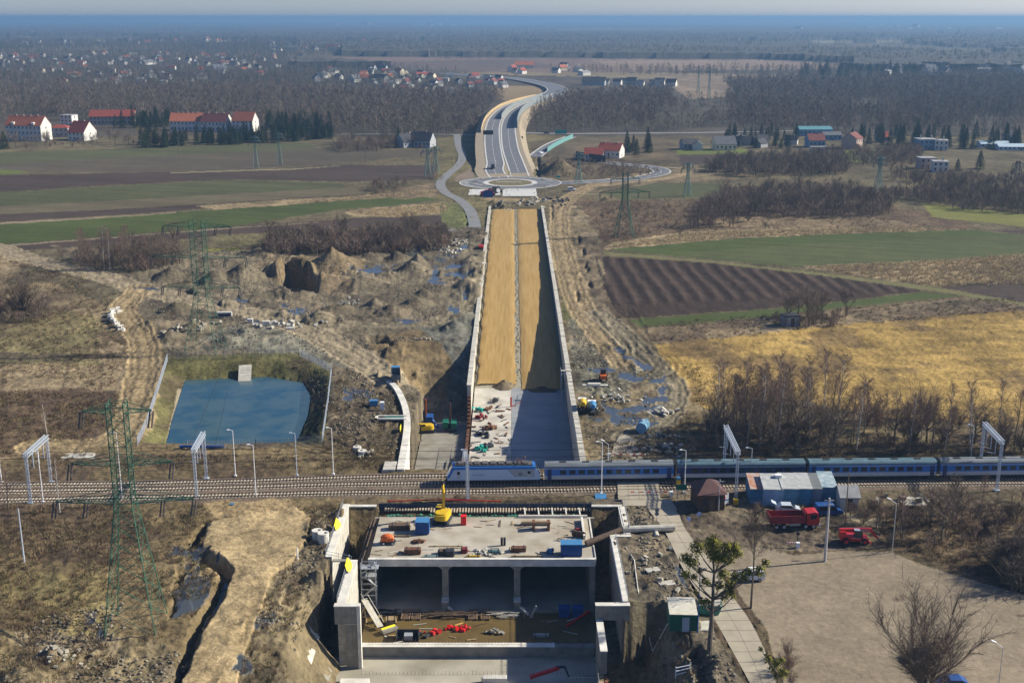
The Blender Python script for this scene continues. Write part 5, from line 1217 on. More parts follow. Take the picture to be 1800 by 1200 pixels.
# scrub filling the thickets, too dense to count
LOB = [lo_tree(20 + i, 5.5, 3.4, 110, .12, m=(TWIG, TWIGR, TWIG, TWIGD, TWIGR)[i]) for i in range(5)]
tcs = bpy.data.collections.new('scrub_kinds')
for me in LOB: tcs.objects.link(bpy.data.objects.new('scrub_kind', me))
tcw_ = tc; tc = tcs
for i, (poly, sp, a, c) in enumerate([
 ([(130, 452), (310, 438), (320, 465), (250, 480), (140, 472)], 3.0, .5, 1.0), ([(455, 430), (600, 415), (780, 408), (790, 442), (640, 450), (470, 450)], 3.0, .55, 1.25),
 ([(1235, 755), (1400, 760), (1530, 775), (1800, 780), (1850, 806), (1210, 804)], 3.2, .3, .75), ([(1360, 560), (1490, 553), (1485, 575), (1370, 580)], 3, .3, .7),
 ([(1205, 405), (1235, 360), (1300, 338), (1430, 335), (1575, 345), (1560, 382), (1420, 385), (1300, 398)], 4.8, .6, 1.4), ([(1230, 300), (1270, 286), (1485, 272), (1490, 308), (1300, 312)], 5, .8, 1.5),
 ([(1560, 325), (1800, 345), (1900, 355), (1900, 380), (1700, 372), (1560, 350)], 5, .7, 1.5), ([(1490, 268), (1620, 262), (1620, 292), (1500, 292)], 6, .7, 1.4), ([(1560, 305), (1900, 322), (1900, 340), (1570, 318)], 6, .7, 1.4),
 ([(1480, 900), (1900, 870), (1900, 1010), (1700, 985), (1560, 960), (1510, 940)], 3.4, .25, .7), ([(1740, 985), (1900, 965), (1900, 1050), (1760, 1040)], 2.2, .6, 1.1),
 ([(590, 250), (770, 247), (770, 266), (590, 268)], 6, .8, 1.4), ([(0, 540), (85, 535), (90, 565), (0, 570)], 2.6, .4, .8), ([(-100, 690), (200, 690), (190, 760), (-100, 770)], 4, .15, .35),
 ([(640, 318), (780, 312), (790, 335), (650, 342)], 5, .4, .8), ([(1040, 370), (1180, 360), (1200, 400), (1060, 425)], 5, .2, .5), ([(960, 275), (1020, 270), (1160, 300), (1140, 312), (960, 312)], 5, .3, .6), ([(1540, 700), (1800, 760), (1530, 765)], 5, .4, .8)]):
    wood('scrub', pts_in(poly, sp, 40 + i), a, c)
tc = tcw_
# farther woods and orchards mixed with the villages
VIL = [([(-60, 78), (500, 76), (520, 150), (-60, 158)], 14, 4, .45), ([(500, 118), (640, 125), (900, 160), (640, 166), (500, 158)], 11, 5, .45), ([(500, 108), (830, 128), (620, 122)], 14, 6, .2)]
for poly, sp, sd, cn in VIL: wood('woodland', pts_in(poly, sp, sd), .55, .95, cn)
FRM = pts_in([(960, 126), (1900, 118), (1900, 140), (1400, 138), (1100, 133)], 18, 8); wood('woodland', FRM, .8, 1.2, .15)
fw = [q for q in pts_in([(-100, 62), (1900, 62), (1900, 118), (1420, 118), (1480, 112), (1340, 103), (1000, 100), (600, 98), (480, 104), (500, 90), (-100, 90)], 23, 12, hole=CLR) if fbm(np.array([q[0] / 500]), np.array([q[1] / 900]), 7, 4)[0] > .40]
print('far', len(fw)); wood('woodland', fw, 1.0, 1.6, .45)
wood('woodland', pts_in([(0, 128), (520, 128), (520, 160), (0, 166)], 11, 14), .6, 1.0, .35)
# canopy of the woods out to the horizon
def canopy():
    vv = np.concatenate([np.arange(96, 30, -.55), 30 * np.exp(np.linspace(0, math.log(3.0 / 30), 120))]); a = PITCH + np.arctan((vv - 570) / F); gy = CAMH / np.tan(a)
    u = np.linspace(-1.25, 1.25, 1300) * (900 / F); dep = gy * ct + CAMH * st; X = dep[:, None] * u[None]; Y = np.repeat(gy[:, None], len(u), 1)
    x = X.ravel(); y = Y.ravel(); px, py = pix(x, y); nz = fbm(x / 500, y / 900, 7, 4)
    m = (nz > .43).astype(float)
    for poly in [[(480, 106), (600, 99), (1000, 102), (1340, 104), (1500, 110), (1500, 121), (1200, 128), (830, 130), (620, 115)], [(60, 70), (520, 68), (520, 160), (-100, 160), (-100, 86)], [(480, 84), (640, 84), (640, 100), (480, 104)], [(400, 120), (900, 120), (900, 130), (400, 130)], [(760, 38), (960, 38), (940, 46), (700, 47)]] + CLR: m[inpoly(px, py, poly)] = 0
    m[inpoly(px, py, [(600, 82), (1420, 80), (1420, 103), (1340, 104), (1000, 101), (600, 98)])] = 1
    k = .5 + fbm(x / 16, y / 40, 3, 3); h = m * (6 + 9 * k * np.clip(y / 6000, .7, 1.3)) - 3 * (1 - m)
    hills = smooth(9000, 24000, y) * (5 + 60 * np.maximum(0, fbm(x / 5000, y / 6000, 33, 3) - .35))
    n, mm = X.shape; I = np.arange(n * mm).reshape(n, mm); f_ = np.stack([I[:-1, :-1], I[:-1, 1:], I[1:, 1:], I[1:, :-1]], -1).reshape(-1, 4)
    o = npmesh('far_woods', np.stack([x, y, h + hills - curve(x, y)], 1), f_, mat('far_woods', (.040, .038, .030), .95, .5, .01, col2=(.078, .064, .046)), smooth_=False); tag(o, kind='stuff')
canopy()
def far_hills():
    o = []; v = []; xs = np.linspace(-26000, 26000, 400)
    for r, (d, amp, sd) in enumerate([(25500, 0, 1), (26500, 80, 2), (33000, 100, 5)]):
        z = -60 + (amp + 50) * np.maximum(.15, fbm(xs / 6000, xs * 0 + r, sd, 4) * 1.6 - .35 + xs / 90000).clip(0, 1.3); v += list(zip(xs, xs * 0 + d, z))
    I = np.arange(len(v)).reshape(3, 400); f = np.stack([I[:-1, :-1], I[:-1, 1:], I[1:, 1:], I[1:, :-1]], -1).reshape(-1, 4)
    o = npmesh('hills', v, f, mat('hills', (.06, .06, .05), .95, .4, .002)); tag(o, kind='structure')
far_hills()
# ================================================================ LOOSE COVER: tufts, weeds, clods (nobody could count them)
def tuft(seed, n, h, w, r, m):
    rs = random.getstate(); random.seed(seed); V, Fc = [], []
    for i in range(n):
        a = random.uniform(0, 6.283); c = Vector((math.cos(a) * random.uniform(0, r), math.sin(a) * random.uniform(0, r), -.05)); d = Vector((math.cos(a) * random.uniform(.1, .9), math.sin(a) * random.uniform(.1, .9), 1)).normalized()
        twig(V, Fc, c, c + d * h * random.uniform(.5, 1.2), w)
    random.setstate(rs); return me_of('tuft', (V, Fc), m)
def clod(seed, m):
    b = MB(); rs = random.getstate(); random.seed(seed); b.ball((0, 0, .1), .45, 6, 0, (1, .8, .6), .35); random.setstate(rs); me = bpy.data.meshes.new('clod'); me.from_pydata(b.v, [], b.f); me.materials.append(m); return me
STRAW = mat('straw', (.30, .225, .12), .95, .3, .3); STRAWD = mat('weed_brown', (.12, .08, .05), .95, .3, .3); STRAWG = mat('weed_olive', (.11, .10, .04), .95, .3, .3)
CLOD = mat('clod', (.165, .14, .098), .95, .35, 1); CLODL = mat('clod_pale', (.26, .225, .165), .95, .3, 1)
tct = bpy.data.collections.new('tuft_kinds')
for me in (tuft(1, 26, .75, .07, .5, STRAW), tuft(2, 26, .95, .06, .55, STRAWD), tuft(3, 24, .6, .08, .5, STRAWG), tuft(4, 30, 1.1, .05, .7, STRAWD), tuft(5, 26, .7, .07, .5, STRAW)): tct.objects.link(bpy.data.objects.new('tuft_kind', me))
tcc = bpy.data.collections.new('clod_kinds')
for me in (clod(1, CLOD), clod(2, CLODL), clod(3, CLOD), clod(4, CLOD), clod(5, CLODL)): tcc.objects.link(bpy.data.objects.new('clod_kind', me))
tcr = bpy.data.collections.new('reed_kinds')
for i_ in range(5): tcr.objects.link(bpy.data.objects.new('reed_kind', tuft(30 + i_, 26, .8, .10, .6, mat('reed', (.50, .39, .22), .95, .25, .3))))
def ground_pts(poly, spacing, seed, thr=.45, hole=()):
    rs = np.random.RandomState(seed); w = [XY(*q) for q in poly]; xs = [q[0] for q in w]; ys = [q[1] for q in w]
    X, Y = np.meshgrid(np.arange(min(xs), max(xs), spacing), np.arange(min(ys), max(ys), spacing)); x = X.ravel() + rs.uniform(-.6, .6, X.size) * spacing; y = Y.ravel() + rs.uniform(-.6, .6, X.size) * spacing
    px, py = pix(x, y); k = inpoly(x, y, w) & (fbm(x / 7, y / 9, seed, 4) > thr) & (px > -60) & (px < 1860) & (py < 1290)
    for h in [HAUL, CROAD] + list(hole): k &= ~inpoly(px, py, h)
    for pts, hw, c_, r_ in T: d, _ = dline(x, y, [XY(*q) for q in spline(pts, 5)]); k &= d > hw * .9
    k &= ~((x > -33) & (x < 22) & (y < 214)); k &= ~((x > -23.5) & (x < 16.5) & (y > 228) & (y < 585)); k &= ~((y > 212) & (y < 231)); k &= ~inpoly(x, y, WATER)
    return x[k], y[k]
def scatter(name, parts, smin, smax, coll):
    global tc
    x = np.concatenate([p[0] for p in parts]); y = np.concatenate([p[1] for p in parts]); gy_, u_, H_ = HG; uu = x / (y * ct + CAMH * st)
    i = np.clip(np.interp(y, gy_, np.arange(len(gy_))).round().astype(int), 0, len(gy_) - 1); j = np.clip(np.interp(uu, u_, np.arange(len(u_))).round().astype(int), 0, len(u_) - 1)
    z = H_[i, j]; keep = tc; tc = coll; o = wood(name, list(zip(x, y)), smin, smax)
    co = np.stack([x, y, z], 1).astype(np.float32); o.data.vertices.foreach_set('co', co.ravel()); rs = np.random.RandomState(1); o.data.attributes['kind_index'].data.foreach_set('value', rs.randint(0, 5, len(x)).astype(np.int32)); tc = keep; print(name, len(x)); return o
PONDB = [(250, 790), (290, 628), (530, 618), (590, 655), (572, 790)]
scatter('dry_weeds', [ground_pts([(-60, 885), (600, 878), (600, 1010), (560, 1290), (-60, 1290)], .95, 1, .40), ground_pts([(-60, 440), (180, 470), (235, 520), (215, 770), (100, 835), (-60, 840)], 1.5, 2, .44), ground_pts([(-60, 690), (210, 690), (190, 790), (-60, 800)], 1.0, 3, .4),
    ground_pts([(250, 800), (690, 790), (690, 836), (100, 846)], 1.1, 4, .45), ground_pts([(1080, 890), (1300, 1290), (1060, 1290)], 1.2, 5, .5), ground_pts([(1290, 885), (1900, 870), (1900, 1060), (1560, 965), (1300, 905)], 1.1, 6, .42, [Z_LOT]), ground_pts([(1060, 770), (1900, 790), (1900, 830), (1060, 838)], 1.2, 7, .42),
    ground_pts([(1190, 640), (1230, 640), (1250, 790), (1150, 800)], 1.3, 8, .45), ground_pts([(1120, 570), (1780, 522), (1800, 545), (1150, 607)], 1.9, 9, .42), ground_pts([(1020, 355), (1250, 350), (1640, 395), (1200, 412), (1060, 432)], 3.0, 10, .42), ground_pts([(570, 640), (700, 690), (680, 830), (565, 830)], 1.4, 11, .52), ground_pts([(1500, 1090), (1560, 1040), (1800, 1060), (1800, 1100)], 3, 13, .6)], .5, 1.25, tct)
scatter('reed_bed', [ground_pts([(1412, 469), (1640, 459), (1800, 447), (1900, 462), (1900, 500), (1650, 503), (1560, 492)], 1.8, 21, .2), ground_pts([(1050, 438), (1200, 410), (1560, 400), (1700, 403), (1300, 418), (1075, 436)], 1.9, 22, .3), ground_pts([(610, 372), (780, 358), (790, 372), (700, 382)], 1.9, 23, .3), ground_pts([(480, 360), (740, 336), (800, 336), (600, 352)], 2.2, 24, .3)], 1.0, 1.8, tcr)
scatter('mud_clods', [ground_pts([(270, 450), (470, 435), (790, 400), (860, 400), (830, 620), (812, 830), (700, 830), (560, 700), (500, 620), (300, 620), (250, 540)], 1.4, 31, .55), ground_pts([(585, 640), (690, 680), (700, 830), (590, 830)], .9, 32, .5), ground_pts([(1000, 560), (1090, 560), (1190, 700), (1180, 800), (1010, 830)], 1.1, 33, .54), ground_pts([(-60, 1100), (600, 1000), (590, 1290), (-60, 1290)], .8, 34, .5), ground_pts([(1080, 890), (1140, 890), (1300, 1200), (1060, 1290)], .8, 35, .5), ground_pts([(360, 880), (610, 878), (600, 1000), (480, 1010)], .8, 36, .52)], .2, .85, tcc)
# ================================================================ ROADS
ASPH = mat('asphalt', (.13, .135, .145), .85, .15, .3, bump=.05); ASPL = mat('asphalt_light', (.24, .24, .235), .85, .15, .3); KERB = mat('kerb_concrete', (.50, .49, .46), .85, .12, 1)
LINE = mat('road_marking', (.72, .72, .70), .6, .08, 2); SLABR = mat('road_slabs', (.40, .35, .26), .9, .2, .35, bump=.12, col2=(.30, .26, .19))
GRV = mat('verge_gravel', (.27, .22, .15), .95, .25, .6)
# concrete slab road over the level crossing
rp = [XY(*q) for q in CROAD]; k = len(rp) // 2
b = MB(); 
Lp = [(1136, 880), (1140, 896), (1168, 933), (1200, 998), (1230, 1045), (1257, 1090), (1288, 1145), (1318, 1200), (1345, 1260)]
Rp = [(1180, 880), (1191, 896), (1207, 933), (1259, 998), (1286, 1045), (1318, 1090), (1345, 1145), (1364, 1200), (1380, 1260)]
L2 = [XY(*q) for q in spline(Lp, 6)]; R2 = [XY(*q) for q in spline(Rp, 6)]
def ribbon(name, L, Rr, z, m, joints=None):
    b = MB(); n = len(L); xs = 6; v = []
    for a, c in zip(L, Rr):
        for q in range(xs + 1):
            t = q / xs; v.append((a[0] * (1 - t) + c[0] * t, a[1] * (1 - t) + c[1] * t, (a[2] * (1 - t) + c[2] * t) if len(a) > 2 else z))
    I = np.arange(len(v)).reshape(n, xs + 1); f = np.stack([I[:-1, :-1], I[:-1, 1:], I[1:, 1:], I[1:, :-1]], -1).reshape(-1, 4)
    o = npmesh(name, v, f, m); tag(o, kind='structure'); return o
ribbon('road_concrete', L2, R2, .03, SLABR)
jm = mat('joint_dirt', (.24, .205, .15), .95, .3, 1); b = MB()
for i in range(0, len(L2) - 1, 2): b.bar((L2[i][0], L2[i][1], .04), (R2[i][0], R2[i][1], .04), .1, .02)
for t in (.5,): b.path([(a[0] * (1 - t) + c[0] * t, a[1] * (1 - t) + c[1] * t, .02) for a, c in zip(L2, R2)], .035, 4)
o = b.build('road_joints', jm); tag(o, kind='structure')
cr = [XY(1095, 852), XY(1108, 880)]
yA = 214.3; b = MB()
for j in range(9):
    for i in range(4):
        x0 = 21.6 + i * 2.05 + (9 - j) * -.12; b.box(x0, x0 + 2.0, yA + j * 1.75, yA + j * 1.75 + 1.7, .15, .36)
b.cb((26, 213.2, .12), (9.5, 2.6, .12), 0, 0, R(6)); b.cb((24.3, 231.3, .12), (8.6, 3, .12), 0, 0, R(-6))
o = b.build('level_crossing_slabs', SLABR); tag(o, kind='structure')
L3 = [XY(1072, 808), XY(1080, 780), XY(1092, 762)]; R3 = [XY(1132, 808), XY(1118, 780), XY(1104, 762)]
ribbon('road_concrete', L3, R3, .1, SLABR)
# helper: centre line roads
def road(name, pts, w, m=ASPH, z=.05, edge=True, dashed=True, zf=None, sm=6, w2=None):
    c = [(*XY(q[0], q[1], (zf(q[1]) if zf else 0)), (zf(q[1]) if zf else 0)) for q in spline([tuple(q) for q in pts], sm)]
    def off(d):
        out = []
        for i, q in enumerate(c):
            a = c[max(0, i - 1)]; e = c[min(len(c) - 1, i + 1)]; dx, dy = e[0] - a[0], e[1] - a[1]; L = math.hypot(dx, dy) or 1
            out.append((q[0] + dy / L * d, q[1] - dx / L * d, q[2] + z))
        return out
    A = off(-w / 2); B_ = off(w / 2); ribbon(name, A, B_, z, m)
    if edge:
        b = MB()
        for s in (-1, 1):
            o1 = off(s * (w / 2)); o2 = off(s * (w / 2 + .9)); n = len(o1)
            b._add([(q[0], q[1], q[2] + .12) for q in o1] + [(q[0], q[1], q[2] + .12) for q in o2], [(i, n + i, n + i + 1, i + 1) if s > 0 else (i, i + 1, n + i + 1, n + i) for i in range(n - 1)])
            b._add([(q[0], q[1], q[2]) for q in o1] + [(q[0], q[1], q[2] + .12) for q in o1], [(i, n + i, n + i + 1, i + 1) if s < 0 else (i, i + 1, n + i + 1, n + i) for i in range(n - 1)])
        o = b.build('kerb', KERB); tag(o, kind='structure')
    if dashed:
        b = MB(); acc = 0
        for i in range(len(c) - 1):
            a = Vector(c[i]); e = Vector(c[i + 1]); L = (e - a).length; u = 0
            while u < L:
                if (acc + u) % 9 < 4: b.bar(a.lerp(e, u / L) + Vector((0, 0, z + .008)), a.lerp(e, min(1, (u + 1) / L)) + Vector((0, 0, z + .008)), .3, .012)
                u += 1
            acc += L
        if b.v: o = b.build('lane_marking', LINE); tag(o, kind='structure')
    return off
def zf(py): return float(np.interp(py, [133, 150, 170, 190, 215, 240, 265, 290, 308, 330], [1, 2.5, 5, 7, 7.5, 6.5, 4.2, 1.6, .1, 0]))
LC = [(878, 313), (869, 300), (871, 288), (869, 277), (866, 257), (865, 240), (865.5, 227), (869.5, 212), (878, 200), (892, 189), (908, 182), (930, 175.5), (955, 170)]
RC = [(914, 310), (907, 290), (898, 265), (894, 240), (894, 219), (901, 202), (914, 190.5), (930, 182.5), (952, 175), (965, 170)]
offL = road('motorway_left', LC, 9.6, zf=zf); offR = road('motorway_right', RC, 9.6, zf=zf)
road('motorway_far', [(955, 171), (970, 166), (980, 159), (972, 152), (945, 145), (900, 137.5), (850, 134), (780, 129)], 24, zf=lambda p: float(np.interp(p, [129, 150, 172], [0, 2.5, 5])), dashed=False)
# embankment below the carriageways
b = MB(); A = offL(-12); B_ = offR(8.5); n = min(len(A), len(B_))
def resamp(pl, n):
    pl = [Vector(q) for q in pl]; ds = [0]
    for a, c in zip(pl[:-1], pl[1:]): ds.append(ds[-1] + (c - a).length)
    out = []
    for i in range(n):
        s = ds[-1] * i / (n - 1); k = max(0, min(len(ds) - 2, int(np.searchsorted(ds, s)) - 1)); out.append(pl[k].lerp(pl[k + 1], (s - ds[k]) / max(1e-6, ds[k + 1] - ds[k])))
    return out
A = resamp(A, 40); B_ = resamp(B_, 40)
for i in range(39):
    a, a2, c, c2 = A[i], A[i + 1], B_[i], B_[i + 1]; dz = Vector((0, 0, .06)); g = lambda q, w=0: Vector((q.x + w, q.y, -1))
    b._add([a - dz, a2 - dz, c2 - dz, c - dz, g(a), g(a2), g(c2, 6 if c2.z > 1 else 0), g(c, 6 if c.z > 1 else 0)], [(0, 3, 2, 1), (0, 1, 5, 4), (3, 7, 6, 2)])
o = b.build('road_embankment', GRV); tag(o, kind='structure')
def barrier(name, label, pl, h, m, th=.25):
    x0 = pl[0]; t = thing(name, label, 'noise barrier', tuple(x0)); b = MB()
    for a, c in zip(pl[:-1], pl[1:]): b._add([(a[0] - x0[0] + s, a[1] - x0[1], a[2] - x0[2] + z) for s in (-th / 2, th / 2) for z in (0, h)] + [(c[0] - x0[0] + s, c[1] - x0[1], c[2] - x0[2] + z) for s in (-th / 2, th / 2) for z in (0, h)], [(0, 1, 5, 4), (2, 6, 7, 3), (1, 3, 7, 5), (0, 2, 3, 1), (4, 5, 7, 6)])
    b.build('panels', m, t)
    b = MB()
    for a in pl[::3]: b.bar((a[0] - x0[0], a[1] - x0[1], a[2] - x0[2]), (a[0] - x0[0], a[1] - x0[1], a[2] - x0[2] + h + .15), .35)
    b.build('posts', KERB, t)
    return t
BARM = mat('barrier_panel', (.20, .22, .22), .8, .15, .5); BARY = mat('barrier_timber', (.42, .31, .16), .85, .15, .5)
oL = offL(-8.2); oR = offR(7.0); oM = offR(-7.3)
barrier('noise_barrier', 'ochre noise barrier along the left edge of the curved motorway', [tuple(q) for q in oL if q[1] > 900], 2.5, BARY)
barrier('noise_barrier', 'dark noise barrier along the right edge of the motorway beside the wood', [tuple(q) for q in oR if 930 < q[1] < 1330], 5.0, BARM)
barrier('noise_barrier', 'noise barrier on the median between the two carriageways', [tuple(q) for q in oM if 1010 < q[1] < 1400], 4.0, BARM)
# roundabout
rc = Vector((*XY(897, 321.5), 0))
def ring(name, rx0, ry0, rx1, ry1, z, m, n=72):
    o = ribbon(name, [(rc.x + rx0 * math.cos(t), rc.y + ry0 * math.sin(t), z) for t in np.linspace(0, 2 * math.pi, n)], [(rc.x + rx1 * math.cos(t), rc.y + ry1 * math.sin(t), z) for t in np.linspace(0, 2 * math.pi, n)], z, m)
ring('roundabout_apron', 28, 27, 14, 15.5, .075, ASPL); ring('roundabout_road', 24, 23, 16, 17, .083, ASPH); ring('roundabout_kerb', 15.2, 16.2, 12.2, 13.5, .2, KERB)
ring('roundabout_island', 12.3, 13.6, .01, .01, .24, mat('island_grass', (.14, .115, .055), .95, .3, .5))
ring('roundabout_outer_kerb', 28.8, 27.8, 28, 27, .2, KERB)
b = MB(); b.box(-8, 6, -.6, .6, .25, .36); o = b.build('island_path', KERB, loc=(rc.x, rc.y + 2, 0)); tag(o, kind='structure')
b = MB(); b.box(rc.x - 4, rc.x + 14, rc.y - 52, rc.y - 24, 0, .1); b.box(rc.x - 22, rc.x - 5, rc.y - 48, rc.y - 26, 0, .09); o = b.build('paved_apron', KERB); tag(o, kind='structure')
offS = road('slip_road', [(946, 322), (1000, 321.5), (1060, 318.5), (1110, 315), (1145, 309), (1163, 303), (1155, 296.5), (1125, 292), (1090, 289), (1060, 285)], 9.5, z=.1)
road('slip_road', [(830, 320), (845, 322), (860, 325)], 8, dashed=False, z=.06)
# side roads
road('access_road', [(803, 236), (806, 255), (813, 275), (806, 291), (784, 310), (774, 323), (782, 338), (808, 352), (826, 370), (834, 392), (834, 403)], 5.4, mat('asphalt_worn', (.19, .19, .185), .85, .15, .3), edge=False, dashed=False, z=.12)
road('access_road', [(790, 404), (810, 405), (838, 404)], 5, ASPL, edge=False, dashed=False, z=.06)
road('country_road', [(925, 234), (1000, 235), (1100, 234.5), (1250, 233), (1400, 230)], 7, ASPL, edge=False, dashed=False, z=.08)
road('country_road', [(600, 236), (720, 236), (835, 237)], 5, ASPL, edge=False, dashed=False, z=.08)
road('ramp_road', [(940, 276), (955, 264), (975, 252), (1003, 241)], 8, ASPH, z=.15, dashed=False)
road('farm_track', [(1080, 287), (1130, 292), (1200, 296), (1300, 300)], 4, mat('track', (.28, .22, .14), .95, .2, .5), edge=False, dashed=False, z=.08)
pl = [(*XY(q[0], q[1]), .2) for q in [(962, 268), (975, 259), (990, 251), (1007, 243)]]
barrier('noise_barrier', 'teal green barrier along the ramp right of the motorway', pl, 3.2, mat('barrier_teal', (.12, .27, .26), .6, .1, .5))
t = barrier('noise_barrier', 'dark straight screen wall before the red-roofed farmhouses', [(*XY(q[0], q[1]), 0) for q in [(1012, 278), (1040, 283), (1064, 286)]], 4.5, DARK)
# motorway gantry sign & small signs
def sign(px, py, w, h, hh, m, label, z0=0, cat='road sign'):
    x, y = XY(px, py, z0); t = thing('road_sign', label, cat, (x, y, z0)); b = MB(); b.bar((-w * .35, 0, 0), (-w * .35, 0, hh), .12); b.bar((w * .35, 0, 0), (w * .35, 0, hh), .12); b.build('post', STEEL, t)
    b = MB(); b.box(-w / 2, w / 2, -.12, -.06, hh - h, hh); b.build('panel', m, t); return t
sign(914, 252, 4.5, 2.6, 5, GREEN, 'green road sign right of the motorway slope', 1); sign(858, 247, 7, 3, 7, DARK, 'dark rear of a motorway sign over the left carriageway', 6.5)
sign(858, 352, 5, 3.6, 5, BLUE, 'blue site board left of the roundabout earthworks'); sign(895, 308, .9, 1.6, 2.4, YELS, 'small yellow sign at the roundabout splitter island'); sign(986, 242, 9, 3, 6, TEAL, 'teal direction board on the country road')
sign(981, 318, 2.4, 1.2, 3, TEAL, 'tiny teal sign on the slip road')
# ---------------------------------------------------------------- pond
b = MB(); b._add([(q[0], q[1], -2.6) for q in WATER], [tuple(range(len(WATER) - 1, -1, -1))])
wm = bpy.data.materials.new('pond_water'); wm.use_nodes = True; bs = wm.node_tree.nodes['Principled BSDF']; bs.inputs['Roughness'].default_value = .12; bs.inputs['IOR'].default_value = 1.33
n_ = wm.node_tree; tc_ = n_.nodes.new('ShaderNodeTexCoord'); nz = n_.nodes.new('ShaderNodeTexNoise'); nz.inputs['Scale'].default_value = .18; nz.inputs['Detail'].default_value = 6; n_.links.new(tc_.outputs['Object'], nz.inputs['Vector'])
rp_ = n_.nodes.new('ShaderNodeValToRGB'); rp_.color_ramp.elements[0].position = .36; rp_.color_ramp.elements[0].color = (.022, .07, .105, 1); rp_.color_ramp.elements[1].position = .60; rp_.color_ramp.elements[1].color = (.055, .10, .115, 1)
n_.links.new(nz.outputs[0], rp_.inputs[0]); n_.links.new(rp_.outputs[0], bs.inputs['Base Color']); nz2 = n_.nodes.new('ShaderNodeTexNoise'); nz2.inputs['Scale'].default_value = 2.2; nz2.inputs['Detail'].default_value = 4; n_.links.new(tc_.outputs['Object'], nz2.inputs['Vector'])
bp_ = n_.nodes.new('ShaderNodeBump'); bp_.inputs['Strength'].default_value = .25; bp_.inputs['Distance'].default_value = .05; n_.links.new(nz2.outputs[0], bp_.inputs['Height']); n_.links.new(bp_.outputs[0], bs.inputs['Normal'])
o = b.build('pond_water', wm); tag(o, kind='structure')
b = MB(); dl = [XY(*q, -1.9) for q in spline([(325, 968), (350, 985), (385, 998), (402, 1012), (392, 1040), (350, 1112), (308, 1200), (280, 1290)], 6)]
b.strip([(x - 1.5, y) for x, y in dl], [(x + 1.3, y) for x, y in dl], -1.9); b.f = [tuple(reversed(q)) if (Vector(b.v[q[1]]) - Vector(b.v[q[0]])).cross(Vector(b.v[q[2]]) - Vector(b.v[q[0]])).z < 0 else q for q in b.f]
o = b.build('ditch_water', mat('ditch_water', (.07, .075, .045), .1, .3, .4, spec=.6)); tag(o, kind='structure')
# boat ramp
a = Vector((*XY(431, 642), 0.05)); c = Vector((*XY(430, 671, -2.8), -2.7)); t = thing('concrete_ramp', 'pale concrete slab ramp running down into the pond', 'ramp', tuple(a)); d = c - a
for i in range(6):
    b = MB(); p0 = d * (i / 6); p1 = d * ((i + .94) / 6); b.bar(p0, p1, 3.3, .25); b.build('slab', CONL, t)
def fence(label, pts, h=2.0, step=2.6, name='mesh_fence', m=GAL, topz=0):
    w = [G(*q) for q in pts]; t = thing(name, label, 'fence', w[0]); o0 = Vector(w[0])
    for a, c in zip(w[:-1], w[1:]):
        a = Vector(a) - o0; c = Vector(c) - o0; L = (c - a).length; n = max(1, round(L / step)); b = MB()
        for i in range(n + 1): q = a.lerp(c, i / n); b.bar(q, q + Vector((0, 0, h + .1)), .09)
        b.build('posts', m, t); b = MB()
        for z in np.linspace(.15, h, 9): b.bar(a + Vector((0, 0, z)), c + Vector((0, 0, z)), .03)
        for i in range(int(L / .45)): q = a.lerp(c, i * .45 / L); b.bar(q + Vector((0, 0, .1)), q + Vector((0, 0, h)), .018)
        b.build('mesh_panel', m, t)
    return t
fence('galvanised mesh fence along the left side of the pond', [(242, 784), (258, 745), (275, 695), (295, 632)])
fence('mesh fence along the far side of the pond', [(295, 632), (410, 630), (525, 625)], m=mat('grey_wire', (.16, .17, .17), .6, .1, 2))
fence('galvanised mesh fence along the right side of the pond', [(525, 625), (583, 655), (576, 710), (567, 778)])
fence('thin mesh fence along the near side of the pond', [(330, 788), (450, 788), (565, 780)], step=8, m=mat('grey_wire2', (.3, .33, .35), .6, .1, 2))
b = MB(); a = Vector(G(316, 788)); c = Vector(G(394, 787)); b.tube(a + Vector((0, 0, .4)), c + Vector((0, 0, .4)), .33, .33, 10); tag(b.build('blue_pipe', BLUE), 'long blue plastic pipe lying on the near side of the pond', 'pipe')
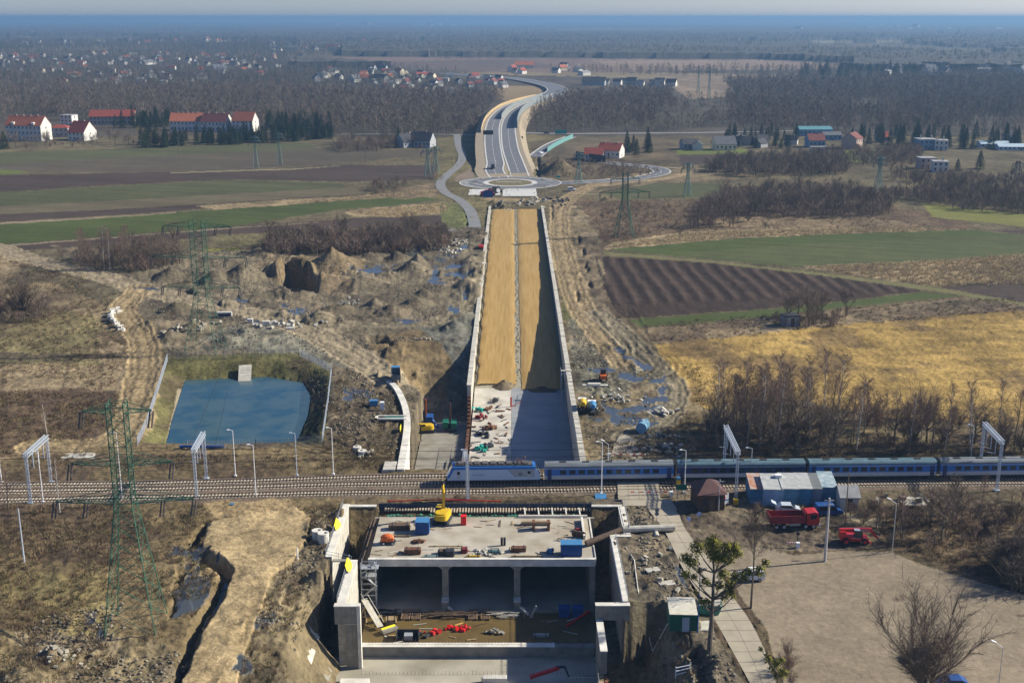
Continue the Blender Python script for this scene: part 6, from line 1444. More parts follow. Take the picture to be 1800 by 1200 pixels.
# ================================================================ PYLONS
PYG = mat('pylon_green', (.045, .12, .075), .7, .25, 1.5); PYL = mat('pylon_pale_green', (.16, .26, .22), .7, .2, 1.5); INS = mat('insulator', (.10, .085, .08), .4, .2, 3)
def pylon(label, px, py, H, base, waist, wz, arms, m, rz=0, r=.09, group='lattice power line pylons', wmin=None):
    x, y, z = G(px, py); t = thing('power_pylon', label, 'pylon', (x, y, z), rz, group); hb, hw = base / 2, waist / 2
    b = MB(); cs = [(-1, -1), (1, -1), (1, 1), (-1, 1)]
    def hs(zz): return hb + (hw - hb) * min(1, zz / wz)
    lv = [0]; zz = 0
    while zz < H - .5: zz = min(H, zz + max(2.0, hs(zz) * 1.25)); lv.append(zz)
    for a, c in zip(lv[:-1], lv[1:]):
        A_, C_ = hs(a), hs(c)
        for i in range(4):
            p, q = cs[i], cs[(i + 1) % 4]
            b.bar((p[0] * A_, p[1] * A_, a), (p[0] * C_, p[1] * C_, c), r * 2.1)
            b.bar((p[0] * A_, p[1] * A_, a), (q[0] * C_, q[1] * C_, c), r); b.bar((q[0] * A_, q[1] * A_, a), (p[0] * C_, p[1] * C_, c), r)
            if a > 0: b.bar((p[0] * A_, p[1] * A_, a), (q[0] * A_, q[1] * A_, a), r)
    b.build('lattice_body', m, t)
    for (za, ln, dep) in arms:
        b = MB()
        for s in (-1, 1):
            tip = Vector((s * ln, 0, za)); 
            for yy in (-hw, hw):
                b.bar((s * hw, yy, za), tip, r * 1.5); b.bar((s * hw, yy, za + dep), tip + Vector((0, 0, .15)), r * 1.3)
            n = max(3, int(ln / 1.6))
            for i in range(n):
                u, v = i / n, (i + 1) / n; P0 = Vector((s * hw, -hw, za)).lerp(tip, u); P1 = Vector((s * hw, hw, za)).lerp(tip, v); Q1 = Vector((s * hw, -hw, za + dep)).lerp(tip + Vector((0, 0, .15)), v)
                b.bar(P0, P1, r); b.bar(P0, Q1, r); b.bar(Vector((s * hw, hw, za)).lerp(tip, u), Vector((s * hw, -hw, za)).lerp(tip, v), r)
        b.build('cross_arm', m, t)
        for s in (-1, 1):
            for f in ((1, .55) if ln > 8 else (1,)):
                b = MB(); q = Vector((s * ln * f, 0, za))
                for d in (-.25, .25): b.tube(q + Vector((d, 0, 0)), q + Vector((d - .3, -.6, -2.4)), .13, .13, 6)
                b.build('insulator', INS, t)
    return t
x0_, y0_ = XY(240, 1100)
def zpix(px, py, ptop):
    x, y = XY(px, py); lo, hi = 0, 88
    for _ in range(40):
        mdl = (lo + hi) / 2
        if float(pix(x, y, mdl)[1]) > ptop: lo = mdl
        else: hi = mdl
    return lo
ZP = lambda px, py, t: zpix(px, py, t)
H1 = ZP(240, 1100, 706)
pylon('big dark green lattice pylon in the left foreground, nearest to the camera', 240, 1100, H1, 7.6, 2.5, ZP(240, 1100, 880), [(ZP(240, 1100, 723), 5.0, 1.0), (ZP(240, 1100, 814), 7.4, 1.4), (ZP(240, 1100, 880), 10.2, 1.6)], PYG, R(3), .062)
H2 = ZP(362, 618, 387)
pylon('tall green lattice pylon behind the pond on the dug-up ground', 362, 616, H2, 9.2, 3.4, ZP(362, 616, 520), [(ZP(362, 616, 398), 9.5, 1.4), (ZP(362, 616, 452), 13.5, 2.2), (ZP(362, 616, 505), 11, 2)], PYG, R(-6), .065)
pylon('green lattice pylon standing in the weedy field right of the haul road', 1097, 416, ZP(1097, 416, 303), 7.5, 2.2, ZP(1097, 416, 350), [(ZP(1097, 416, 314), 6, 1.2), (ZP(1097, 416, 338), 10.5, 1.6)], PYG, R(5), .1)
for l, px, py, top in [('left one of the two slim pylons in the left fields', 450, 297, 238), ('right one of the two slim pylons in the left fields', 492, 291, 232), ('left slim pylon beside the access road', 752, 311, 258), ('right slim pylon beside the access road', 766, 302, 256),
        ('pale green pylon on the slope of the earth mound by the slip road', 1017, 322, 268), ('faint slim pylon between the green field and the slip road', 1208, 345, 285), ('pale green pylon among the bushes of the right fields', 1543, 343, 274), ('faint distant pylon in the dry field at the upper right', 1227, 165, 115), ('second faint distant pylon in the dry field at the upper right', 1246, 175, 116)]:
    h = ZP(px, py, top); pylon(l, px, py, h, 3.6 if px != 1543 else 5, 1.1, h * .6, [(h * .93, 2.6, .6), (h * .82, 3.6, .8)], PYL, R(12), .09)
pylon('dark portal-like power pole structure at the right edge', 1787, 316, ZP(1787, 316, 283), 5, 1.2, 12, [(ZP(1787, 316, 288), 3, .6)], DARK, 0, .12)
for l, px, py, top in [('wooden pole in the left field before the dark farmhouse', 643, 286, 255), ('wooden pole in the green field before the spruce belt', 315, 272, 240), ('grey pole before the thicket in the right fields', 1411, 315, 284), ('pole in front of the grey-roofed house', 1301, 258, 240), ('pole in front of the spruces on the right', 1353, 262, 238)]:
    x, y, z = G(px, py); t = thing('utility_pole', l, 'pole', (x, y, z)); h = ZP(px, py, top); b = MB(); b.tube((0, 0, 0), (0, 0, h), .22, .14, 6); b.build('pole', mat('pole_wood', (.14, .12, .10), .9, .2, 2), t); b = MB(); b.box(-1, 1, -.08, .08, h - .9, h - .75); b.build('crossbar', STEEL, t)
def wire(label, pts, sag=4, r=.04):
    b = MB(); 
    for a, c in zip(pts[:-1], pts[1:]):
        a = Vector(a); c = Vector(c); n = 14; prev = a
        for i in range(1, n + 1):
            t = i / n; q = a.lerp(c, t) - Vector((0, 0, sag * 4 * t * (1 - t))); b.tube(prev, q, r, r, 3, 0, False); prev = q
    return tag(b.build('power_line', DARK), label, 'power line')
p1_ = G(240, 1100); p2_ = G(362, 616)
for k, (z1, a1, z2, a2) in enumerate([(ZP(240, 1100, 814) - 2, 7.4, ZP(362, 616, 452) - 2, 13.5), (ZP(240, 1100, 880) - 2, 10.2, ZP(362, 616, 505) - 2, 11)]):
    for s in (-1, 1): wire('sagging conductor between the two big green pylons, %s %s arms' % ('left' if s < 0 else 'right', ('middle', 'lower')[k]), [(p1_[0] + s * a1, p1_[1], z1), (p2_[0] + s * a2, p2_[1], z2)], 5)
# ================================================================ HOUSES
WW = mat('wall_white', (.58, .56, .51), .9, .08, .6); WC = mat('wall_cream', (.66, .60, .42), .9, .08, .6); WG = mat('wall_grey', (.33, .34, .35), .9, .12, .6); WP = mat('wall_pink', (.42, .31, .26), .9, .1, .6); WB = mat('wall_blue', (.20, .32, .42), .9, .1, .6)
RR = mat('roof_red', (.27, .062, .04), .85, .15, .8); RO = mat('roof_orange', (.40, .13, .065), .85, .15, .8); RD = mat('roof_dark_red', (.17, .055, .045), .85, .2, .8); RG = mat('roof_grey', (.12, .125, .135), .85, .2, .8); RK = mat('roof_black', (.05, .05, .055), .85, .2, .8); RF = mat('roof_felt', (.30, .30, .29), .85, .2, .8); RGN = mat('roof_green', (.05, .22, .15), .8, .15, .8)
def house(label, px, py, w, d, h, rh, wm_, rm, rz=0, name='house', nf=None, floors=None, flat=False, chim=1, hip=False, xyz=None, cat='house', dorm=0):
    x, y, z = xyz or G(px, py); t = thing(name, label, cat, (x, y, z), rz); b = MB()
    if flat or hip: b.box(-w / 2, w / 2, -d / 2, d / 2, -.5, h)
    else: b.prof([(-d / 2, -.5), (d / 2, -.5), (d / 2, h), (0, h + rh), (-d / 2, h)], -w / 2, w / 2)
    b.build('walls', wm_, t); b = MB(); o = .45
    if flat: b.box(-w / 2 - .15, w / 2 + .15, -d / 2 - .15, d / 2 + .15, h, h + .35)
    elif hip:
        q = min(w, d) / 2 * .9; b._add([(-w / 2 - o, -d / 2 - o, h), (w / 2 + o, -d / 2 - o, h), (w / 2 + o, d / 2 + o, h), (-w / 2 - o, d / 2 + o, h), (-w / 2 + q, 0, h + rh), (w / 2 - q, 0, h + rh)], [(0, 1, 5, 4), (2, 3, 4, 5), (1, 2, 5), (3, 0, 4), (3, 2, 1, 0)])
    else:
        s = rh / (d / 2)
        for sg in (-1, 1): b.prof([(sg * (d / 2 + o), h - o * s), (sg * (d / 2 + o), h - o * s + .22), (0, h + rh + .25), (0, h + rh + .02)] if sg > 0 else [(0, h + rh + .02), (0, h + rh + .25), (-(d / 2 + o), h - o * s + .22), (-(d / 2 + o), h - o * s)], -w / 2 - .3, w / 2 + .3)
    ro = b.build('roof', rm, t)
    for i in range(chim):
        b = MB(); cx = (-.3 + .6 * i / max(1, chim - 1)) * w if chim > 1 else w * .18; b.box(cx - .4, cx + .4, -.35, .35, h + (rh * .7 if not flat else .2), h + rh + 1.0 + (.8 if flat else 0)); b.build('chimney', WP if not flat else WW, ro)
    for i in range(dorm):
        b = MB(); cx = (-.28 + .56 * i / max(1, dorm - 1)) * w; b.prof([(-d / 2 - .1, h + .1), (-d * .15, h + .1), (-d * .15, h + 2.6), (-d / 2 - .1, h + 2.0)], cx - 1.2, cx + 1.2); b.build('dormer', WW, ro)
    fl = floors or max(1, int(h / 2.8)); nw = nf or max(2, int(w / 3))
    for f in range(fl):
        for i in range(nw):
            cx = -w / 2 + w * (i + .5) / nw; b = MB(); z0 = f * (h / fl) + h / fl * .35; b.box(cx - .55, cx + .55, -d / 2 - .05, -d / 2 - .01, z0, z0 + min(1.5, h / fl * .5)); b.build('window', GLASS, t)
        b = MB(); b.box(w / 2 + .01, w / 2 + .05, -.6, .6, f * (h / fl) + 1, f * (h / fl) + 2.3); b.build('window', GLASS, t)
    b = MB(); b.box(-.5, .5, -d / 2 - .07, -d / 2 - .055, 0, 2.1); b.build('door', WOODD, t)
    return t
house('large white school block with orange roof and bright right gable', 52, 246, 30, 14, 11.5, 6.5, WW, RO, -.22, 'school_building', nf=9, floors=3, chim=4, dorm=2, cat='school')
house('low red-roofed link between the school blocks', 108, 240, 14, 9, 7, 2.2, WG, RR, 0, 'school_building', chim=0, hip=True, cat='school')
house('white flat-topped block behind the red-roofed school wing', 124, 236, 10, 9, 15, 2, WW, RF, -.2, 'school_building', flat=True, chim=0, cat='school')
house('school wing with big bright red roof and white lower walls', 146, 246, 14, 16, 6.5, 7.5, WW, RR, -.3, 'school_building', nf=4, chim=1, cat='school')
house('distant long red roof behind the school', 200, 218, 38, 12, 7, 5, WP, RR, .1, 'school_building', chim=3, cat='school')
house('long orange-roofed building with many chimneys behind the spruces', 332, 229, 27, 14, 8, 6, WW, RO, .0, 'school_building', chim=5, cat='school')
house('darker red-roofed block beside the long orange roof', 382, 230, 22, 14, 8, 6, WW, RD, -.2, 'school_building', chim=3, cat='school')
house('white building with orange roof at the right end behind the spruces', 432, 231, 18, 13, 9, 6.5, WW, RO, -.2, 'school_building', nf=5, chim=0, cat='school')
house('dark farmhouse with black roofs at the end of the country road, left part', 716, 258, 14, 11, 4.5, 5, WG, RK, .7, chim=1)
house('dark farmhouse with black roofs at the end of the country road, right part', 744, 258, 15, 12, 5, 5.5, WG, RK, -.3, chim=1)
house('front farmhouse with bright red roof and white wall', 1044, 281, 12, 9, 4.2, 3.6, WW, RR, -.12, chim=0)
house('rear farmhouse with broad red roof and two chimneys', 1074, 276, 15, 13, 5, 4.2, WW, RR, -.35, chim=2)
house('cream house with wide grey roof at the field edge', 1272, 263, 15, 11, 4.2, 5, WC, RG, .12, chim=0)
house('small white gabled shed left of the cream house', 1226, 264, 4, 7, 4, 2.5, WW, RG, 1.4, chim=0, nf=1)
house('dark-roofed barn left of the small white shed', 1212, 262, 12, 9, 4, 3.2, WG, RK, .2, chim=0)
house('house with dark red roof behind a low white garage', 1432, 258, 12, 10, 5, 4.2, WB, RD, .1)
house('low white flat garage in front of the dark red roof', 1439, 266, 12, 5, 3, 1, WW, RF, .08, chim=0, flat=True)
house('two-storey pinkish house with reddish roof', 1497, 261, 11, 11, 7.5, 3.6, WP, RD, .9, chim=1)
house('house with small bright red roof among the conifers', 1550, 248, 8, 7, 3.5, 3, WG, RR, .1, chim=0)
house('left half of the white flat-roofed villa', 1626, 262, 13, 12, 7, 1, WB, RF, .05, flat=True, chim=2)
house('right half of the white flat-roofed villa, brighter and lower', 1653, 263, 9, 11, 6.5, 1, WW, RF, -.25, flat=True, chim=1)
house('small cream gable left of the white villa', 1610, 261, 5, 6, 4, 3, WC, RG, 1.4, chim=0, nf=1)
house('lower flat-roofed house with brick left part', 1627, 296, 10, 9, 6.5, 1, WP, RF, 0, flat=True, chim=0)
house('lower flat-roofed white house with blue tint at the hedge', 1651, 301, 9, 9, 6, 1, WW, RF, -.2, flat=True, chim=1)
house('cream house with grey hipped roof behind the greenhouses', 1775, 249, 11, 9, 4, 4, WC, RG, -.2, hip=True, chim=0)
for i, (px, py, w) in enumerate([(1745, 258, 20), (1790, 263, 30)]): house(('left', 'right')[i] + ' pale blue greenhouse below the grey hipped house', px, py, w, 12, 2.4, 1.6, mat('greenhouse', (.45, .55, .60), .5, .1, 1), mat('greenhouse', (.4, .4, .4)), -.1, 'greenhouse', chim=0, cat='greenhouse')
house('teal-roofed long shed behind the spruces', 1430, 238, 26, 12, 5, 2, WB, mat('roof_teal', (.10, .25, .28), .7, .1, .5), .05, 'barn', chim=0, cat='barn')
house('blue-grey shed behind the dark red roof', 1460, 246, 14, 9, 4, 2, WB, RG, .1, 'barn', chim=0, cat='barn')
# ruined shed in the copse
t = house('ruined grey shed under the trees of the small copse', 1388, 571, 4.6, 4, 3, 1, WG, RK, .2, 'shed', chim=0, flat=True, nf=1, cat='shed')
# village houses: one mesh each, copied
def hut(w, d, h, rh, a, c, hip=False):
    b = MB(); b.prof([(-d / 2, -.5), (d / 2, -.5), (d / 2, h), (0, h + rh), (-d / 2, h)], -w / 2, w / 2, 0)
    s = rh / (d / 2); o = .5
    b._add([(-w / 2 - .4, -d / 2 - o, h - o * s + .1), (w / 2 + .4, -d / 2 - o, h - o * s + .1), (w / 2 + .4, 0, h + rh + .25), (-w / 2 - .4, 0, h + rh + .25), (w / 2 + .4, d / 2 + o, h - o * s + .1), (-w / 2 - .4, d / 2 + o, h - o * s + .1)], [(0, 1, 2, 3), (3, 2, 4, 5)], 1)
    b.box(w * .15, w * .15 + .8, -.4, .4, h + rh * .6, h + rh + 1.1, 0); o_ = b.build('village_house', [a, c]); o_.hide_render = False; return o_
KIND = [('white walls and red roof', WW, RR), ('white walls and dark grey roof', WW, RK), ('grey walls and brown-red roof', WG, RD), ('white walls and grey roof', WW, RG), ('grey walls and dark roof', WG, RK), ('pale walls and orange roof', WC, RO), ('all-white low walls and pale roof', WW, RF)]
def village(poly, n, md, seed, where, sc=1.0, kinds=range(7), rzs=(-1.2, 1.2)):
    first = {}; rnd = random.Random(seed)
    for (x, y) in pal_in(poly, n, md, seed):
        k = rnd.choice(list(kinds)); nm, a, c = KIND[k]; big = rnd.random() < .12
        if k not in first: o = hut(12, 9, 4.5 if k != 6 else 4, 4 if k != 6 else 1.2, a, c); first[k] = o
        else: o = first[k].copy(); COL.objects.link(o)
        o.location = (x, y, -float(curve(x, y))); o.rotation_euler.z = rnd.uniform(*rzs); q = sc * rnd.uniform(.8, 1.2); o.scale = (q * (2.0 if big else 1), q * (1.2 if big else 1), q)
        tag(o, 'tiny house, %s, %s' % (nm, where), 'house', '%s houses %s' % (nm, where))
village([(-40, 96), (480, 92), (500, 130), (420, 140), (-40, 142)], 120, 26, 1, 'in the left village', .85)
village([(100, 132), (340, 130), (340, 150), (100, 150)], 22, 30, 2, 'at the front of the left village', .85)
village([(40, 72), (430, 70), (430, 78), (40, 80)], 34, 60, 3, 'in the farther row above the left village', 1.6)
village([(470, 78), (640, 74), (640, 88), (480, 92)], 20, 55, 4, 'scattered beyond the left fields', 1.4, [0, 1, 3, 6])
village([(520, 128), (640, 118), (700, 126), (720, 150), (560, 145)], 16, 25, 5, 'in the trees between the two villages', 1.1)
village([(630, 128), (760, 132), (890, 140), (890, 160), (760, 166), (640, 152)], 50, 17, 6, 'in the village beside the motorway', .85)
village([(1035, 146), (1120, 147), (1200, 150), (1200, 154), (1035, 150)], 11, 15, 7, 'in the row above the right wood', 1.1, [1, 3, 4], (-.4, -.1))
village([(1590, 118), (1800, 118), (1800, 134), (1500, 134)], 22, 45, 8, 'in the far village at the right', 1.5, [1, 3, 4, 6])
village([(900, 118), (1060, 124), (1050, 136), (900, 132)], 9, 35, 9, 'beside the far motorway bend', 1.2)
village([(1480, 44), (1780, 48), (1780, 56), (1300, 56)], 16, 250, 10, 'on the far right horizon', 4, [3, 6])
village([(560, 40), (1100, 41), (1100, 47), (560, 47)], 14, 400, 11, 'on the far horizon', 5, [3, 6])
village([(1290, 250), (1400, 246), (1400, 256), (1290, 262)], 6, 14, 12, 'in the gardens right of the cream house', .8, [1, 4])
# ---------------------------------------------------------------- crossing hut, sheds
house('brown signal hut with hipped red-brown roof beside the level crossing', 1243, 887, 5.0, 6.2, 3.4, 2.0, mat('wall_brown', (.10, .06, .04), .85, .25, 1.5), mat('roof_brown', (.10, .05, .045), .8, .2, 1), .1, 'signal_hut', nf=2, floors=1, hip=True, chim=0, cat='hut')
GAR = [('leftmost blue garage with rust-stained roof', 1333, 884, 3.0, mat('garage_blue', (.06, .20, .33), .7, .2, 1), mat('rusty_roof', (.40, .42, .40), .8, .2, .6, col2=(.42, .15, .05))),
       ('pale blue garage with grey roof, second of the row', 1360, 889, 3.8, mat('garage_pale', (.24, .36, .50), .7, .15, 1), mat('asbestos', (.38, .39, .37), .9, .2, 1)),
       ('teal-blue garage in the middle of the row', 1390, 889, 3.4, mat('garage_teal', (.10, .24, .34), .7, .2, 1), mat('asbestos', (.38, .39, .37))),
       ('darker blue garage, fourth of the row', 1416, 889, 2.6, _M['garage_blue'], _M['asbestos']),
       ('grey garage with dark roof, fifth of the row', 1434, 888, 2.4, mat('garage_grey', (.22, .26, .32), .7, .15, 1), mat('roof_dull', (.15, .16, .16), .9, .2, 1)),
       ('rightmost blue shed with patched pale roof', 1458, 885, 3.0, _M['garage_teal'], mat('patched_roof', (.14, .24, .28), .8, .3, .8, col2=(.45, .50, .50)))]
for i, (l, px, py, w, wm_, rm) in enumerate(GAR):
    x, y, z = G(px, py); t = thing('garage', l, 'garage', (x, y + 3, z), R(-3), 'row of blue garages'); h = 3.4 if i else 3.0; b = MB(); b.prof([(-3, -.3), (3, -.3), (3, h + .7), (-3, h)], -w / 2, w / 2 - .04); b.build('walls', wm_, t)
    b = MB(); b.prof([(-3.25, h - .02), (3.2, h + .74), (3.2, h + .88), (-3.25, h + .12)], -w / 2 - .05, w / 2); rf = b.build('roof', rm, t)
    b = MB(); b.box(-w / 2 + .3, w / 2 - .3, -3.06, -3.02, 0, 2.4)
    for k in range(5): b.box(-w / 2 + .3 + (w - .6) * k / 4 - .03, -w / 2 + .3 + (w - .6) * k / 4 + .03, -3.09, -3.06, 0, 2.4)
    b.build('door', wm_, t)
    if i == 1: b = MB(); b.box(.9, 2.1, 1.2, 2.2, h + .5, h + 1.25); b.build('chimney', WHITE, rf)
t = house('small white hut with grey gable roof right of the garages', 1487, 890, 3.4, 4.2, 3.0, 1.3, WW, RF, 0, 'hut', nf=1, floors=1, chim=0, cat='hut')
# ================================================================ VEHICLES
def car(label, px, py, rz, m, L=4.4, Wd=1.8, H=1.5, van=False, name='parked_car', cat='car', loc=None):
    x, y, z = loc or G(px, py); t = thing(name, label, cat, (x, y, z + .02), rz); b = MB()
    if van: pr = [(-L / 2, .35), (L / 2 - .1, .35), (L / 2, .75), (L / 2 - .35, 1.05), (L / 2 - 1.15, 1.2), (L / 2 - 1.75, H), (-L / 2 + .15, H), (-L / 2, 1.2)]
    else: pr = [(-L / 2, .3), (L / 2, .3), (L / 2, .7), (L / 2 - .9, .95), (L / 2 - 1.7, H), (-L / 2 + 1.0, H), (-L / 2 + .15, 1.0), (-L / 2, .9)]
    b.profy([(-q[0], q[1]) for q in pr][::-1] if False else pr, -Wd / 2, Wd / 2); b.build('body', m, t)
    for s in (-1, 1):
        g = MB(); y0 = s * (Wd / 2 + .006)
        if van: pl = [(L / 2 - 1.3, 1.15), (L / 2 - 1.85, H - .15), (-L / 2 + .5, H - .15), (-L / 2 + .45, 1.1)]
        else: pl = [(L / 2 - 1.15, .95), (L / 2 - 1.8, H - .1), (-L / 2 + 1.05, H - .1), (-L / 2 + .6, .98)]
        g._add([(q[0], y0, q[1]) for q in pl], [(0, 1, 2, 3) if s > 0 else (3, 2, 1, 0)]); g.build('side_window', GLASS, t)
    g = MB(); x0, x1 = (L / 2 - 1.12, L / 2 - 1.72) if van else (L / 2 - .86, L / 2 - 1.66); z0, z1 = (1.24, H - .05) if van else (1.0, H - .05)
    g._add([(x0, -Wd / 2 + .12, z0), (x0, Wd / 2 - .12, z0), (x1, Wd / 2 - .15, z1), (x1, -Wd / 2 + .15, z1)], [(0, 1, 2, 3)]); g.v = [(q[0] + .03, q[1], q[2] + .03) for q in g.v]; g.build('windscreen', GLASS, t)
    for dx in (-L * .31, L * .31):
        for s in (-1, 1): g = MB(); g.wheel((dx, s * (Wd / 2 - .08), .33), .33, .24, 0, 1); g.build('wheel', [RUB, STEEL], t)
    for s in (-1, 1):
        g = MB(); g.box(L / 2 - .06, L / 2 + .02, s * Wd * .36 - .18, s * Wd * .36 + .18, .6, .78); g.build('headlight', WHITE, t)
        g = MB(); g.box(-L / 2 - .02, -L / 2 + .05, s * Wd * .42 - .1, s * Wd * .42 + .1, .75, 1.0); g.build('tail_light', REDP, t)
    return t
CARW = mat('car_white', (.75, .76, .78), .3, .03, 1, spec=.5); CARS = mat('car_silver', (.50, .55, .60), .3, .04, 1, spec=.6); CARB = mat('car_blue', (.02, .07, .22), .35, .05, 1, spec=.5); CARK = mat('car_dark', (.03, .035, .045), .3, .1, 1, spec=.5)
car('white compact van parked at the edge of the gravel lot', 1319, 1018, math.pi - .02, CARW, 4.4, 1.8, 1.85, True, 'parked_van', 'van')
t = car('silver hatchback with open tailgate before the blue garages', 1384, 899, R(-4), CARS, 4.5, 1.8, 1.5)
b = MB(); b.bar((-2.2, 0, 1.5), (-3.1, 0, 1.95), 1.5, .08); b.build('tailgate', CARS, t)
car('dark blue van parked between the garages and the white hut', 1456, 903, R(4), CARB, 5.2, 2.0, 2.1, True, 'parked_van', 'van')
car('dark car with red tail light behind the big fan-shaped tree', 1620, 1158, math.pi, CARK, 4.6, 1.8, 1.45)
car('blue car roof just visible at the bottom edge below the fan-shaped tree', 1672, 1206, math.pi, CARB, 4.3, 1.8, 1.45)
def tipper(label, px, py, rz, cabm, boxm, sc=1.0, cab=1):
    x, y, z = G(px, py); t = thing('dump_truck', label, 'truck', (x, y, z), rz); t.scale = (sc,) * 3
    b = MB(); b.box(-4.2, 4.1, -.45, .45, .8, 1.1); b.build('chassis', DARK, t)
    b = MB(); b.box(-4.4, 1.7, -1.25, 1.25, 1.15, 1.3)
    for s in (-1, 1): b.cb((-1.35, s * 1.25, 1.95), (6.1, .08, 1.35), 0)
    b.cb((-4.4, 0, 1.9), (.08, 2.5, 1.3)); b.cb((1.7, 0, 2.1), (.1, 2.5, 1.7))
    for k in range(6): b.box(-4.2 + k * 1.15, -4.1 + k * 1.15, -1.33, -1.29, 1.2, 2.6); b.box(-4.2 + k * 1.15, -4.1 + k * 1.15, 1.29, 1.33, 1.2, 2.6)
    b.build('tipper_body', boxm, t)
    b = MB(); b.profy([(2.0, .8), (4.2, .8), (4.25, 1.7), (4.0, 2.9), (3.6, 3.1), (2.0, 3.0)], -1.2, 1.2); b.build('cab', cabm, t)
    b = MB(); b._add([(4.27, -1.05, 1.85), (4.27, 1.05, 1.85), (4.05, 1.0, 2.8), (4.05, -1.0, 2.8)], [(0, 1, 2, 3)]); b.build('windscreen', GLASS, t)
    for s in (-1, 1): b = MB(); b.box(2.6, 3.7, s * 1.21 - .01, s * 1.21 + .01, 1.9, 2.7); b.build('side_window', GLASS, t)
    b = MB(); b.box(4.1, 4.4, -1.2, 1.2, .45, .95); b.build('bumper', WHITE, t)
    for dx in (-3.2, -1.9, 1.9, 3.3):
        for s in (-1, 1): g = MB(); g.wheel((dx, s * 1.0, .52), .52, .32, 0, 1); g.build('wheel', [RUB, STEEL], t)
    b = MB(); b.box(-1.0, 1.0, -.9, -.5, .6, 1.0); b.tube((.2, .6, .8), (1.5, .6, .8), .3, .3, 10); b.build('fuel_tank', STEEL, t); return t
TRED = mat('truck_red', (.42, .02, .02), .4, .1, 1, spec=.5); TRDK = mat('tipper_red', (.24, .03, .035), .6, .2, 1)
tipper('red four-axle dump truck parked beside the garages', 1394, 926, R(3), TRED, TRDK, 1.05)
tipper('blue dump truck at the head of the curved wall, tail to the camera', 696, 668, R(96), BLUEL, mat('tipper_dark', (.10, .12, .13), .7, .2, 1), .9)
# telehandler
x, y, z = G(1500, 954); t = thing('telehandler', 'bright red telehandler with lowered boom at the corner of the gravel lot', 'telehandler', (x, y, z), R(-2))
MRED = mat('machine_red', (.50, .018, .022), .4, .08, 1, spec=.5)
b = MB(); b.box(-2.4, 2.3, -.8, .8, .6, 1.25); b.box(-1.2, 1.2, -1.05, 1.05, 1.1, 1.5); b.build('chassis', MRED, t)
b = MB(); b.bar((-2.5, .1, 2.3), (3.0, .1, 2.45), .55, .6); b.bar((2.9, .1, 2.3), (4.1, .1, 1.0), .4); b.build('boom', MRED, t)
b = MB(); b.bar((3.2, .1, 2.2), (4.6, .1, 1.5), .25); b.bar((4.4, -.6, .6), (4.4, .8, .6), .2); b.bar((4.4, -.4, .5), (5.4, -.4, .35), .12); b.bar((4.4, .6, .5), (5.4, .6, .35), .12); b.build('fork_carriage', DARK, t)
b = MB(); b.box(-2.6, -1.6, -.7, .7, 1.2, 2.3); b.build('counterweight', MRED, t)
b = MB(); b.profy([(-.2, 1.4), (1.3, 1.4), (1.2, 2.4), (.7, 2.75), (-.2, 2.75)], -1.15, -.35); b.build('cab', GLASS, t); b = MB(); b.box(-.2, .75, -1.17, -.33, 2.75, 2.85); b.build('cab_roof', WHITE, t)
text('MANITOU', .42, WHITE, t, (1.6, -.20, 2.42), (math.pi / 2, 0, 0)); text('MANITOU', .3, WHITE, t, (.1, -1.07, 1.3), (math.pi / 2, 0, 0))
for dx in (-1.55, 1.75):
    for s in (-1, 1): g = MB(); g.wheel((dx, s * 1.0, .62), .62, .42, 0, 1); g.build('wheel', [RUB, MRED], t)
for s in (-1, 1): b = MB(); b.bar((2.3, s * .7, .8), (2.9, s * .9, .15), .22); b.build('stabiliser', MRED, t)
def digger(label, loc, rz, body_m, boom, sc=1.0, track=True, name='excavator', swing=0):
    t = thing(name, label, 'excavator', loc, rz); t.scale = (sc,) * 3
    for s in (-1, 1): b = MB(); b.profy([(-2.0, .1), (2.0, .1), (2.3, .5), (2.0, .9), (-2.0, .9), (-2.3, .5)], s * 1.2 - .3, s * 1.2 + .3); b.build('track', DARK, t)
    b = MB(); b.box(-.9, .9, -.9, .9, .5, 1.1); b.build('undercarriage', DARK, t)
    b = MB(); n = 14; pl = [(-.5 - 1.75 * abs(math.cos(a)) ** .55, 1.4 * math.copysign(abs(math.sin(a)) ** .7, math.sin(a))) for a in np.linspace(math.pi * .5, math.pi * 1.5, n)] + [(1.5, -1.45), (1.5, 1.45)]; b.prism(pl, 1.1, 2.2)
    b.prism([(q[0] * .85, q[1] * .85) for q in pl], 2.2, 2.45); b.build('engine_house', body_m, t)
    b = MB(); b.box(.3, 1.7, .4, 1.35, 1.1, 2.9); b.build('cab', GLASS, t); b = MB(); b.box(.25, 1.75, .35, 1.4, 2.9, 3.0); b.build('cab_roof', body_m, t)
    b = MB(); 
    for a, c, w in boom: b.bar(a, c, w, w * 1.3)
    b.build('boom', body_m, t); a, c, w = boom[-1]; c = Vector(c); b = MB(); b.prof([(-.5, 0), (.5, 0), (.4, -.8), (-.2, -1.0)], c.x - .5, c.x + .5, 0, Matrix.Translation((0, c.y, c.z))); b.build('bucket', DARK, t)
    return t
x, y, _ = P(778, 917, -1.3)
digger('yellow excavator on the deck with its boom raised', (x, y, -1.3), R(80), YEL, [((1.2, 0, 1.8), (1.6, .1, 5.6), .5), ((1.6, .1, 5.6), (1.0, .2, 8.4), .38)], .95)
b = MB(); b.prism([(.9 * math.cos(a) * 2.2, .75 * math.sin(a) * 2.6) for a in np.linspace(0, 6.28, 20)[:-1]], 1.0, 2.4)
x, y, _ = G(752, 706); digger('small yellow excavator at the foot of the earth bank left of the trench', (x - .5, y - 1, -8.9 + 1.4), R(190), YEL, [((1, 0, 1.8), (3.0, 0, 3.6), .4), ((3, 0, 3.6), (4.4, 0, .9), .3)], .85)
x, y, _ = P(728, 725, -8.9)
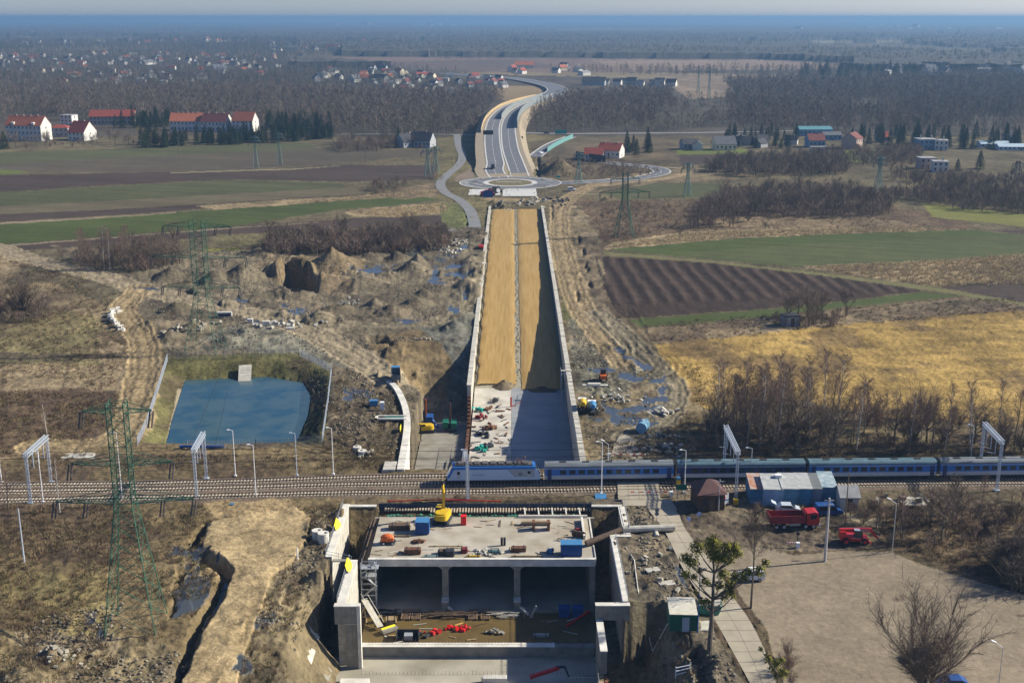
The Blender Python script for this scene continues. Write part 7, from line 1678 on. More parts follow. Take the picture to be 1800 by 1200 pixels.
t = thing('drilling_rig', 'blue drilling rig with upright mast beside the curved wall', 'drilling rig', (-20.6, 283, -8.4), 0); b = MB(); b.box(-.9, .9, -2, 2, .3, 1.2); b.build('crawler', DARK, t); b = MB(); b.box(-.8, .9, -1.8, 1.2, 1.2, 2.6); b.bar((.9, -1.8, 1.8), (2.2, -3, .2), .5); b.build('body', BLUE, t); b = MB(); b.bar((-.9, .5, .2), (-.9, .5, 6.5), .35); b.build('mast', ORG, t)
t = thing('drilling_rig', 'dark green drilling rig on the channel floor by the sheet piles', 'drilling rig', (-15.4, 281, -9.2), 0); b = MB(); b.box(-1, 1, -2, 2, .2, 1.1); b.build('crawler', DARK, t); b = MB(); b.box(-1.8, -.4, -1.5, 1.2, 1.1, 2.6); b.box(.3, 1.7, -1.6, 1.5, .8, 2.4); b.build('body', GREEN, t); b = MB(); b.bar((.1, .4, .2), (.1, .4, 7.0), .35); b.build('mast', RUST, t)
# orange roller/loader, mixer machines, tank
x, y, z = G(1060, 668); t = thing('wheel_loader', 'bright orange compact loader on the muddy ground right of the trench', 'loader', (x, y, z), R(88)); b = MB(); b.box(-1.9, 1.4, -.8, .8, .6, 1.6); b.bar((1.0, 0, 1.3), (2.5, 0, .5), 1.2, .3); b.build('body', ORG, t); b = MB(); b.box(-.6, .8, -.7, .7, 1.6, 2.7); b.build('cab', GLASS, t); b = MB(); b.box(-.7, .9, -.8, .8, 2.7, 2.82); b.build('cab_roof', DARK, t)
for dx in (-1.2, 1.1):
    for s in (-1, 1): g = MB(); g.wheel((dx, s * .85, .55), .55, .4, 0, 1, 12); g.build('wheel', [RUB, ORG], t)
for i, (px, py, l, cm) in enumerate([(1024, 722, 'left one of the two cement trucks by the right wall', WHITE), (1041, 724, 'right one of the two cement trucks by the right wall, with a blue drum', WHITE)]):
    x, y, z = G(px, py); t = thing('mixer_truck', l, 'truck', (x, y, z), R(90)); b = MB(); b.box(-2.5, 2.5, -.5, .5, .6, .9); b.build('chassis', DARK, t); b = MB(); b.box(1.2, 2.5, -1, 1, .8, 2.4); b.build('cab', cm, t); b = MB(); b.tube((-2.2, 0, 2.2), (.9, 0, 1.6), .5, 1.1, 12, 0); b.build('drum', [YEL, BLUEL][i], t)
    for dx in (-1.8, -.7, 1.8):
        for s in (-1, 1): g = MB(); g.wheel((dx, s * .95, .45), .45, .3, 0); g.build('wheel', RUB, t)
x, y, z = G(1130, 758); t = thing('fuel_tank', 'pale blue cylindrical tank lying by the big puddle', 'tank', (x, y, z + 1.3), R(70)); b = MB(); b.tube((-1.7, 0, 0), (1.7, 0, 0), 1.25, 1.25, 18); b.build('vessel', BLUEL.copy() if False else mat('tank_blue', (.18, .36, .48), .5, .1, 1), t)
for dx in (-1.1, 1.1): b = MB(); b.box(dx - .2, dx + .2, -1.1, 1.1, -1.3, -.85); b.build('cradle', DARK, t)
b = MB(); b.tube((0, 0, 1.2), (0, 0, 1.5), .3, .3, 10); b.build('hatch', WHITE, t)
def box_thing(name, label, cat, px, py, w, d, h, m, rz=0, z0=None, top=None, ribs=0, x=None, y=None, group=None):
    if x is None: x, y, z = G(px, py) if z0 is None else P(px, py, z0)
    else: z = z0
    if z0 is not None: z = z0
    t = thing(name, label, cat, (x, y, z), rz, group); b = MB(); b.box(-w / 2, w / 2, -d / 2, d / 2, .12, h)
    for k in range(ribs): xx = -w / 2 + w * (k + .5) / ribs; b.box(xx - .06, xx + .06, -d / 2 - .04, -d / 2, .2, h - .1)
    b.build('body', m, t); b = MB(); b.box(-w / 2 - .04, w / 2 + .04, -d / 2 - .04, d / 2 + .04, h, h + .08); b.build('lid', top or m, t)
    b = MB()
    for s in (-1, 1): b.box(s * w * .4 - .08, s * w * .4 + .08, -d / 2, d / 2, 0, .12)
    b.build('skid', DARK, t); return t
t = box_thing('site_container', 'dark green container with pale roof beside the mistletoe tree', 'container', 1198, 1092, 4.2, 5.6, 2.9, mat('container_green', (.02, .12, .07), .6, .15, 1), R(-3), None, mat('container_roof', (.55, .52, .42), .7, .15, 1), 8)
b = MB(); b.box(-.2, .9, -2.87, -2.83, .15, 2.5); b.build('door', mat('door_grey', (.35, .40, .45), .6, .1, 1), t)
x, y, z = G(1246, 1075); t = thing('skip', 'open green skip of rubble right of the green container', 'skip', (x, y, z), R(-4)); b = MB(); b.profy([(-1.4, .2), (1.4, .2), (1.9, 1.6), (-1.9, 1.6)], -1.1, 1.1); b.build('body', mat('skip_green', (.06, .20, .15), .6, .15, 1), t); b = MB(); b.box(-1.75, 1.75, -1.0, 1.0, 1.6, 1.75); b.build('load', CONL, t)
def pole(label, px, py, top, r, m, name='utility_pole', crossarms=0, lamp=False, cat='pole'):
    x, y, z = G(px, py); h = ZP(px, py, top) - z; t = thing(name, label, cat, (x, y, z)); b = MB(); b.tube((0, 0, -.2), (0, 0, h), r, r * .6, 8); b.build('pole', m, t)
    for k in range(crossarms): b = MB(); b.box(-.8, .8, -.06, .06, h - .5 - k * .7, h - .38 - k * .7); b.build('crossbar', STEEL, t)
    if lamp: b = MB(); b.bar((0, 0, h - .1), (-1.0, .2, h + .6), .07); b.cb((-1.25, .2, h + .75), (.8, .35, .12), 0, 0, 0, R(25)); b.build('lamp_head', WHITE, t)
    return t
PCON = mat('pole_concrete', (.45, .44, .42), .8, .1, 2); PWD = mat('pole_brown', (.17, .12, .08), .85, .2, 2)
pole('thick grey concrete pole at the edge of the gravel lot', 1450, 986, 875, .27, PCON, crossarms=2); pole('brown wooden pole between the white hut and the telehandler', 1485, 925, 831, .14, PWD)
pole('slim grey street lamp at the corner of the rough ground', 1568, 971, 884, .1, PCON, 'street_lamp', lamp=True, cat='street lamp'); pole('street lamp with bright head in the lower right corner', 1751, 1240, 1137, .08, PCON, 'street_lamp', lamp=True, cat='street lamp')
pole('blue pole in front of the green container', 1226, 1110, 1000, .1, BLUE); pole('grey mast with dish aerials behind the sign trailer', 1263, 898, 842, .12, PCON, 'aerial_mast', crossarms=1); pole('pale pole with a small box by the second portal leg', 1292, 866, 822, .1, WHITE)
pole('lamp post beside the tank near the right wall', 1149, 800, 731, .09, PWD, 'street_lamp', lamp=True, cat='street lamp'); pole('grey lattice post in the weeds at the left edge', 43, 990, 893, .16, GAL); pole('short white post on the mud right of the haul road', 523, 980, 962, .16, WHITE)
pole('crossing lamp post beside the barrier', 1069, 812, 780, .09, WHITE, 'street_lamp', lamp=True, cat='street lamp')
# sign trailer
x, y, z = G(1272, 889); t = thing('advert_trailer', 'red and white advertising trailer beside the signal hut', 'trailer', (x, y, z), R(22)); b = MB(); b.box(-1.0, 1.0, -.05, .05, .6, 2.4); b.build('board', WHITE, t); b = MB(); b.tube((-.3, -.07, 1.5), (-.3, -.055, 1.5), .62, .62, 16); b.box(-.95, .0, -.065, -.055, 1.9, 2.3); b.build('red_mark', mat('sign_red', (.8, .03, .03), .5, .03, 1), t); b = MB(); b.box(.1, 1.0, -.07, -.056, .9, 1.2); b.build('blue_band', BLUEL, t)
for s in (-1, 1): b = MB(); b.wheel((.5, s * .5, .3), .3, .16); b.build('wheel', RUB, t)
b = MB(); b.box(-.8, .8, -.5, .5, .35, .5); b.build('frame', STEEL, t)
for px, py, l in [(1252, 883, 'yellow bin at the corner of the signal hut'), (1293, 886, 'yellow bin right of the advertising trailer')]:
    x, y, z = G(px, py); t = thing('grit_bin', l, 'bin', (x, y, z)); b = MB(); b.prism([(-.4, -.35), (.4, -.35), (.4, .35), (-.4, .35)], 0, .9); b.build('body', YEL, t); b = MB(); b.box(-.45, .45, -.4, .4, .9, 1.05); b.build('lid', YEL, t)
x, y, z = G(1197, 875); sign(1197, 878, 2.1, 1.1, 3.2, GREEN, 'green road sign beside the level crossing')
for px, py, l in [(1154, 920, 'upper of the two round traffic signs beside the concrete road'), ]:
    x, y, z = G(px, py); t = thing('traffic_sign', 'post with two round grey-backed traffic signs beside the concrete road', 'traffic sign', (x, y, z)); b = MB(); b.bar((0, 0, 0), (0, 0, 2.9), .07); b.build('post', STEEL, t)
    for zz in (2.6, 1.9): b = MB(); b.tube((0, -.05, zz), (0, -.02, zz), .4, .4, 16); b.build('disc', mat('sign_grey', (.12, .14, .15), .6, .1, 1), t)
for px, py, l in [(1210, 930, 'blue and white round sign behind the mistletoe tree'), (1228, 922, 'small blue information sign before the trailer')]:
    x, y, z = G(px, py); t = thing('traffic_sign', l, 'traffic sign', (x, y, z)); b = MB(); b.bar((0, 0, 0), (0, 0, 2.2), .07); b.build('post', STEEL, t); b = MB(); b.tube((0, -.06, 2.1), (0, -.02, 2.1), .4, .4, 14); b.build('disc', mat('sign_pale_blue', (.35, .45, .75), .5, .05, 1), t)
# level crossing barriers (red and white poles)
def gate(label, a, c, name='crossing_barrier'):
    a = Vector(a); c = Vector(c); t = thing(name, label, 'barrier', tuple(a)); d = c - a; b = MB(); b.box(-.3, .3, -.3, .3, 0, 1.1); b.build('cabinet', WHITE, t); b = MB(); n = 10
    for i in range(n): p = Vector((0, 0, 1)) + d * (i / n); q = Vector((0, 0, 1)) + d * ((i + 1) / n); b.bar(p, q, .14, None, i % 2)
    b.build('boom', [WHITE, REDP], t); b = MB(); b.bar((0, .5, 0), (0, .5, 3), .12); b.tube((0, .42, 2.6), (0, .3, 2.6), .35, .35, 12); b.build('signal', DARK, t); return t
gate('near red and white level crossing barrier lowered across the road', G(1180, 872), G(1108, 872)); gate('far red and white barrier lowered behind the train', G(1070, 806), G(1130, 806))
for i, (px, py, l) in enumerate([(1178, 862, 'yellow-blue crossing control cabinet beside the train')]):
    x, y, z = G(1192, 855); t = thing('control_cabinet', l, 'cabinet', (x, y, z)); b = MB(); b.box(-.4, .4, -.3, .3, 0, 1.6); b.build('body', YEL, t); b = MB(); b.box(-.4, .4, -.3, .3, 1.6, 2.1); b.build('hood', BLUEL, t)
gate('short yellow barrier with a red and white post at the lot edge', G(1402, 963), G(1380, 963), 'road_barrier')
b = MB()
for k in range(3): b.bar((-1.2, 0, .5 + k * .55), (1.0, .6 - k * .2, .8 + k * .6), .12)
b.bar((-1.2, 0, 0), (-1.2, 0, 1.8), .12); b.bar((1, .5, 0), (1, .5, 2.2), .12); tag(b.build('wooden_rail', WHITE, loc=G(1203, 1165)), 'white wooden railing on the bank below the mistletoe tree', 'railing')
# concrete rings, blocks, debris
def crate_ring(label, px, py, r, h):
    x, y, z = G(px, py); t = thing('concrete_ring', label, 'concrete ring', (x, y, z), random.uniform(0, 3)); b = MB(); n = 24
    v = []; 
    for rr, zz in ((r, 0), (r, h), (r * .42, h), (r * .42, h - .5)):
        v += [(rr * math.cos(6.2832 * k / n) + (.35 * r if rr < r * .5 else 0), rr * math.sin(6.2832 * k / n), zz) for k in range(n)]
    b._add(v, [(i * n + k, i * n + (k + 1) % n, (i + 1) * n + (k + 1) % n, (i + 1) * n + k) for i in range(3) for k in range(n)]); b.build('ring', CONW, t)
    b = MB(); b.prism([(.42 * r * math.cos(6.2832 * k / n) + .35 * r, .42 * r * math.sin(6.2832 * k / n)) for k in range(n)], h - .6, h - .5); b.build('opening', DARK, t); return t  # dark disc stands in for the shade inside the hole
crate_ring('rear one of the two tall white concrete rings left of the pit', 558, 946, .95, 1.7); crate_ring('front one of the two tall white concrete rings left of the pit', 569, 954, .98, 1.8)
crate_ring('rear low white concrete ring on the mud before the channel', 628, 790, .9, .8); crate_ring('front low white concrete ring on the mud before the channel', 637, 797, .95, .7)
def pile(name, label, cat, px, py, n, spread, sz, m, seed, flat=.5, kind=None, z0=None, xy=None):
    random.seed(seed); x, y, z = G(px, py) if z0 is None else P(px, py, z0); b = MB()
    for i in range(n):
        dx, dy = random.gauss(0, spread[0]), random.gauss(0, spread[1]); s = random.uniform(*sz)
        zz = gz(x + dx, y + dy) - z if z0 is None else 0
        b.cb((dx, dy, zz + s * .3 + random.uniform(0, .5) * max(0, 1 - abs(dx) / spread[0])), (s, s * random.uniform(.4, .9), s * flat), 0, random.uniform(0, 3), random.uniform(-.4, .4), random.uniform(-.4, .4))
    o = b.build(name, m, loc=(x, y, z)); return tag(o, label, cat, kind=kind)
RUB1 = mat('rubble', (.33, .30, .235), .9, .3, 1)
for i, a in enumerate([('rubble_pile', 'pale heap of broken concrete at the upper left of the long wall', 'rubble', 805, 428, 60, (2.6, 3.5), (.4, 1.5)), ('rubble_pile', 'scattered pale rubble left of the twin mounds', 'rubble', 790, 440, 40, (3, 4), (.4, 1.4)),
    ('rubble_pile', 'pale slabs heaped before the roundabout', 'rubble', 940, 356, 50, (4.5, 6), (.6, 2.0)), ('rubble_pile', 'grey rubble left of the slabs before the roundabout', 'rubble', 885, 364, 30, (3, 5), (.5, 1.6)),
    ('rubble_pile', 'dark scrap heap right of the far wall end', 'rubble', 985, 354, 26, (3, 5), (.5, 1.6)), ('rubble_pile', 'broken slabs along the haul road below the second pylon', 'rubble', 500, 572, 30, (6, 2), (.5, 1.7)),
    ('rubble_pile', 'grey boulders beneath the second pylon', 'rubble', 320, 582, 26, (5, 5), (.5, 1.5)), ('rubble_pile', 'white stones in the hummocky ground left of the trench', 'rubble', 610, 535, 30, (4, 5), (.4, 1.2)), ('rubble_pile', 'row of small pale blocks on the brown bank', 'rubble', 748, 597, 16, (2, .6), (.4, .8)),
    ('rubble_pile', 'churned clods beside the puddle track', 'rubble', 1085, 700, 50, (2.8, 3), (.3, .8)), ('debris_pile', 'stacked pale building rubble behind the far crossing barrier', 'rubble', 1165, 792, 40, (2.8, 1.6), (.4, 1.1)), ('debris_pile', 'grey rubble strip right of the tank', 'rubble', 1172, 768, 36, (3, .9), (.3, .8)),
    ('rubble_pile', 'stony heap at the lower left of the photo', 'rubble', 95, 1160, 40, (2.0, 1.2), (.3, .8)), ('debris_pile', 'scrap and panels by the ditch right of the big puddle', 'rubble', 1165, 728, 16, (1.6, 1.6), (.6, 1.6)), ('rubble_pile', 'pale stones on the earth between pit and concrete road', 'rubble', 1150, 1010, 14, (3, 4), (.4, 1.1)),
    ('debris_pile', 'small pale scraps on the rough ground behind the telehandler', 'rubble', 1612, 880, 10, (4, 1), (.4, 1.5)), ('debris_pile', 'planks and scraps in the mud pit corner left of the deck', 'rubble', 640, 800, 10, (2, 1), (.3, .8))]):
    pile(*a, [RUB1, CONL, RUB1, CON][i % 4] if i not in (4,) else DARK, 50 + i)
# white blocks row along the haul road
pts_ = spline([(210, 545), (200, 552), (197, 562), (203, 572), (215, 582)], 8); k0 = XY(204, 565)
t = thing('block_stack', 'curved heap of white concrete blocks at the bend of the dirt road', 'blocks', (*k0, 0)); random.seed(4); b = MB()
for i in range(70):
    q = random.choice(pts_); x, y = XY(q[0] + random.uniform(-4, 3), q[1] + random.uniform(-2, 2)); b.cb((x - k0[0], y - k0[1], gz(x, y) + random.uniform(.2, 1.5)), (random.uniform(.7, 1.6), .6, .6), 0, random.uniform(0, 3), random.uniform(-.5, .5))
b.build('blocks', CONW, t)
for px, py, w, l in [(395, 556, 4.5, 'pale concrete box culvert right of the second pylon'), (440, 567, 1.6, 'white upright block right of the culvert'), (468, 572, 2.2, 'pale slab block on the mud'), (510, 577, 2.6, 'pale concrete slab beside the dirt road')]:
    x, y, z = G(px, py); t = thing('concrete_block', l, 'concrete block', (x, y, z), .1); b = MB(); b.box(-w / 2, w / 2, -.6, .6, -.2, 1.3 if w != 2.6 else .5); b.build('block', CONW, t); b = MB(); b.box(-w * .42, w * .42, -.62, -.6, .0, .8 if w > 4 else .05); b.build('recess_shade', DARK, t)  # dark panel on the front face in place of a shaded hollow
# site clutter left of curved wall
box_thing('water_tank', 'pair of blue plastic crates on the mud left of the curved wall', 'crates', 657, 712, 2.0, 1.2, 1.3, BLUEL, .1)
box_thing('toilet_cabin', 'white upright cabin beside the blue crates', 'cabin', 672, 720, 1.0, 1.0, 2.0, WHITE, .1)
x, y, z = G(690, 738); t = thing('footbridge', 'white footbridge with green sheet joining the curved wall', 'footbridge', (x, y, z + .3), 0); b = MB(); b.box(-4, 3.3, -1.3, -.8, 0, .3); b.box(-4, 3.3, .9, 1.3, 0, .3); b.box(-4, -3.4, -1.3, 1.3, 0, .3); b.build('frame', CONW, t); b = MB(); b.box(-1.8, 3.2, -.75, .85, .0, .12); b.build('deck', mat('green_mesh', (.05, .16, .12), .7, .2, 1), t)
for px, py, l, m in [(700, 735, 'yellow sheet hanging on the curved wall', YELS)]:
    b = MB(); b.cb((0, 0, .3), (.1, 2.4, 1.2)); tag(b.build('yellow_sheet', m, loc=(*XY(704, 757), .3)), l, 'sheet')
# far site vehicles
for px, py, l, m, cat in [(853, 345, 'red machine at the far end of the works', REDP, 'excavator'), (866, 340, 'dark machine beside the red one near the roundabout', DARK, 'excavator')]:
    x, y, z = G(px, py); digger(l, (x, y, z), R(20), m, [((1, 0, 1.8), (3, 0, 3.4), .4), ((3, 0, 3.4), (4.4, 0, 1.2), .3)], 1.1)
car('small dark truck on the left carriageway', 869, 292, R(95), CARK, 6, 2.2, 2.6, True, 'parked_van', 'van', loc=(*XY(866, 296, 1.2), 1.2)); car('red vehicle beside the road at the far left of the wall', 846, 437, R(90), TRED, 4, 1.8, 1.5)
car('white van on the mound edge left of the haul road', 1005, 336, 0, CARW, 4.6, 1.9, 2.0, True, 'parked_van', 'van'); car('white car waiting on the ramp road', 951, 270, R(60), CARW); car('dark car on the country road', 961, 235, 0, CARK)
# ================================================================ ON THE DECK
DZ = SLAB_Z + .01
t = box_thing('site_container', 'blue container with its door open at the left of the deck', 'container', 743, 935, 2.4, 2.4, 2.4, BLUE, R(-3), DZ, BLUEL, 6); b = MB(); b.box(1.25, 1.32, -1.2, .2, .2, 2.2); b.build('door', BLUE, t)
x, y, _ = P(1004, 976, DZ); t = box_thing('site_container', 'long blue container at the right front corner of the deck', 'container', 1004, 974, 3.7, 2.2, 2.3, BLUE, 0, DZ, BLUEL, 9)
box_thing('portable_toilet', 'bright red portable cabin behind the middle of the deck', 'cabin', 815, 921, 1.0, 1.0, 1.7, mat('cabin_red', (.75, .02, .02), .5, .05, 1), 0, DZ)
x, y, _ = P(681, 955, DZ); t = thing('concrete_mixer', 'bright orange trailer machine at the left edge of the deck', 'site machine', (x, y, DZ)); b = MB(); b.ball((0, 0, 1.15), 1.0, 12, 0, (1.25, .8, .75)); b.box(-1.1, 1.1, -.6, .6, .6, 1.3); b.build('hood', ORG, t); b = MB(); b.box(-1.3, 1.5, -.5, .5, .35, .55); b.bar((1.4, 0, .5), (2.6, 0, .6), .1); b.build('chassis', DARK, t)
for dx in (-.8, .8):
    for s in (-1, 1): g = MB(); g.wheel((dx + .2, s * .7, .33), .33, .2, 0, 1); g.build('wheel', [RUB, WHITE], t)
def stack(name, label, cat, px, py, w, d, n, m, rz=0, th=.14, z0=DZ, step=.2):
    x, y, _ = P(px, py, z0); t = thing(name, label, cat, (x, y, z0), rz)
    b = MB()
    for k in range(n):
        jx = random.uniform(-.15, .15) * step / .2
        for q in range(max(1, int(d / .3))): b.box(-w / 2 + jx, w / 2 + jx, -d / 2 + q * .3, -d / 2 + q * .3 + .26, k * (th + .03), k * (th + .03) + th)
    b.build('boards', m, t); b = MB()
    for s in (-.35, .35): b.box(w * s - .06, w * s + .06, -d / 2 - .05, d / 2 + .05, -.0, n * (th + .03) + .02)
    b.build('strap', DARK, t); return t
random.seed(12)
for a in [('board_stack', 'dark stack of timber panels left of the blue container', 'timber', 703, 929, 3.8, 1.6, 6, WOODD), ('board_stack', 'stack of red-edged formwork panels at the front left of the deck', 'formwork', 725, 972, 2.9, 1.3, 6, RUST), ('beam_stack', 'long ochre beams lying behind the orange machine', 'timber', 700, 942, 4.6, .8, 2, WOOD), ('board_stack', 'dark steel box near the middle front of the deck', 'formwork', 791, 976, 1.4, 1.6, 7, DARK), ('board_stack', 'brown crate left of the dark steel box', 'crate', 777, 973, 1.2, 1.3, 5, WOODD),
    ('board_stack', 'grey-green panels at the front edge of the deck', 'formwork', 759, 979, 2.6, .9, 2, mat('panel_green', (.14, .20, .18), .7, .2, 1)), ('beam_stack', 'long timber beams along the right front edge of the deck', 'timber', 925, 978, 5.6, .5, 2, WOOD), ('board_stack', 'stack of red and grey panels right of the middle of the deck', 'formwork', 912, 968, 2.6, 1.3, 5, RUST), ('beam_stack', 'yellow beams lying at the front middle of the deck', 'timber', 832, 978, 2.4, .5, 2, YEL),
    ('beam_stack', 'long thin beams across the middle of the deck', 'timber', 785, 960, 6, .25, 1, WOOD), ('board_stack', 'dark red crate in the front middle of the deck', 'crate', 816, 970, 1.1, 1.2, 5, TRDK), ('board_stack', 'small teal box left of the long blue container', 'crate', 967, 972, 1.1, 1.0, 5, BLUEL), ('beam_stack', 'small red bundle at the right rear of the deck', 'timber', 1018, 932, 1.8, .8, 3, TRDK), ('board_stack', 'grey drums and boxes in front of the pier', 'crate', 870, 972, 1.8, 1.0, 4, mat('dull_teal', (.08, .15, .16), .7, .2, 1)),
    ('board_stack', 'stack of brown timber beside the left container', 'timber', 706, 922, 3.2, 1.0, 3, WOOD)]: stack(*a)
# spool reels / steel tube
for px, l in [(938, 'left upright steel plate beside the tube'), (964, 'right upright steel plate beside the tube')]:
    x, y, _ = P(px, 930, DZ); b = MB(); b.cb((0, 0, .85), (.5, 1.6, 1.6)); tag(b.build('steel_plate', RUST, loc=(x, y, DZ)), l, 'steel plate')
b = MB(); x, y, _ = P(945, 922, DZ); b.tube((-3, 0, .5), (2.4, 0, .5), .4, .4, 12); tag(b.build('steel_tube', mat('pale_tube', (.40, .30, .18), .7, .2, 1), loc=(x, y, DZ)), 'long pale tube lying at the rear right of the deck', 'tube')
random.seed(31)
for i in range(3): b = MB(); x, y, _ = P(1040 + i * 7, 936 + i, DZ); b.tube((0, -.15, .6), (0, .15, .6), .6, .6, 14); tag(b.build('cable_reel', WOODD, loc=(x - 3.2, y - 1.6, DZ)), ('leftmost', 'middle', 'rightmost')[i] + ' dark reel standing behind the long blue container', 'reel')
for i in range(2): b = MB(); x, y, _ = P(882 + i * 5, 958, DZ); b.tube((0, 0, 0), (0, 0, 1.5), .22, .22, 10); tag(b.build('gas_bottle', DARK, loc=(x, y, DZ)), ('left', 'right')[i] + ' of two upright dark gas bottles on the deck', 'gas bottle')
pile('debris_pile', 'heap of pale and yellow scraps at the front middle of the deck', 'debris', 852, 972, 34, (1.2, .6), (.2, .8), CONL, 91, .4, None, DZ); pile('debris_pile', 'tangle of rusty clamps right of the orange machine', 'debris', 735, 952, 16, (.6, .4), (.3, .9), RUST, 92, .4, None, DZ)
pile('debris_pile', 'small scraps around the right rear of the deck', 'debris', 990, 950, 14, (2.2, 1.4), (.15, .5), WOOD, 93, .4, None, DZ)
# row of sleepers behind the deck, sheet wall
t = thing('sleeper_row', 'long row of pale sleepers laid side by side behind the deck', 'sleepers', (-5, 211.9, -.9)); b = MB()
for k in range(72):
    x = -19.2 + k * .55; L_ = 2.2 if 15 < k < 46 else 1.1; b.cb((x, .3 - (L_ - 1.1) * .3, .0 + random.uniform(-.05, .05)), (.3, L_, .28), 0, random.uniform(-.03, .03))
b.build('sleepers', mat('old_sleepers', (.42, .34, .24), .9, .25, 1.2), t)
t = thing('sheet_screen', 'dark blue screen of panels between the railway and the deck', 'screen', (-5, 213.1, -1.3)); 
for k in range(20): b = MB(); b.box(-21 + k * 2.1, -21 + k * 2.1 + 2.03, -.06, .06, -.6, 1.3 - .02 * (k % 3)); b.build('panel', mat('screen_navy', (.03, .05, .085), .6, .25, .6), t)
b = MB(); b.tube((-24, 213.6, .25), (-14, 213.8, .5), .12, .12, 6); b.tube((-14, 213.8, .5), (-2, 213.5, .3), .12, .12, 6); tag(b.build('red_hose', REDP), 'long red hose draped along the dark screen', 'hose')
t = thing('green_netting', 'row of green plastic caps along the rear edge of the deck', 'netting', (-5, 210.3, -1.5)); b = MB(); random.seed(3)
for k in range(60): b.cb((-18.5 + k * .62, random.uniform(-.2, .2), random.uniform(-.2, .3)), (.5, .5, .3), 0, random.uniform(0, 3), .4)
b.build('net', mat('net_green', (.03, .19, .12), .7, .3, 1), t)
b = MB(); b.box(1.2, 14.2, 209.2, 209.6, SLAB_Z, SLAB_Z + .45); [b.bar((2.5 + k * 2.6, 209.6, -.9), (2.4 + k * 2.6, 212, -.5), .25) for k in range(5)]
tag(b.build('edge_beam', CONW), 'pale edge beam with short struts at the rear right of the deck', 'beam')
# ================================================================ IN FRONT OF THE PORTAL
PZ = -10.2
for i, px in enumerate((715, 732, 832, 853)):
    x, y, _ = P(px, 1078, PZ); t = thing('ladder_frame', ('first', 'second', 'third', 'fourth')[i] + ' brown ladder-like formwork frame from the left before the portal', 'formwork', (x, y, PZ), R((-2, 2, -1, 1)[i])); b = MB()
    for s in (-.7, .7): b.box(s - .07, s + .07, -2.4, 1.2, 0, .35)
    for k in range(9): b.box(-.7, .7, -2.3 + k * .42, -2.15 + k * .42, .08, .3)
    b.build('frame', mat('formwork_brown', (.24, .16, .10), .8, .2, 1), t)
for a in [('plank_pile', 'heap of dark planks and tubes between the ladder frames', 'planks', 790, 1082, 60, (2.4, .5)), ('plank_pile', 'heap of dark bars left of the first ladder frame', 'planks', 668, 1078, 34, (2.0, .5)), ('plank_pile', 'long pale boards right of the fourth ladder frame', 'planks', 886, 1082, 20, (1.2, .4))]:
    random.seed(a[3]); x, y, _ = P(a[3], a[4], PZ); b = MB()
    for k in range(a[5]): an = random.gauss(0, .12); L_ = random.uniform(1, 4.5); b.cb((random.gauss(0, a[6][0]), random.gauss(0, a[6][1]), random.uniform(.1, .7)), (L_, .12, .12), 0, an, random.uniform(-.05, .05))
    tag(b.build(a[0], [DARK, WOODD, CONL][0 if a[3] < 700 else 1 if a[3] < 850 else 2], loc=(x, y, PZ)), a[1], a[2])
stack('board_stack', 'yellowish timber stack right of the leaning ladder', 'timber', 688, 1096, 1.6, 1.6, 7, WOOD, .1, .14, PZ); stack('board_stack', 'tall pale timber stack in the pit corner', 'timber', 666, 1092, 1.0, .9, 6, WOOD, .3, .14, PZ)
b = MB(); b.cb((0, 0, .7), (2.6, .9, .08), 0, R(35), R(20)); b.cb((0, 0, .5), (2.8, 1.2, .5), 1, R(35)); x, y, _ = P(684, 1110, PZ); tag(b.build('yellow_board', [YELS, CON], loc=(x, y, PZ)), 'bright yellow board on a crate in the pit', 'board')
for k, (px, py) in enumerate([(640, 1085)]):
    x, y, _ = P(px, py, PZ); t = thing('trestle', 'wooden A-shaped trestle at the left end of the pit floor', 'trestle', (x, y, PZ)); b = MB(); b.bar((-.6, -2, .1), (.1, 0, 2.0), .2); b.bar((.7, -2, .1), (.1, 0, 2.0), .2); b.bar((-.3, -1.2, .8), (.5, -1.2, .8), .15); b.build('legs', WOOD, t)
x, y, _ = P(717, 1122, PZ); t = thing('open_crate', 'large dark open-topped steel trough in the pit', 'trough', (x, y, PZ)); b = MB(); b.box(-1.9, 1.9, -.9, .9, 0, .1); b.box(-1.9, 1.9, .8, .9, .1, 1.3); b.box(-1.9, -1.8, -.9, .8, .1, 1.3); b.box(1.8, 1.9, -.9, .8, .1, 1.3); b.build('trough', DARK, t); b = MB(); b.box(-.6, .8, -.7, .5, .1, .9); b.build('grey_box', STEEL, t)
for px, py, l, m, n in [(798, 1106, 'bright red machine parts on the pit floor', mat('bright_red', (.65, .02, .02), .5, .1, 1), 14), (762, 1110, 'dark red bundle left of the bright red parts', REDP, 8), (815, 1106, 'small red items right of the bright red parts', REDP, 6), (870, 1112, 'grey tubes and plates by the cross wall', CON, 16), (740, 1118, 'blue and black sheets by the cross wall', DARK, 10)]: pile('machine_parts', l, 'parts', px, py, n, (.9, .35), (.3, .9), m, px, .5, None, PZ)
b = MB(); x, y, _ = P(807, 1100, PZ); b.cb((0, 0, .4), (1.6, .25, .15), 0, R(35)); tag(b.build('timber_beam', mat('orange_timber', (.55, .33, .08), .8, .1, 1), loc=(x, y, PZ)), 'single orange timber beam lying beside the red parts', 'timber')
stack('board_stack', 'pale boards in the shaded right part of the pit', 'timber', 950, 1118, 2.6, .6, 3, CONL, 0, .14, PZ); x, y, _ = P(938, 1085, PZ); b = MB(); b.bar((-.6, 0, 0), (.5, 0, 2.2), .3); b.bar((0, 0, 0), (-1.8, 0, 1.4), .12); b.bar((-1.6, 0, 0), (-1.6, .2, 1.8), .1); tag(b.build('prop', CONL, loc=(x, y, PZ)), 'pale leaning prop at the shadow edge in the pit', 'prop')
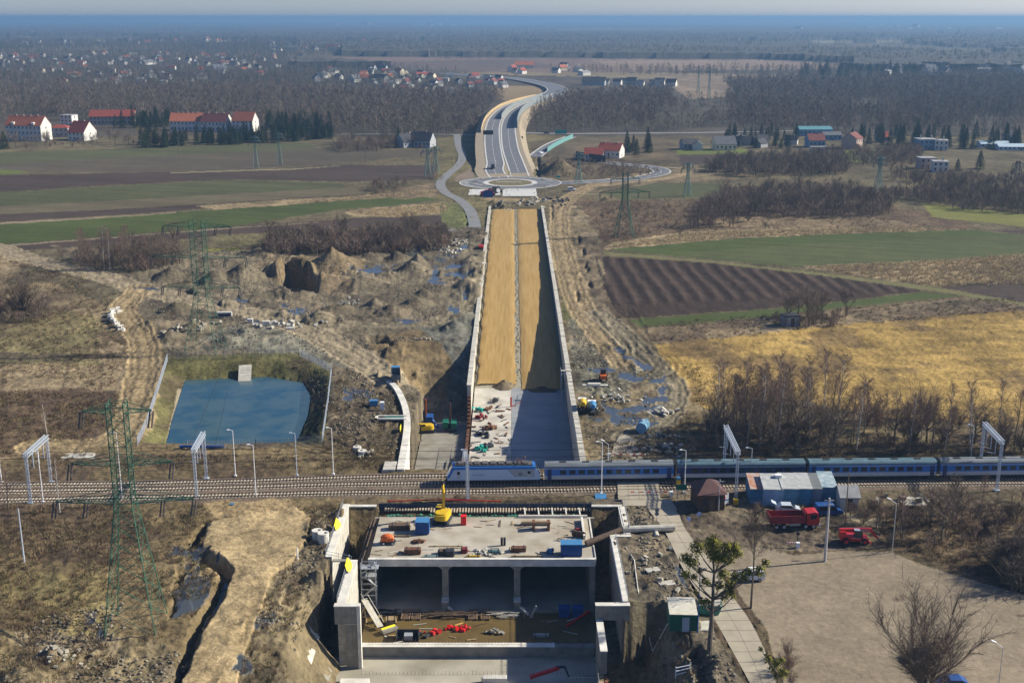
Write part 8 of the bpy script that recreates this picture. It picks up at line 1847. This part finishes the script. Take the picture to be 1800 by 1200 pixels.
for px, l in [(992, 'left blue cabin in the shaded right opening'), (1015, 'right blue cabin in the shaded right opening')]: box_thing('site_cabin', l, 'cabin', px, 1082, 1.9, 1.6, 1.7, BLUE, 0, PZ, None, 5)
x, y, _ = P(1020, 1095, PZ); b = MB(); b.bar((-2.4, -1.5, .3), (1.6, 1.0, 1.8), .35); tag(b.build('red_boom', REDP, loc=(x, y, PZ)), 'dark red boom lying in the shaded right part of the pit', 'boom')
x, y, _ = P(960, 1196, -10.9); t = thing('concrete_pump', 'red boom of a concrete pump entering at the bottom edge', 'pump', (x, y, -10.9)); b = MB(); b.bar((-2.6, -.6, 1.0), (2.0, .2, 2.2), .5); b.build('boom', MRED, t); b = MB(); b.bar((1.6, .2, 2.3), (2.9, .2, 2.4), .3); b.bar((2.9, .2, 2.4), (3.6, .1, .6), .25); b.build('hose', DARK, t)
x, y, _ = P(1018, 1198, -10.9); b = MB(); [b.bar((-1.8 + k * .4, 0, 0), (-1.8 + k * .4, 0, 1.2), .06) for k in range(12)]; b.bar((-1.8, 0, 1.2), (2.6, 0, 1.2), .08); tag(b.build('rebar_cage', CONW, loc=(x, y - .5, -11)), 'pale steel grille at the bottom edge right of the red boom', 'grille')
x, y, _ = P(870, 1198, -10.9); b = MB(); b.box(-1.9, 1.9, -.5, .6, 0, 1.0); [b.box(-1.7 + k * .3, -1.55 + k * .3, -.55, .65, 1.0, 1.04) for k in range(12)]; tag(b.build('white_grating', [CONW], loc=(x, y, -11)), 'white slatted crate at the bottom edge left of the red boom', 'crate')
def ZT(px, py):
    z = -9.0
    for _ in range(6): z = float(trench_floor(P(px, py, z).y))
    return z
# trench floor items
for px, py, l, m, n in [(842, 722, 'teal machine on the white trench floor', TEAL, 8), (870, 706, 'dark bars on the white trench floor near the sand', DARK, 8), (850, 765, 'tangled dark bars on the white trench floor', DARK, 16), (860, 752, 'rusty heap on the white trench floor', RUST, 12), (845, 790, 'teal and white machine before the locomotive', TEAL, 8), (856, 785, 'black scraps left of the trench shadow', DARK, 10), (862, 722, 'small brown bundle beside the teal machine', RUST, 5), (845, 735, 'thin reddish frame below the teal machine', TRDK, 6)]:
    pile('site_equipment', l, 'equipment', px, py, n, (.8, .8), (.3, 1.2), m, px + 3, .6, None, ZT(px, py))
b = MB(); b.tube((-.25, 293, -7.2), (-.25, 293, -4.4), .22, .22, 8); b.bar((-.25, 293, -7.0), (2.5, 294, -5.8), .12); tag(b.build('red_post', REDP), 'red post standing at the light and shade edge of the trench floor', 'post')
# scaffold tower on right wall
t = thing('scaffold_tower', 'pale scaffold tower against the inner face of the right wall', 'scaffold', (13.5, 296, -8)); b = MB()
for x in (-.6, .6):
    for y in (0, 4, 8): b.bar((x, y, 0), (x, y, 8.6), .09)
for z in (1.5, 3.2, 5, 6.8, 8.5):
    for x in (-.6, .6): b.bar((x, 0, z), (x, 8, z), .07)
b.build('frame', STEEL, t); b = MB(); b.box(-.7, 2.2, 3.5, 4.4, 8.6, 8.75); b.build('platform', CONL, t)
x, y, z = G(1046, 678); b = MB(); b.box(-3.2, 3.2, -.4, .4, 0, .3); b.box(-1.8, 1.4, -.2, .9, .3, .6); tag(b.build('slab_stack', CONW, loc=(x, y, z)), 'white slabs lying in front of the orange loader', 'slabs')
x, y, z = G(620, 958); 
for px, py, w, l in [(1147, 1003, 2.4, 'upper pale slab on the earth right of the pit'), (1172, 1026, 2.6, 'lower pale slab on the earth right of the pit'), (1612, 878, 4.0, 'upper pale slab on the rough ground behind the telehandler'), (1605, 884, 4.5, 'lower pale slab on the rough ground behind the telehandler'), (1240, 1098, 5.0, 'pale concrete base beside the green skip'), (595, 953, 1.5, 'small white block between the rings and the pit wall')]:
    x, y, z = G(px, py); b = MB(); b.cb((0, 0, .12), (w, w * .6, .22), 0, .3 if w < 3 else 0); tag(b.build('concrete_slab', CONL, loc=(x, y, z)), l, 'slab')
for px, py, l in [(1056, 873, 'blue steel sheet lying beside the railway before the first coach'), (408, 888, 'small blue pipe end by the near side of the railway')]:
    x, y, z = G(px, py); b = MB(); b.cb((0, 0, .2), (2.2 if px > 1000 else .8, 1.8 if px > 1000 else .5, .1), 0, 0, R(12)); tag(b.build('blue_sheet', BLUEL, loc=(x, y, z)), l, 'sheet')
pts_ = [G(*q) for q in [(1100, 960), (1115, 985), (1118, 1010), (1122, 1040), (1150, 1065), (1175, 1075)]]; b = MB(); b.path([(p[0], p[1], p[2] + .15) for p in pts_], .09, 6); tag(b.build('white_hose', CONW), 'pale hose snaking over the earth right of the pit', 'hose')
# reinforcement: starter bars on the cross wall and the pit walls, as parts
def starter(label, x0, x1, y0, y1, z, n, h=.9):
    b = MB()
    for i in range(n):
        t = i / (n - 1); x = x0 + (x1 - x0) * t; y = y0 + (y1 - y0) * t; b.bar((x, y, z), (x + random.uniform(-.08, .08), y + random.uniform(-.05, .05), z + h * random.uniform(.7, 1.1)), .035)
    tag(b.build('starter_bars', RUST), label, 'rebar', kind='stuff')
starter('rusty starter bars along the cross wall', -24.5, 13, 176.1, 176.1, -9.1, 70); starter('starter bars on the lower slab', -24, 12, 170, 170, -11.1, 60, .6)
starter('starter bars along the rear of the deck', -24, 13.8, 209.45, 209.45, SLAB_Z, 80, .7)
b = MB(); random.seed(77)
for i in range(90): x = random.uniform(-24, 13); y = random.choice([random.uniform(192, 196), random.uniform(204, 208), random.uniform(178, 188)]); z = SLAB_Z if y > 190 else -10.2; L_ = random.uniform(.6, 3.2); b.cb((x, y, z + .06), (L_, random.choice([.08, .15, .3]), .08), random.choice([0, 1, 2]), random.gauss(0, .35) if random.random() < .7 else random.uniform(0, 3))
tag(b.build('loose_boards', [WOOD, WOODD, CONL]), 'loose boards and battens strewn over the deck and pit floor', 'boards', kind='stuff')
# stains, timber and cement spills on the trench floor: flat boards and bars
b = MB(); random.seed(5)
for i in range(70):
    px, py = random.uniform(826, 905), random.uniform(700, 806); z = ZT(px, py); x, y, _ = P(px, py, z)
    if x > -.6: continue
    b.cb((x, y, z + .08), (random.uniform(.5, 2.6), random.choice([.08, .2, .5]), .12), random.choice([0, 1, 2]), random.uniform(0, 3))
tag(b.build('loose_boards', [WOODD, DARK, RUST]), 'dark boards and bars strewn over the pale trench floor', 'boards', kind='stuff')
